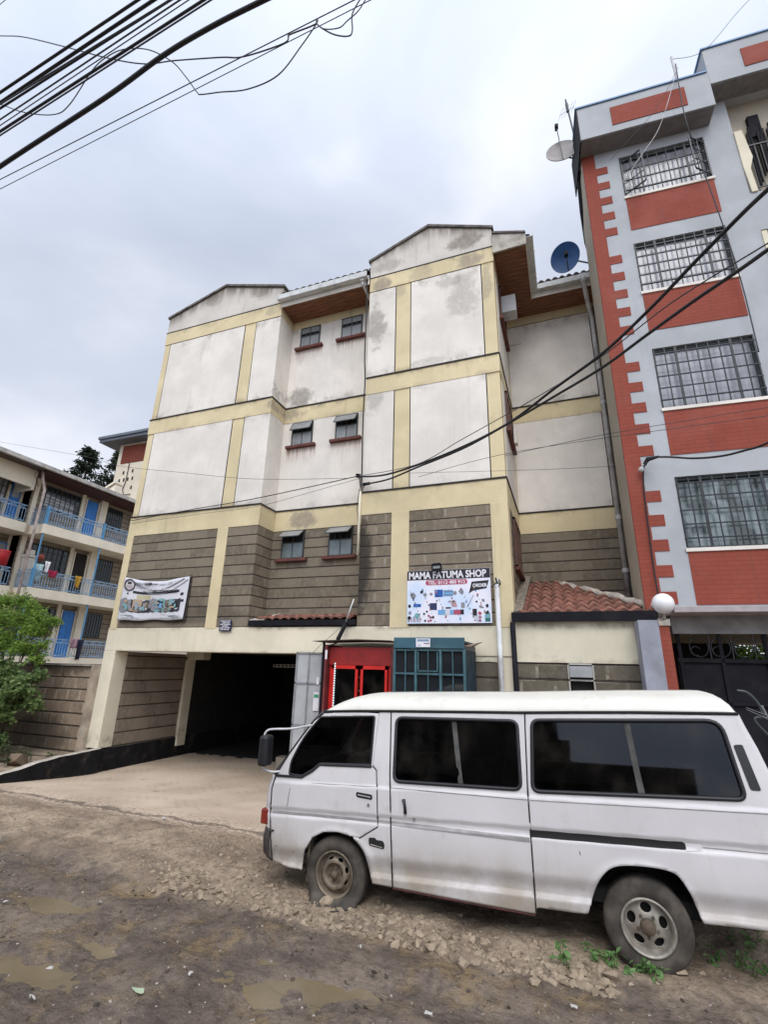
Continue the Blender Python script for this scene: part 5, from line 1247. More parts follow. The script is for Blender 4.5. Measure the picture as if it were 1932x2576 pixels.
wire('wall_cable', [Vector((-4.15, 8.8, 2.9)), Vector((-4.5, 8.75, 2.6)), Vector((-4.75, 8.7, 2.35))], .004, 'thin stay wire slanting over the beam above the grey gate leaf', 'thincable')

# ================================================================== signs
def textmesh(body, size, M4, mat, parent, name='lettering', fat=.0, width=None, align='LEFT', ext=.0015):
    cu = bpy.data.curves.new('t', 'FONT'); cu.body = body; cu.size = size; cu.offset = fat; cu.extrude = ext; cu.align_x = align; cu.resolution_u = 3
    o = bpy.data.objects.new('t', cu); COL.objects.link(o)
    dg = bpy.context.evaluated_depsgraph_get(); me = bpy.data.meshes.new_from_object(o.evaluated_get(dg))
    bpy.data.objects.remove(o); me.name = name
    if width and len(me.vertices):
        xs_ = [v.co.x for v in me.vertices]; k = width/max(1e-6, max(xs_)-min(xs_)); me.transform(Matrix.Diagonal((k, 1, 1, 1)))
    me.transform(M4); me.materials.clear(); me.materials.append(mat)
    o = bpy.data.objects.new(name, me); COL.objects.link(o); o.parent = parent; o.matrix_parent_inverse = (Matrix.Identity(4) if parent.parent else parent.matrix_basis).inverted()
    return o
def face(x, y, z, rotz=0): return Matrix.Translation((x, y, z)) @ Matrix.Rotation(rotz, 4, 'Z') @ Matrix.Rotation(R(90), 4, 'X')
def flat(name, c, rough=.5, spec=.4): return simple(name, c, rough, .06, 9, spec=spec)
ink = flat('black print', (.02, .016, .022)); wht = flat('white print', (.75, .73, .76)); pnk = flat('crimson print', (.42, .07, .13)); blu = flat('royal blue print', (.02, .10, .36)); lbl = flat('sky blue print', (.16, .36, .62)); gry = flat('grey print', (.25, .25, .28)); teal = flat('teal print', (.18, .38, .38)); brn = flat('tan print', (.42, .30, .20)); yel = flat('pale gold print', (.50, .45, .25))
sb = thing('shop_sign', 'white shop sign reading MAMA FATUMA SHOP with small product pictures', 'sign', (-2.06, 8.9, 2.93))
y0 = 8.925
g = G('pale printed board'); cc = g.mix(g.ramp(g.noise(2.2, detail=3), .35, .65), (.80, .78, .85), (.60, .70, .86)); bm_ = g.done(cc, .45)
m = MB(); m.box(-2.86, -1.255, y0, y0+.03, 2.945, 3.95); m.build('board', bm_, sb)
def rect(x0, x1, z0, z1, mat, y=None, par=sb, name='print', d=.0025, skew=0):
    m = MB(); y = y or y0; m.prism([(x0, z0), (x1, z0), (x1+skew, z1), (x0+skew, z1)], 'y', y-d, y-.0006); return m.build(name, mat, par)
rect(-2.858, -1.257, 3.765, 3.947, ink, name='title_strip')
textmesh('MAMA FATUMA SHOP', .185, face(-2.83, y0-.004, 3.79), wht, sb, 'lettering', .006, 1.50)
def pill(x0, x1, z0, z1, mat, par=sb, y=None):
    y = y or y0; r_ = (z1-z0)/2; P = [(x1-r_+r_*cos(a), z0+r_+r_*sin(a)) for a in np.linspace(-pi/2, pi/2, 9)]+[(x0+r_+r_*cos(a), z0+r_+r_*sin(a)) for a in np.linspace(pi/2, 1.5*pi, 9)]
    m = MB(); m.prism(P, 'y', y-.0025, y-.0006); return m.build('print', mat, par)
pill(-2.49, -1.68, 3.66, 3.755, pnk); textmesh('TEL: 0112 480 912', .09, face(-2.44, y0-.004, 3.675), wht, sb, 'lettering', .002, .72)
m = MB(); m.prism([(-1.66, 3.48), (-1.58, 3.53), (-1.33, 3.57), (-1.28, 3.72), (-1.60, 3.70)], 'y', y0-.0025, y0-.0006); m.build('print', ink, sb); textmesh('ORDER', .085, face(-1.585, y0-.004, 3.60), wht, sb, 'lettering', .003, .27)
rs = np.random.RandomState(5)
rect(-2.31, -2.15, 3.43, 3.57, blu); rect(-2.14, -1.96, 3.44, 3.56, lbl); rect(-2.41, -2.27, 3.19, 3.32, flat('navy print', (.03, .035, .10))); rect(-2.25, -1.80, 3.10, 3.19, lbl)
rect(-1.95, -1.80, 3.101, 3.188, pnk, d=.004); rect(-1.82, -1.76, 3.102, 3.192, ink, d=.005); rect(-2.11, -2.02, 3.10, 3.19, flat('white gap', (.6, .6, .66)), d=.0045)
rect(-2.73, -2.58, 3.25, 3.31, blu); rect(-1.38, -1.28, 2.97, 3.12, teal); rect(-1.37, -1.29, 2.97, 3.03, flat('dark teal print', (.03, .12, .12)), d=.004); rect(-1.60, -1.52, 3.08, 3.2, ink); rect(-1.98, -1.88, 3.24, 3.36, flat('rose print', (.45, .25, .28)), skew=-.03); rect(-1.81, -1.74, 3.22, 3.32, gry); rect(-2.10, -2.0, 3.21, 3.24, ink)
m = MB(); m.bar((-1.70, y0-.0015, 3.23), (-1.57, y0-.0015, 3.46), .025, .003); m.build('print', gry, sb)
for cx_, cz_, r_, mt in tuple((-2.82+1.5*((k*37) % 50)/50, 2.98+.62*((k*23) % 41)/41, .010+.012*((k*7) % 5)/5, (gry, ink, pnk, lbl, brn, teal)[k % 6]) for k in range(70))+((-2.74, 3.47, .06, gry), (-2.81, 3.27, .035, ink), (-2.57, 3.53, .03, ink), (-2.50, 3.48, .035, gry), (-2.38, 3.49, .03, gry), (-2.80, 3.14, .035, gry), (-2.81, 3.05, .04, ink), (-2.66, 3.09, .05, teal), (-1.92, 3.50, .04, gry), (-1.80, 3.52, .05, gry), (-1.52, 3.33, .02, ink), (-1.40, 3.35, .03, gry), (-1.45, 3.24, .03, gry), (-1.33, 3.25, .03, ink), (-1.47, 3.12, .035, pnk), (-1.33, 3.13, .035, ink), (-1.47, 3.05, .022, pnk), (-1.47, 2.99, .022, pnk), (-2.27, 3.36, .015, ink), (-2.03, 3.34, .02, gry)):
    m = MB(); pts = [(cx_+r_*(.7+.5*rs.rand())*cos(a), cz_+r_*(.7+.5*rs.rand())*sin(a)) for a in np.linspace(0, 2*pi, 10)[:-1]]; m.prism(pts, 'y', y0-.003, y0-.0006); m.build('print', mt, sb)
fl = MB()
for k in range(16):
    a = rs.rand()*6.3; q = rs.rand()**.5*.10; fl.disc((-2.44+q*cos(a)*1.1, y0-.0015-.0003*k, 3.07+q*sin(a)), .022, 'y', 8, mi=k % 3)
fl.build('print', [ink, wht, pnk], sb)
st_ = MB()
for k in range(9): st_.box(-2.85+k*.03, -2.838+k*.03, y0-.003, y0-.0006, 2.97, 3.04+.05*rs.rand(), mi=k % 3)
st_.build('print', [gry, ink, pnk], sb)
wl = MB()
for k in range(7): wl.tube([(-2.13+.18*t/5, y0-.003, (3.53 if k % 2 else 3.47)+.01*sin(t*2+k)) for t in range(6)], .0035, 4)
for k in range(6): wl.box(-1.62+rs.rand()*.1, -1.50+rs.rand()*.1, y0-.003, y0-.0006, 2.97+k*.02, 2.976+k*.02)
wl.build('print', gry, sb)
fd = MB(); a_ = .05
fx, fz = -2.25, 3.985; fd.bar((fx-.085, 8.84, fz+.05), (fx+.085, 8.84, fz+.06), .022, .05); fd.bar((fx-.075, 8.84, fz-.05), (fx+.095, 8.84, fz-.045), .022, .05); fd.bar((fx-.085, 8.84, fz+.05), (fx-.075, 8.84, fz-.05), .022, .05); fd.bar((fx+.085, 8.84, fz+.06), (fx+.095, 8.84, fz-.045), .022, .05); fd.bar((fx, 8.86, fz-.05), (fx, 8.99, fz-.08), .02)
fl_ = thing('floodlight', 'small black framed floodlight above the shop sign title', 'floodlight', (fx, 8.9, fz)); fd.build('housing', M['black'], fl_); m = MB(); m.box(fx-.075, fx+.08, 8.835, 8.85, fz-.04, fz+.045); m.build('lens', M['frost'], fl_)
# banner on the left: sagging printed cloth
bn = thing('banner', 'sagging white printed banner tied over the brown stone of the left block', 'banner', (-9.25, 8.9, 3.05))
def bmap(u, v):
    """u,v 0..1 -> cloth position"""
    x = -10.24+2.0*u+.0*v; top_ = 4.13-.055*u-.12*abs(sin(pi*u))**1.2; z = 3.07+(top_-3.07)*v+.01*sin(u*14)*(1-v); y = 8.905-.03*np.sin(u*9+v*3)*.5-.025*np.sin(u*17)*v*v; return x, y, z
def cloth(u0, u1, v0, v1, mat, off=.0, name='print', n=None, wob=0):
    n1 = max(2, int((u1-u0)*40)); n2 = max(2, int((v1-v0)*16)); m = MB(); vs = []
    for i in range(n1+1):
        for j in range(n2+1):
            u = u0+(u1-u0)*i/n1; v = v0+(v1-v0)*j/n2
            if wob and j in (0, n2): v += wob*(rs.rand()-.5)
            x, y, z = bmap(u, v); vs.append((x, y-off, z))
    m.add(vs, [(i*(n2+1)+j, (i+1)*(n2+1)+j, (i+1)*(n2+1)+j+1, i*(n2+1)+j+1) for i in range(n1) for j in range(n2)]); return m.build(name, mat, bn, smooth=True, sol=.002 if off == 0 else 0)
cloth(0, 1, 0, 1, flat('dirty white cloth', (.60, .60, .63), .7), 0, 'cloth'); cloth(.02, 1.02, -.03, .99, M['groove'], -.035, 'backing')
cloth(.02, .93, .195, .49, flat('dark strip print', (.035, .035, .04)), .0045, wob=.03); cloth(.0, .17, .20, .50, flat('mottled grey print', (.22, .22, .24)), .005, wob=.08); cloth(.20, .34, .22, .52, brn, .005); cloth(.34, .46, .21, .50, flat('dark photo print', (.05, .05, .055)), .005, wob=.05)
cloth(.46, .56, .22, .54, gry, .006, wob=.06); cloth(.56, .70, .20, .52, teal, .005, wob=.05); cloth(.70, .80, .21, .50, flat('olive photo print', (.16, .16, .14)), .006); cloth(.80, .90, .22, .46, ink, .006, wob=.12); cloth(.36, .44, .25, .44, gry, .008); cloth(.60, .67, .25, .46, lbl, .008)
pal = [ink, gry, brn, teal, flat('pale print', (.5, .5, .52)), flat('steel print', (.25, .33, .38)), flat('umber print', (.12, .09, .07))]
for k in range(70):
    u_ = .02+.86*rs.rand(); v_ = .21+.24*rs.rand(); cloth(u_, u_+.02+.04*rs.rand(), v_, v_+.02+.07*rs.rand(), pal[k % 7], .010+.0002*k, wob=.03)
for k in range(16): u_ = .03+.25*rs.rand() if k < 9 else .65+.25*rs.rand(); v_ = .03+.11*rs.rand(); cloth(u_, u_+.05+.1*rs.rand(), v_, v_+.008, gry, .006)
for k in range(12): u_ = .28+.5*rs.rand(); v_ = .88+.06*rs.rand(); cloth(u_, u_+.04+.08*rs.rand(), v_, v_+.012, gry, .006)
cloth(.17, .89, .655, .715, ink, .005); cloth(.24, .47, .535, .63, yel, .005); cloth(.30, .33, .22, .30, ink, .009)
for u_, v_, r_ in ((.10, .63, .012), (.93, .60, .02), (.95, .44, .018)): cloth(u_-r_, u_+r_, v_-r_*1.6, v_+r_*1.6, ink, .006)
for k, (ua, va, ub, vb, um, vm) in enumerate(((.13, .97, .93, .97, .55, .74), (.20, .88, .98, .93, .60, .66))):
    pts = []
    for t in np.linspace(0, 1, 20): u = (1-t)**2*ua+2*t*(1-t)*um+t*t*ub; v = (1-t)**2*va+2*t*(1-t)*(2*vm-.9)+t*t*vb; x, y, z = bmap(u, v); pts.append((x, y-.008, z))
    m = MB(); m.tube(pts, .014-.005*k, 5); m.build('print', gry, bn)
m = MB(); m.tube([(lambda q: (q[0], q[1]-.01, q[2]))(bmap(.105+.075*cos(a), .84+.13*sin(a))) for a in np.linspace(0, 2*pi, 22)[:-1]], .018, 5, closed=True); m.build('emblem_ring', flat('brown black print', (.06, .045, .045)), bn)
cloth(.06, .15, .76, .84, flat('pink grey print', (.42, .34, .34)), .006); cloth(.07, .13, .86, .91, ink, .007)
textmesh('TEL: 0740406467', .10, face(-9.27, 8.87, 3.70), ink, bn, 'lettering', .001, .78); textmesh('VETTA A. BARBER', .075, face(-9.80, 8.87, 3.885) if False else face(-9.84, 8.865, 3.90), ink, bn, 'lettering', .002, .56)
textmesh('SALON AND BARBER SERVICES', .045, face(-9.78, 8.865, 3.765), wht, bn, 'lettering', .001, 1.2); textmesh('CONTACT', .05, face(-8.62, 8.87, 3.13), gry, bn, 'lettering', .001, .3)
rp_ = MB(); rp_.bar((-10.26, 8.97, 4.17), (-10.22, 8.9, 4.11), .012); rp_.bar((-8.2, 8.97, 4.12), (-8.25, 8.9, 4.07), .012); rp_.build('tie', M['cable'], bn)
ns = thing('notice_plate', 'small dark blue notice with white lines of text on the beam edge', 'notice', (-7.05, 8.9, 2.82))
m = MB(); m.box(-7.215, -6.90, 8.93, 8.945, 2.815, 3.055); m.build('plate', flat('navy notice', (.02, .018, .06)), ns)
for k, (t, wd) in enumerate((('ROOMS TO LET', .27), ('1 BEDROOM', .20), ('BEDSITTER AND SHOP', .27), ('CONTACT', .16), ('0722 314 907', .27), ('0740 406 467', .24))): textmesh(t, .038, face(-7.058-wd/2, 8.926, 3.018-k*.036), wht, ns, 'lettering', .001, wd)

# ================================================================== shop front between garage and conduit
gl_ = thing('gate_leaf', 'light grey sheet metal gate leaf folded back beside the garage opening', 'gate', (-4.8, 8.75, 0))
gmt = simple('light grey gate paint', (.42, .43, .44), .5, .12, 3, dirt=(.2, .18, .15), dirtamt=.4)
m = MB(); m.box(-5.10, -4.52, 8.76, 8.775, -.05, 2.39); m.build('sheet', gmt, gl_)
m = MB()
for a, b, c_, d in ((-5.10, -5.07, -.05, 2.39), (-4.55, -4.52, -.05, 2.39), (-4.83, -4.80, -.05, 2.39), (-5.10, -4.52, 2.36, 2.39), (-5.10, -4.52, 1.80, 1.83), (-5.10, -4.52, 1.05, 1.08)): m.box(a, b, 8.74, 8.76, c_, d)
m.build('frame', simple('grey gate frame', (.27, .28, .29), .5), gl_)
m = MB(); m.box(-4.66, -4.545, 8.735, 8.738, 1.33, 1.66); m.box(-4.65, -4.55, 8.7335, 8.735, 1.56, 1.62, 1); m.box(-4.62, -4.56, 8.735, 8.738, 1.80, 1.93); m.build('poster', [wht, flat('green print', (.05, .3, .16))], gl_)
cl = thing('drinks_cooler', 'red two door glass cooler with a vertical strip of lit white leds', 'cooler', (-3.55, 8.6, 0))
redm = simple('red cooler paint', (.62, .025, .02), .4, .2, 4); dredm = simple('dark red cooler top', (.26, .015, .014), .5, .25, 4)
m = MB(); m.box(-4.20, -2.99, 8.45, 8.95, .1, .3); m.box(-4.20, -4.15, 8.45, 8.95, .3, 2.46); m.box(-3.04, -2.99, 8.45, 8.95, .3, 2.46); m.box(-4.15, -3.04, 8.9, 8.95, .3, 2.46); m.build('cabinet', redm, cl)
m = MB(); m.box(-4.20, -2.99, 8.40, 8.95, 2.16, 2.48); m.build('header', dredm, cl, bevel=.01)
m = MB(); m.box(-4.25, -4.205, 8.3, 8.95, .1, 2.52); m.box(-2.985, -2.93, 8.38, 8.95, .1, 2.48); m.build('side_post', simple('dull red steel', (.15, .022, .022), .6, .3), cl)
shelfm = simple('cooler shelf', (.20, .17, .17), .5)
for x0, x1 in ((-4.13, -3.62), (-3.56, -3.05)):
    d = MB(); t = .045
    for a, b, c_, e in ((x0, x0+t, .3, 2.16), (x1-t, x1, .3, 2.16), (x0, x1, .3, .36), (x0, x1, 2.1, 2.16)): d.box(a, b, 8.40, 8.44, c_, e)
    D_ = d.build('door', redm, cl); d = MB(); d.box(x0+t, x1-t, 8.425, 8.43, .36, 2.1); d.build('glass', M['darkglass'] if False else M['tvan'], D_)
for z_ in (1.95, 1.72, 1.45, 1.2, .9, .6):
    m = MB(); m.box(-4.14, -3.05, 8.5, 8.88, z_, z_+.015); m.build('shelf', shelfm, cl)
bt = MB(); cols = [flat('green bottle', (.03, .12, .04), .2), flat('orange bottle', (.35, .12, .02), .2), flat('dark bottle', (.03, .015, .01), .2)]
for z_ in (1.735, 1.465, 1.215):
    for k in range(13):
        x_ = -4.08+k*.08; bt.lathe([(.001, 0), (.028, 0), (.028, .12), (.012, .16), (.012, .19), (.001, .19)], 8, 'z', (x_, 8.56, z_), mi=(k*7+int(z_*10)) % 3)
tag(bt.build('bottles', cols, None, smooth=True), 'rows of small drink bottles standing on the shelves inside the red cooler', 'bottles', kind='stuff')
g = G('lit led'); em = g.n('ShaderNodeEmission'); em.inputs[0].default_value = (.75, .95, 1, 1); em.inputs[1].default_value = 1.3; g.l(em.outputs[0], g.out.inputs['Surface'])
m = MB(); 
for k in range(42): m.box(-4.085, -4.062, 8.395, 8.40, .45+k*.042, .475+k*.042)
m.build('led_strip', g.m, cl)
aw = thing('awning', 'thin rusty brown sheet awning above the red cooler', 'awning', (-3.7, 8.4, 2.6))
m = MB(); m.prism([(-4.50, 2.575), (-4.2, 2.585), (-3.6, 2.60), (-2.95, 2.585), (-2.95, 2.597), (-3.6, 2.615), (-4.2, 2.597), (-4.50, 2.583)], 'y', 8.25, 8.96); m.build('sheet', simple('rusty dark sheet', (.07, .035, .028), .8, .4, 5), aw)
m = MB(); m.bar((-4.30, 8.35, .0), (-4.30, 8.35, 2.57), .035); m.bar((-4.30, 8.35, 2.48), (-4.30, 8.9, 2.48), .03); m.bar((-4.30, 8.35, 2.45), (-4.0, 8.35, 2.57), .02); m.build('post', M['black'], aw)
m = MB(); m.box(-4.19, -4.15, 8.2, 8.205, 2.26, 2.42); single(m, 'paper_notice', wht, 'narrow white paper hanging under the rusty awning', 'paper')
ks = thing('kiosk', 'teal steel shop kiosk with barred glass panels and a blank fascia', 'kiosk', (-2.2, 8.4, 0))
tealm = simple('teal kiosk paint', (.035, .10, .135), .5, .25, 2.5, dirt=(.08, .13, .12), dirtamt=.6); dteal = simple('dark teal steel', (.018, .040, .055), .5, .3, 5)
m = MB(); m.box(-2.78, -1.58, 7.95, 8.02, 2.455, 2.63); m.build('fascia', tealm, ks, bevel=.006)
m = MB(); m.box(-2.78, -1.58, 8.02, 8.95, 2.55, 2.58); m.box(-2.78, -2.76, 8.0, 8.95, 0, 2.5); m.box(-1.60, -1.58, 8.0, 8.95, 0, 2.52); m.build('shell', dteal, ks)
m = MB()
for x_ in (-2.77, -2.40, -1.98, -1.59): m.box(x_-.02, x_+.02, 7.97, 8.01, 0, 2.455)
for z_ in (2.43, 2.055, 1.5): m.box(-2.78, -1.58, 7.975, 8.005, z_-.015, z_+.015)
for x_ in (-2.58, -2.19, -1.78): m.box(x_-.008, x_+.008, 7.98, 8.0, 0, 2.44)
m.box(-2.365, -2.345, 7.965, 7.985, 2.10, 2.40); m.box(-2.04, -2.02, 7.965, 7.985, 2.10, 2.40); m.box(-2.365, -2.02, 7.965, 7.985, 2.09, 2.11)
m.build('front_frame', simple('teal frame', (.05, .12, .14), .5, .3, 8), ks)
m = MB(); m.box(-2.76, -1.60, 8.02, 8.03, .1, 2.44); m.build('glass', M['darkglass'], ks)
m = MB()
for k in range(7): m.box(-1.578, -1.565, 8.06+k*.13, 8.12+k*.13, 0, 2.44)
m.build('side_ribs', dteal, ks)
m = MB(); m.add([(-1.60, 8.0, 2.50), (-1.60, 8.9, 2.53), (-1.42, 8.75, 2.60), (-1.50, 8.1, 2.50)], [(0, 1, 2, 3)]); m.build('roof_flap', simple('bent cardboard brown sheet', (.22, .15, .11), .9), ks, sol=.01)
m = MB(); m.box(-2.382, -2.14, 7.938, 7.946, 2.475, 2.612); m.box(-2.36, -2.16, 7.935, 7.938, 2.565, 2.60, 1); m.box(-2.25, -2.15, 7.935, 7.938, 2.525, 2.54, 2); m.box(-2.35, -2.30, 7.935, 7.938, 2.50, 2.51, 1)
m.build('sticker', [wht, flat('slate blue print', (.20, .28, .40)), flat('plum print', (.22, .12, .2))], ks)

# ================================================================== balcony apartment building on the left
LB = thing('apartment_building', 'three storey apartment block with blue railed balconies behind the stone boundary wall', 'building', (-21, 14, 0))
stonel = stone('brown balcony stone', 'x', base=(.24, .20, .155), course=.235, z0=2.2, vmort=.2)
bluep = simple('bright blue door paint', (.02, .19, .58), .5, .2, 6); railm = simple('pale blue railing paint', (.24, .37, .52), .5, .2, 6); postm = simple('sky blue post paint', (.09, .26, .46), .5, .15)
lbeam = paint('cream slab edge', (.80, .73, .60), stain=(.3, .22, .15), streak=.3, blotch=.25)
m = MB(); m.box(-22.2, -21.3, 13.0, 19.5, -.2, 10.0); m.box(-26, -21.8, 6.0, 13.0, -.2, 10.0); m.box(-26, -21.35, 13, 19.5, -.2, 9.6); m.build('wall', stonel, LB)
m = MB()
for zt, zb in ((7.5, 7.10), (4.87, 4.49), (2.22, 1.78)):
    m.box(-21.3, -20.0, 13.0, 19.5, zb, zt); m.box(-21.8, -20.7, 6.0, 12.72, zb+.0, zt); m.prism([(-21.8, 12.72), (-20.7, 12.72), (-20.95, 13.0), (-21.8, 13.0)], 'z', zb, zt)
m.build('balcony_slab', lbeam, LB)
m = MB(); m.box(-20.72, -20.62, 6, 12.5, 9.0, 9.95); m.box(-21.8, -20.6, 12.5, 12.6, 8.9, 9.9); m.build('gable_board', lbeam, LB)
m = MB()
for yy in (13.05, 15.25, 16.22): m.box(-21.3, -21.22 if yy != 16.22 else -21.12, yy, yy+(.18 if yy < 16 else .36), 2.2, 9.7)
for yy in (11.0, 12.3, 12.85, 10.2): m.box(-21.8, -21.74, yy, yy+.1, 2.2, 9.2)
m.build('pilaster', lbeam, LB)
m = MB(); m.prism([(-20.0+.12, 9.82), (-20.0+.10, 9.78), (-21.8, 9.72), (-26, 11.6), (-26, 11.7)], 'y', 5.5, 19.5); m.build('roof', M['rooftile'], LB)
m = MB(); m.box(-20.1, -21.3, 12.6, 19.5, 9.70, 9.74); m.build('soffit', simple('dark red soffit', (.07, .025, .022), .8), LB)
m = MB(); m.box(-20.02, -19.88, 6, 19.5, 9.74, 9.90); m.build('gutter', simple('dirty white gutter', (.45, .43, .40), .7, .3, 3), LB)
for zf in (2.22, 4.87, 7.5):
    top_ = zf+2.02
    # doors and windows, one object per opening
    for k, (ya, yb) in enumerate(((15.52, 16.14), (18.2, 18.8))):
        d = MB(); d.box(-21.3, -21.24, ya, yb, zf, top_)
        for q in (.0,): d.box(-21.24, -21.215, ya+.07, yb-.07, zf+.1, zf+.9); d.box(-21.24, -21.215, ya+.07, yb-.07, zf+1.0, top_-.1)
        dm = bluep if not (zf > 4 and zf < 5 and k == 0) else M['interior']
        D_ = d.build('door', dm, LB); d = MB(); d.box(-21.3, -21.2, ya-.06, ya, zf, top_+.05); d.box(-21.3, -21.2, yb, yb+.06, zf, top_+.05); d.build('frame', lbeam, D_)
    for ya, yb in ((13.55, 15.2), (16.62, 17.6)):
        w_ = MB(); z0, z1 = zf+.95, top_
        w_.box(-21.3, -21.26, ya, yb, z0, z1); W_ = w_.build('window', M['darkglass'], LB)
        f_ = MB(); n_ = 7
        for i in range(n_+1): yy = ya+(yb-ya)*i/n_; f_.box(-21.25, -21.235, yy-.012, yy+.012, z0, z1)
        for i in range(5): zz = z0+(z1-z0)*i/4; f_.box(-21.25, -21.235, ya, yb, zz-.012, zz+.012)
        f_.build('window_bars', M['steel'], W_)
        if zf > 7 and ya < 14:
            f_ = MB(); 
            for i in range(n_-1):
                for j in range(2): f_.box(-21.257, -21.252, ya+(yb-ya)*(i+.08)/n_, ya+(yb-ya)*(i+.92)/n_, z0+.15+j*.28-.02*i, z0+.40+j*.28-.02*i)
            f_.build('curtain', M['curtain'], W_)
    for ya, yb in ((12.42, 12.82), (10.6, 11.1)):
        d = MB(); d.box(-21.8, -21.72, ya, yb, zf, zf+1.85); D_ = d.build('door', bluep, LB); d = MB(); d.box(-21.715, -21.71, ya+.05, yb-.05, zf+1.2, zf+1.8); d.build('pane', M['frost'], D_)
    w_ = MB(); w_.box(-21.8, -21.72, 11.35, 12.2, zf+.9, zf+1.85); W_ = w_.build('window', M['curtain'], LB); f_ = MB()
    for i in range(6): f_.box(-21.715, -21.70, 11.35+i*.17-.01, 11.35+i*.17+.01, zf+.9, zf+1.85)
    for i in range(4): f_.box(-21.715, -21.70, 11.35, 12.2, zf+.9+i*.31-.01, zf+.9+i*.31+.01)
    f_.build('window_bars', M['steel'], W_)
def railing(a, b, z):
    a = Vector((*a, z)); b = Vector((*b, z)); L_ = (b-a).length; m = MB(); U = (b-a).normalized(); P = lambda s, h: a+U*s+Vector((0, 0, h))
    for h in (.06, .58, .72): m.bar(P(0, h), P(L_, h), .035)
    k = int(L_/.115)
    for i in range(k+1): m.bar(P(L_*i/k, .06), P(L_*i/k, .58), .018)
    kk = max(1, int(L_/.7)); w_ = L_/kk
    for i in range(kk):
        s0 = i*w_; m.tube([P(s0+w_*t, .58+.14*abs(2*t-1)) for t in np.linspace(0, 1, 9)], .011, 5); m.tube([P(s0+w_*t, .72-.13*abs(2*t-1)) for t in np.linspace(0, 1, 9)], .011, 5)
        m.tube([P(s0+w_*t, .06+.14*(1-abs(2*t-1))) for t in np.linspace(0, 1, 7)], .010, 5)
    return m.build('railing', railm, LB)
for zf in (2.22, 4.87, 7.5):
    railing((-20.05, 13.05), (-20.05, 15.7), zf); railing((-20.05, 15.85), (-20.05, 19.4), zf); railing((-20.98, 13.05), (-20.05, 13.05), zf); railing((-20.75, 6.2), (-20.75, 12.6), zf)
    for yy in (13.06, 15.76):
        m = MB(); m.box(-20.10, -20.0, yy-.05, yy+.05, zf, zf+.78) if yy < 14 or zf > 7 else None; m.tube([(-20.05, yy, zf), (-20.05, yy, zf+2.3 if zf < 7 else zf+.8)], .032, 8); m.build('post', postm, LB)
m = MB(); m.tube([(-20.35, 12.62, 9.8), (-20.3, 12.66, 9.4), (-20.1, 12.72, 8.9), (-20.1, 12.72, 2.0)], .055, 8); m.build('downpipe', simple('old pink pipe', (.42, .35, .32), .8, .3, 4), LB, smooth=True)
m = MB(); m.tube([(-20.3, 12.5, 9.95), (-20.45, 12.4, 9.5), (-20.25, 12.55, 9.0)], .012, 5); m.build('cable', M['cable'], LB)
# laundry and household things on the balconies
def garment(name, c_, w_, h_, mat, label, n=9, ragged=.12):
    m = MB(); vs = []; cx, cy, cz = c_
    for i in range(n+1):
        for j in range(7): u = i/n; v = j/6; vs.append((cx+.03*sin(u*9+v*2)+.02*rs.rand(), cy+(u-.5)*w_*(1-.25*v), cz-h_*v*(1-ragged*rs.rand())*(1 if j < 6 else 1)))
    m.add(vs, [(i*7+j, (i+1)*7+j, (i+1)*7+j+1, i*7+j+1) for i in range(n) for j in range(6)]); return single(m, name, mat, label, 'clothes', 'washing hung over the balcony rails', smooth=True, sol=.012)
garment('hanging_cloth', (-19.99, 14.98, 5.64), .30, .55, flat('mustard cloth', (.42, .24, .03), .9), 'mustard yellow garment over the middle balcony rail')
garment('hanging_cloth', (-19.99, 13.80, 5.66), .42, .30, flat('crimson cloth', (.30, .015, .05), .9), 'crimson cloth over the middle balcony rail')
garment('hanging_cloth', (-19.99, 15.45, 3.00), .45, .40, flat('pinkish checked cloth', (.32, .2, .24), .9), 'pinkish cloth over the lowest balcony rail')
garment('hanging_cloth', (-19.97, 15.70, 2.98), .30, .85, flat('navy cloth', (.012, .015, .035), .9), 'long navy garment over the lowest balcony rail')
garment('hanging_cloth', (-20.12, 13.25, 5.85), .45, .75, flat('pale teal cloth', (.42, .58, .60), .9), 'pale teal cloth bunched at the corner of the middle balcony')
garment('hanging_cloth', (-20.05, 13.55, 6.0), .22, .5, flat('bright white cloth', (.72, .72, .74), .9), 'white towel behind the pale teal cloth on the middle balcony')
m = MB(); m.lathe([(.001, 0), (.12, .0), (.16, .16), (.12, .26), (.001, .28)], 14, 'z', (-20.3, 13.35, 6.02)); single(m, 'laundry_basin', flat('rust red plastic', (.25, .05, .03)), 'rust red bundle above the pale teal cloth on the middle balcony', 'basin', smooth=True)
m = MB(); m.lathe([(.001, 0), (.23, 0), (.26, .55), (.25, .58), (.001, .58)], 20, 'z', (-20.95, 12.28, 5.62)); m.lathe([(.27, .55), (.27, .62), (.001, .63)], 20, 'z', (-20.95, 12.28, 5.62)); single(m, 'water_drum', flat('red plastic', (.45, .02, .025)), 'bright red lidded plastic drum at the left end of the middle balcony', 'drum', smooth=True)
m = MB(); m.box(-21.1, -20.75, 13.15, 13.5, 5.0, 6.15); m.box(-21.12, -20.73, 13.13, 13.52, 6.16, 6.28); m.box(-21.05, -20.8, 13.2, 13.45, 6.29, 6.5); single(m, 'plastic_bins', flat('off white plastic', (.55, .53, .48)), 'stack of off white plastic containers behind the blue post', 'containers', bevel=.03)
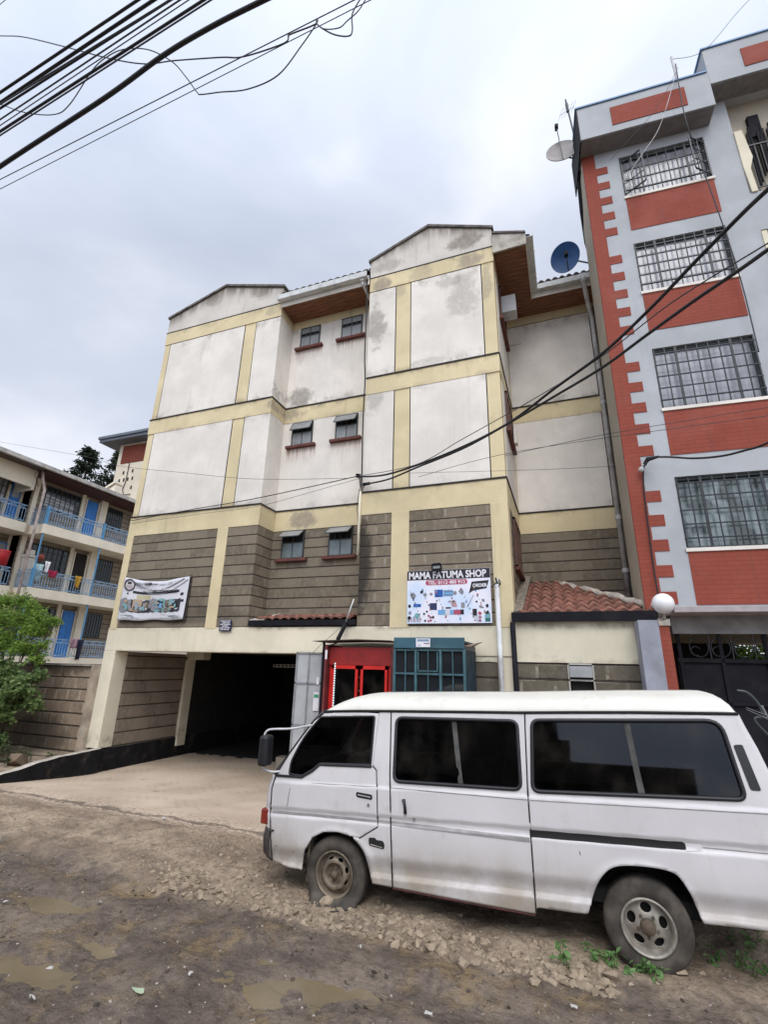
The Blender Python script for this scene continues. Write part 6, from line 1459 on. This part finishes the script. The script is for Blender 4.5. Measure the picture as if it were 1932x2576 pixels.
# tower behind
TW = thing('tower_block', 'cream stair tower with a rust red louvre panel behind the balcony block', 'building', (-26.5, 22, 0))
m = MB(); m.box(-28.05, -24, 22, 27, 0, 16.4); m.build('wall', paint('cream tower wall', (.66, .59, .47), streak=.2, blotch=.15), TW)
m = MB(); m.box(-29.15, -24, 21.2, 27.5, 16.4, 16.6); m.box(-29.2, -24, 21.1, 27.5, 16.601, 16.78); m.build('roof', simple('slate blue roof', (.12, .14, .17), .7), TW)
m = MB(); m.box(-27.7, -25.5, 21.97, 22.02, 14.93, 16.25)
for k in range(11): m.box(-27.7, -25.5, 21.945, 21.975, 14.98+k*.12, 15.03+k*.12)
m.build('louvre_panel', simple('rust louvre', (.20, .045, .022), .8), TW)
m = MB()
for x_, z_ in ((-27.25, 14.25), (-26.45, 14.3), (-27.5, 13.7), (-27.1, 13.72), (-26.75, 13.74), (-26.35, 13.76), (-26.3, 13.1)): m.box(x_-.06, x_+.06, 21.97, 22.01, z_-.12, z_+.1)
m.build('vent_hole', M['interior'], TW)
m = MB(); m.tube([(-26.85, 21.95, 14.9), (-26.85, 21.95, 13.6), (-27.0, 21.95, 13.0), (-26.8, 21.95, 12.6), (-26.2, 21.95, 12.6)], .025, 6); m.build('cable', M['cable'], TW)
m = MB(); m.prism([(-25.3, 11.5), (-24.1, 12.05), (-24.1, 12.17), (-25.3, 11.62)], 'y', 19.0, 19.6); m.prism([(-25.0, 11.6), (-24.1, 11.95), (-24.1, 10.6), (-25.0, 10.6)], 'y', 19.1, 19.5); single(m, 'small_gable', lbeam, 'small cream gable end peeping over the balcony block roof', 'gable')
# ================================================================== boundary wall
BW = thing('boundary_wall', 'rough stone block boundary wall between the balcony block and the garage column', 'wall', (-12.6, 9.1, 0))
m = MB(); m.box(-26, -10.95, 9.08, 9.30, -.4, 2.0); m.build('stone', M['wallstone'], BW)
m = MB(); m.box(-10.95, -10.57, 9.04, 9.32, -.4, 2.03); m.build('concrete_pillar', simple('stained brown concrete pillar', (.36, .29, .215), .95, .35, 3, bump=.4, dirt=(.5, .46, .42), dirtamt=.35), BW, bevel=.01)
m = MB(); m.prism([(-26, 2.0), (-10.96, 2.0), (-10.96, 2.05), (-26, 2.04)], 'y', 9.04, 9.34); m.build('coping', M['concrete'], BW)

# ================================================================== vegetation
def leafmat(name, a, b):
    g = G(name); oi = g.n('ShaderNodeNewGeometry'); r_ = oi.outputs['Random Per Island']
    c = g.mix(r_, a, b); c = g.mix(g.ramp(g.noise(2.2, detail=3), .4, .65, 0, .5), c, tuple(k*.7 for k in a))
    tr = g.n('ShaderNodeBsdfTranslucent'); g.l(c, tr.inputs[0]); mx = g.n('ShaderNodeMixShader'); mx.inputs[0].default_value = .42
    g.l(c, g.b.inputs['Base Color']); g.b.inputs['Roughness'].default_value = .55; g.b.inputs['Specular IOR Level'].default_value = .3
    g.l(g.b.outputs[0], mx.inputs[1]); g.l(tr.outputs[0], mx.inputs[2]); g.l(mx.outputs[0], g.out.inputs['Surface']); return g.m
def leaves(pts, size, rs_, up_=.3, aspect=.5, name='foliage', mat=None, parent=None):
    """leaf quads (two triangles folded) at given points"""
    n = len(pts); pts = np.asarray(pts)
    d = rs_.randn(n, 3); d[:, 2] = d[:, 2]*.5-.15; d /= np.linalg.norm(d, axis=1)[:, None]
    nn = rs_.randn(n, 3)+np.array([0, -.3, up_*3]); nn -= d*(nn*d).sum(1)[:, None]; nn /= np.linalg.norm(nn, axis=1)[:, None]; s_ = np.cross(d, nn)
    L_ = size*(.6+.8*rs_.rand(n))[:, None]; w_ = L_*aspect
    A0 = pts; B0 = pts+d*L_*.5+s_*w_*.5; C0 = pts+d*L_-nn*L_*.15; D0 = pts+d*L_*.5-s_*w_*.5
    V = np.stack([A0, B0, C0, D0], 1).reshape(-1, 3); F = np.arange(4*n).reshape(n, 4)
    me = bpy.data.meshes.new(name); me.from_pydata(V.tolist(), [], F.tolist()); me.materials.append(mat); me.update()
    o = bpy.data.objects.new(name, me); COL.objects.link(o); o.parent = parent; o.matrix_parent_inverse = parent.matrix_basis.inverted(); return o
bark = simple('brown bark', (.09, .065, .045), .9, .4, 12, bump=.5)
def shrub(name, label, base, clumps, nleaf, size, mat, aspect=.5, seed=1, droop=.0, spread=1.0, cat='shrub'):
    rs_ = np.random.RandomState(seed); t = thing(name, label, cat, base); m = MB(); P = []
    b = Vector(base)
    for (cx, cy, cz, r_) in clumps:
        c0_ = Vector((cx, cy, cz)); mid = b.lerp(c0_, .5)+Vector((rs_.randn()*.1, rs_.randn()*.1, .1)); m.tube([b+Vector((rs_.randn()*.05, 0, 0)), mid, c0_], [.03, .02, .008], 6)
        k = int(nleaf*r_**2)
        # twigs with leaves along them: leaf sprays rather than a ball
        for _ in range(max(3, k//14)):
            v = rs_.randn(3); v[2] = abs(v[2])*.7-.15; v /= np.linalg.norm(v); e = np.array(c0_)+v*r_*(.55+.6*rs_.rand())*np.array([1, .75, 1]); s0 = np.array(c0_)+v*r_*.15
            e[2] -= droop*r_
            if rs_.rand() < .4: m.tube([tuple(s0), tuple((s0+e)/2+np.array([0, 0, .03])), tuple(e)], [.006, .004, .002], 4)
            tt = rs_.rand(14)**.7; pp = s0+(e-s0)*tt[:, None]+rs_.randn(14, 3)*.035*spread; P.append(pp)
    m.build('stem', bark, t); leaves(np.concatenate(P), size, rs_, aspect=aspect, mat=mat, parent=t)
    return t
lm1 = leafmat('lime green leaves', (.13, .24, .04), (.30, .42, .08)); lm2 = leafmat('mid green leaves', (.10, .16, .05), (.24, .33, .12)); lm3 = leafmat('dark dusty leaves', (.05, .075, .03), (.12, .15, .07)); lm4 = leafmat('dark tree leaves', (.018, .03, .018), (.05, .065, .04))
shrub('leafy_shrub', 'tall bright lime green feathery shrub leaning over the stone boundary wall', (-12.9, 8.4, 0), [(-13.4, 8.3, 3.0, .55), (-12.6, 8.3, 2.95, .5), (-12.1, 8.3, 2.75, .42), (-13.0, 8.2, 2.4, .55), (-12.3, 8.2, 2.3, .42), (-13.8, 8.4, 2.5, .6), (-11.8, 8.4, 2.95, .20), (-12.5, 8.3, 3.35, .25), (-13.6, 8.3, 3.5, .35), (-14.4, 8.6, 3.0, .6), (-11.9, 8.3, 2.1, .28), (-11.55, 8.3, 3.0, .16), (-11.75, 8.25, 2.45, .2), (-12.25, 8.3, 3.1, .3), (-13.0, 8.4, 3.5, .3)], 6500, .075, lm1, .42, 3)
shrub('leafy_shrub', 'darker broad leaved hedge plant hanging against the stone boundary wall', (-12.3, 8.1, 0), [(-12.9, 8.0, 1.9, .5), (-12.2, 8.0, 1.7, .48), (-11.7, 7.9, 1.45, .42), (-11.35, 8.1, 1.15, .25), (-12.5, 7.9, 1.2, .5), (-12.0, 7.8, .95, .40), (-13.2, 8.0, 1.3, .55), (-11.6, 8.2, 1.75, .25), (-12.9, 7.8, .75, .45), (-14.0, 8.2, 1.8, .7), (-12.4, 8.0, .75, .4), (-13.3, 8.0, .8, .5), (-11.8, 8.1, 1.15, .3), (-12.7, 7.8, .35, .45), (-13.4, 7.8, .4, .55), (-12.1, 7.9, .45, .32), (-14.2, 8.0, .8, .7), (-12.9, 7.9, 1.6, .5)], 4600, .095, lm2, .72, 5, droop=.15)
shrub('leafy_shrub', 'sunlit yellow green hedge in the yard seen through the openwork of the black gate', (4.6, 15.5, 0), [(3.6, 15.5, 3.2, .9), (4.8, 15.5, 3.3, .9), (6.0, 15.5, 3.2, .9), (4.2, 15.5, 2.4, 1.0), (5.6, 15.5, 2.4, 1.0), (7.2, 15.5, 3.0, .9)], 1500, .16, lm1, .5, 12)
shrub('leafy_shrub', 'low dusty weeds on the soil bed beside the kerb', (-11.5, 7.9, .05), [(-11.7, 7.9, .22, .28), (-11.2, 8.0, .18, .2), (-12.2, 7.7, .28, .35), (-11.0, 7.6, .12, .15), (-12.8, 7.6, .35, .4), (-10.9, 8.4, .12, .12)], 2200, .06, lm3, .55, 8)
# background trees
def tree(label, base, h, crowns, n, seed, size, conif=True):
    rs_ = np.random.RandomState(seed); t = thing('evergreen_tree', label, 'tree', base, 'trees rising behind the balcony block'); b = Vector(base); m = MB()
    m.tube([b, b+Vector((.2, 0, h*.5)), b+Vector((0, 0, h))], [.4, .25, .05], 8); P = []
    for k in range(n):
        f = rs_.rand()**.8; z = b.z+h*(.45+.55*f); rad = crowns*(1-f)**.75+.25; a = rs_.rand()*6.28; ln = rad*(.5+.6*rs_.rand())
        s0 = np.array([b.x, b.y, z]); e = s0+np.array([cos(a)*ln, sin(a)*ln, .12*ln+.3*rs_.rand()]); 
        if k % 3 == 0: m.tube([tuple(s0), tuple(e)], [.06, .015], 4)
        q = 34; tt = .25+.8*rs_.rand(q); P.append(s0+(e-s0)*tt[:, None]+rs_.randn(q, 3)*np.array([.22, .22, .13])*(.5+.5*(1-f)))
    m.build('trunk', bark, t); leaves(np.concatenate(P), size, rs_, aspect=.45, name='crown', mat=lm4, parent=t)
tree('dark open crowned evergreen tree standing clear above the balcony block roof', (-42.2, 30, 0), 21.6, 4.6, 190, 4, .34)
tree('dark evergreen tree half hidden behind the cream stair tower', (-38.2, 30, 0), 20.9, 3.0, 110, 9, .34)

# ================================================================== rubble, stones, litter, weeds
def rock_mesh(seed, flatn=.6, n=13):
    r_ = np.random.RandomState(seed); P = r_.randn(n, 3); P /= np.linalg.norm(P, axis=1)[:, None]; P *= np.array([1, .8, flatn])*(.75+.35*r_.rand(n, 1))
    bm = bmesh.new(); [bm.verts.new(p) for p in P]; bmesh.ops.convex_hull(bm, input=bm.verts); bmesh.ops.delete(bm, geom=[v for v in bm.verts if not v.link_faces], context='VERTS')
    bm.verts.index_update(); V = np.array([v.co[:] for v in bm.verts]); F = [[v.index for v in f.verts] for f in bm.faces]; bm.free(); return V, F
ROCKS = [rock_mesh(i, .45+.05*(i % 5)) for i in range(14)]
def rockmat(name, a, b):
    g = G(name); r_ = g.n('ShaderNodeNewGeometry').outputs['Random Per Island']; c = g.mix(r_, a, b); c = g.mix(g.ramp(g.noise(14, detail=5), .4, .7, 0, .5), c, tuple(k*.6 for k in a)); g.bump(g.noise(40), .4, .006); return g.done(c, .92, spec=.2)
rk = rockmat('pale broken stone', (.22, .17, .12), (.36, .285, .205))
def scatter(name, label, cat, n, samp, smin, smax, mat, seed, sink=.25):
    r_ = np.random.RandomState(seed); V = []; F = []; k = 0
    for _ in range(n):
        x, y = samp(r_); s_ = smin+(smax-smin)*r_.rand()**2.2; v, f = ROCKS[r_.randint(14)]; a = r_.rand()*6.28; ca, sa = cos(a), sin(a)
        q = v*s_; q = np.stack([q[:, 0]*ca-q[:, 1]*sa, q[:, 0]*sa+q[:, 1]*ca, q[:, 2]+.25*q[:, 0]*(r_.rand()-.5)], 1)+np.array([x, y, float(height(x, y))+s_*sink*.5])
        V.append(q); F += [[i+k for i in ff] for ff in f]; k += len(v)
    me = bpy.data.meshes.new(name); me.from_pydata(np.concatenate(V).tolist(), [], F); me.materials.append(mat); me.update(); o = bpy.data.objects.new(name, me); COL.objects.link(o); tag(o, label, cat, kind='stuff'); return o
def s1(r_):
    t = r_.rand(); x = -4.2+4.3*t; ey = float(edge_y(x)); return x, ey-.06+abs(r_.randn())*.22
def s2(r_): return -4.9+2.6*r_.rand(), 4.8+1.3*r_.rand()**1.3
def s3(r_): return -9+12*r_.rand(), 2.8+3.2*r_.rand()
def s4(r_): x = -3.3+.38*r_.randn(); return x, 4.92+.22*r_.randn()
scatter('rubble', 'pale broken stone rubble spread along the verge under the van', 'rubble', 1500, s1, .010, .066, rk, 1, -.1)
scatter('rubble', 'loose stones spread before the flat front tyre', 'rubble', 1100, s2, .006, .042, rk, 2, -.2)
scatter('gravel', 'small gravel specks over road and verge', 'gravel', 2600, s3, .004, .017, rockmat('mixed gravel', (.10, .08, .065), (.42, .37, .32)), 3)
scatter('gravel', 'dark grit and clods across the muddy road', 'gravel', 420, lambda r_: (-8+10*r_.rand(), 2.9+1.9*r_.rand()), .006, .028, rockmat('dark wet clods', (.06, .048, .038), (.13, .10, .08)), 6)
def stone_thing(px, py, size, seed, label, zf=.0, mat=None, name='stone', grp='larger loose stones near the rear wheel'):
    g0 = unp(px, py, 1.0)-Vector((0, 0, H0)); t = (H0-(-.05))/-g0.z; x, y = g0.x*t, g0.y*t; z = float(height(x, y)); v, f = rock_mesh(seed, .62, 16); m = MB(); m.add([tuple(np.array([x, y, z+size*.35])+q*size) for q in v], f); return single(m, name, mat or rk, label, 'stone', grp, bevel=.004)
for a in ((1345, 2470, .058, 3, 'flat buff stone lowest in front of the rear wheel'), (1540, 2472, .07, 4, 'pale angular stone leaning in the weeds before the rear wheel'), (1525, 2480, .05, 14, 'buff stone lying left of the pale angular one'), (1718, 2462, .055, 5, 'round pale stone right of the rear tyre'), (1439, 2478-30, .04, 6, 'small buff stone left of the weeds'), (1480, 2437, .045, 7, 'brownish stone between sprout and weeds'), (1415, 2455, .045, 8, 'low stone under the green sprout'), (1770, 2458, .028, 9, 'little stone farthest right of the rear tyre'), (1655, 2478, .02, 10, 'pebble under the rear tyre'), (1590, 2485, .025, 12, 'whitish pebble below the weeds')): stone_thing(*a)
stone_thing(1170, 2450-20, .06, 31, 'broad buff slab at the end of the rubble strip'); stone_thing(1085, 2385, .07, 22, 'wide flat slab in the middle of the rubble strip'); stone_thing(820, 2270+12, .08, 23, 'long pale slab lying beneath the flat tyre'); stone_thing(640, 2290, .05, 24, 'tan block at the left end of the rubble')
lit = flat('white litter', (.42, .40, .37), .8)
def litter(px, py, w_, h_, seed, label, mat=lit):
    g0 = unp(px, py, 1.0)-Vector((0, 0, H0)); t = (H0+.06)/-g0.z; x, y = g0.x*t, g0.y*t; z = float(height(x, y)); r_ = np.random.RandomState(seed); m = MB(); P = [(x+w_*cos(a)*(.6+.6*r_.rand()), y+h_*sin(a)*(.6+.6*r_.rand()), z+.012+.025*r_.rand()) for a in np.linspace(0, 6.28, 9)[:-1]]; P.append((x, y, z+.035)); m.add(P, [(i, (i+1) % 8, 8) for i in range(8)]); return single(m, 'litter', mat, label, 'litter', 'scraps of litter on the road', sol=.002)
litter(252, 2288-20, .025, .015, 1, 'white scrap near the left puddle'); litter(128, 2422, .03, .03, 2, 'crumpled pale wrapper at the road edge lower left'); litter(345, 2498, .06, .02, 3, 'pale green plastic scrap lying on the mud', flat('pale green plastic', (.30, .36, .24))); litter(12, 2272, .035, .02, 4, 'white scrap at the far left of the road'); litter(1445, 2538, .03, .012, 5, 'white scrap nearest the lower right'); litter(478, 2462, .02, .015, 6, 'white pebble like scrap above the big puddle'); litter(1078, 2566, .035, .02, 7, 'white paper at the bottom edge of the road'); litter(410, 2072, .04, .02, 8, 'white scrap at the driveway edge'); litter(280, 1935, .03, .03, 9, 'white scrap near the kerb'); litter(905, 2390, .02, .012, 12, 'white scrap below the rubble'); litter(80, 2508, .03, .012, 15, 'torn paper in the lower left mud')
def weed(px, py, n, hgt, seed, label, spread=.1, size=.05):
    rs_ = np.random.RandomState(seed); g0 = unp(px, py, 1.0)-Vector((0, 0, H0)); t = (H0+.05)/-g0.z; x, y = g0.x*t, g0.y*t; z = float(height(x, y)); T = thing('weed', label, 'weed', (x, y, z), 'green weeds by the rear wheel'); m = MB(); P = []
    for k in range(n):
        bx = x+rs_.randn()*spread; by = y+rs_.randn()*spread*.5; hh = hgt*(.5+.6*rs_.rand()); tx = bx+rs_.randn()*.03; m.tube([(bx, by, z), ((bx+tx)/2, by, z+hh*.6), (tx, by, z+hh)], [.004, .003, .002], 5)
        for j in range(7): f = .3+.7*j/6; P.append((bx+(tx-bx)*f+rs_.randn()*.012, by+rs_.randn()*.012, z+hh*f))
    m.build('stem', lm2, T); leaves(np.array(P), size, rs_, up_=.6, aspect=.5, mat=lm1b, parent=T)
lm1b = leafmat('fresh weed leaves', (.09, .20, .05), (.22, .38, .14))
weed(1418, 2440, 3, .20, 1, 'single bright green sprout left of the rear wheel', .02, .065); weed(1530, 2425, 9, .09, 2, 'low weeds in front of the rear tyre', .10); weed(1600, 2450, 10, .08, 3, 'low weeds touching the lower left of the rear tyre', .09); weed(1860, 2440, 10, .11, 4, 'green weeds at the right edge behind the rear wheel', .12); weed(1925, 2405, 8, .12, 6, 'weeds at the extreme right edge of the verge', .10)
# rocks behind the kerb
for a in ((40, 1935, .30, 41, 'large rounded brown rock behind the kerb at the left edge'), (130, 1925, .12, 42, 'smaller rock on the soil bed right of the large one'), (-60, 1930, .28, 44, 'big rock just outside the left edge behind the kerb')): stone_thing(*a, name='rock', mat=rockmat('brown rock', (.16, .115, .08), (.2, .15, .1)), grp='rocks behind the kerb')
# bent metal rods by the gate
sm = thing('bent_rods', 'bent grey metal rods and strips standing behind the rear of the van', 'scrap metal', (2.3, 7.6, 0))
m = MB(); m.tube(catm([unp(1855, 1737, 7.4), unp(1880, 1742, 7.4), unp(1905, 1765, 7.4), unp(1925, 1800, 7.4), unp(1935, 1850, 7.4), Vector((3.6, 7.4, 0))]), .014, 6)
m.build('curved_rod', M['steel'], sm); m = MB()
for a, b in (((1878, 1780), (1932, 1800)), ((1880, 1785), (1940, 1812)), ((1915, 1775), (1930, 1806))): m.bar(unp(*a, 7.4), unp(*b, 7.4), .045, .006)
m.build('flat_strip', simple('grey flat strip', (.2, .2, .2), .6), sm); m = MB(); m.tube([(3.25, 7.45, 0), unp(1935, 1805, 7.4)], .02); m.build('upright', M['steel'], sm)
# something pale on the garage floor near the door
m = MB(); m.box(-6.9, -6.2, 11.2, 11.5, -.27, .02); single(m, 'concrete_block', M['concrete'], 'low concrete step on the garage floor near the grey gate leaf', 'step', bevel=.02)

# ================================================================== unseen terrace added behind the camera for the van windows to reflect
AX = thing('added_terrace', 'plain rendered terrace of shops added unseen across the street for the van windows to reflect', 'building', (-9, -9, 0))
m = MB(); m.box(-30, -1.5, -16, -9.2, -.2, 6.6); m.box(-1.5, 3.2, -16, -9.4, -.2, 4.0); m.build('wall', paint('dull render', (.30, .27, .23)), AX)
m = MB(); m.prism([(-16.5, 6.6), (-8.7, 6.6), (-8.7, 6.75), (-12.5, 8.2), (-16.5, 6.75)], 'x', -30.3, -1.2); m.build('roof', M['rooftile'], AX)
for k in range(7):
    x_ = -28.5+k*4.4; m = MB(); m.box(x_, x_+2.2, -9.22, -9.14, 0, 2.4); m.build('shutter', M['steel'], AX)
    m = MB(); m.box(x_, x_+1.6, -9.22, -9.15, 4.0, 5.2); W_ = m.build('window', M['darkglass'], AX); m = MB(); m.box(x_-.06, x_+1.66, -9.2, -9.08, 3.92, 4.0); m.build('sill', M['cement'], W_)
# ================================================================== repeated pieces that share a mesh become parts of their own
SPLIT = {'groove', 'band', 'band_edge', 'stone_facing', 'pilaster', 'gable_wall', 'gable_coping', 'brick_panel', 'window_ledge', 'side_plaster', 'roof', 'soffit', 'fascia', 'wall', 'balcony_slab', 'balcony_rail', 'balcony_jamb', 'parapet', 'parapet_panel', 'roof_trim', 'plinth', 'access_panel', 'ground_floor_wall', 'garage_side_wall', 'garage_inner_wall', 'side_post', 'cabinet', 'gable_board', 'tie', 'shell', 'vent_hole', 'soil_pipe', 'flat_strip', 'screw', 'window_pillar', 'underbody', 'scratch', 'mirror_arm', 'stem', 'post', 'seat', 'stone', 'conduit_pipe', 'panel_gap', 'insulator', 'garage_ceiling', 'poster', 'sticker', 'balcony_room', 'dark_edge', 'posts'}
def split_pieces(o):
    me = o.data; nv = len(me.vertices); par = list(range(nv))
    def find(a):
        while par[a] != a: par[a] = par[par[a]]; a = par[a]
        return a
    for e in me.edges:
        a, b = find(e.vertices[0]), find(e.vertices[1])
        if a != b: par[a] = b
    root = np.array([find(i) for i in range(nv)]); co = np.empty(nv*3); me.vertices.foreach_get('co', co); co = co.reshape(-1, 3); ids = np.unique(root)
    if len(ids) < 2 or len(ids) > 60: return
    lo = np.array([co[root == i].min(0) for i in ids]); hi = np.array([co[root == i].max(0) for i in ids]); n = len(ids); gp = list(range(n))
    def fg(a):
        while gp[a] != a: a = gp[a]
        return a
    for i in range(n):
        for j in range(i):
            if np.all(lo[i]-.02 <= hi[j]) and np.all(lo[j]-.02 <= hi[i]):
                a, b = fg(i), fg(j)
                if a != b: gp[a] = b
    grp = {}
    for i in range(n): grp.setdefault(fg(i), []).append(ids[i])
    if len(grp) < 2: return
    first = True; faces = [tuple(p.vertices) for p in me.polygons]; mi = [p.material_index for p in me.polygons]; sm = [p.use_smooth for p in me.polygons]
    for g_ in grp.values():
        keep = np.isin(root, g_); idx = -np.ones(nv, int); idx[keep] = np.arange(keep.sum()); ff = [k for k, f in enumerate(faces) if keep[f[0]]]
        m2 = bpy.data.meshes.new(me.name); m2.from_pydata(co[keep].tolist(), [], [[int(idx[v]) for v in faces[k]] for k in ff])
        for mt in me.materials: m2.materials.append(mt)
        m2.polygons.foreach_set('material_index', [mi[k] for k in ff]); m2.polygons.foreach_set('use_smooth', [sm[k] for k in ff]); m2.update()
        if first: o.data = m2; first = False
        else: c_ = o.copy(); c_.data = m2; COL.objects.link(c_)
for o in list(bpy.data.objects):
    if o.type == 'MESH' and o.parent is not None and o.name.split('.')[0] in SPLIT and not (o.name.startswith('stem') and o.parent.name.startswith(('leafy', 'weed'))): split_pieces(o)
# ================================================================== origins of loose single meshes at their base
for o in list(bpy.data.objects):
    if o.type == 'MESH' and o.parent is None and o.get('kind') != 'structure' and len(o.data.vertices):
        n_ = len(o.data.vertices); co = np.empty(n_*3); o.data.vertices.foreach_get('co', co); co = co.reshape(-1, 3); c0_ = np.array([(co[:, 0].min()+co[:, 0].max())/2, (co[:, 1].min()+co[:, 1].max())/2, co[:, 2].min()])
        co -= c0_; o.data.vertices.foreach_set('co', co.ravel()); o.data.update(); o.location = Vector(c0_)+o.location
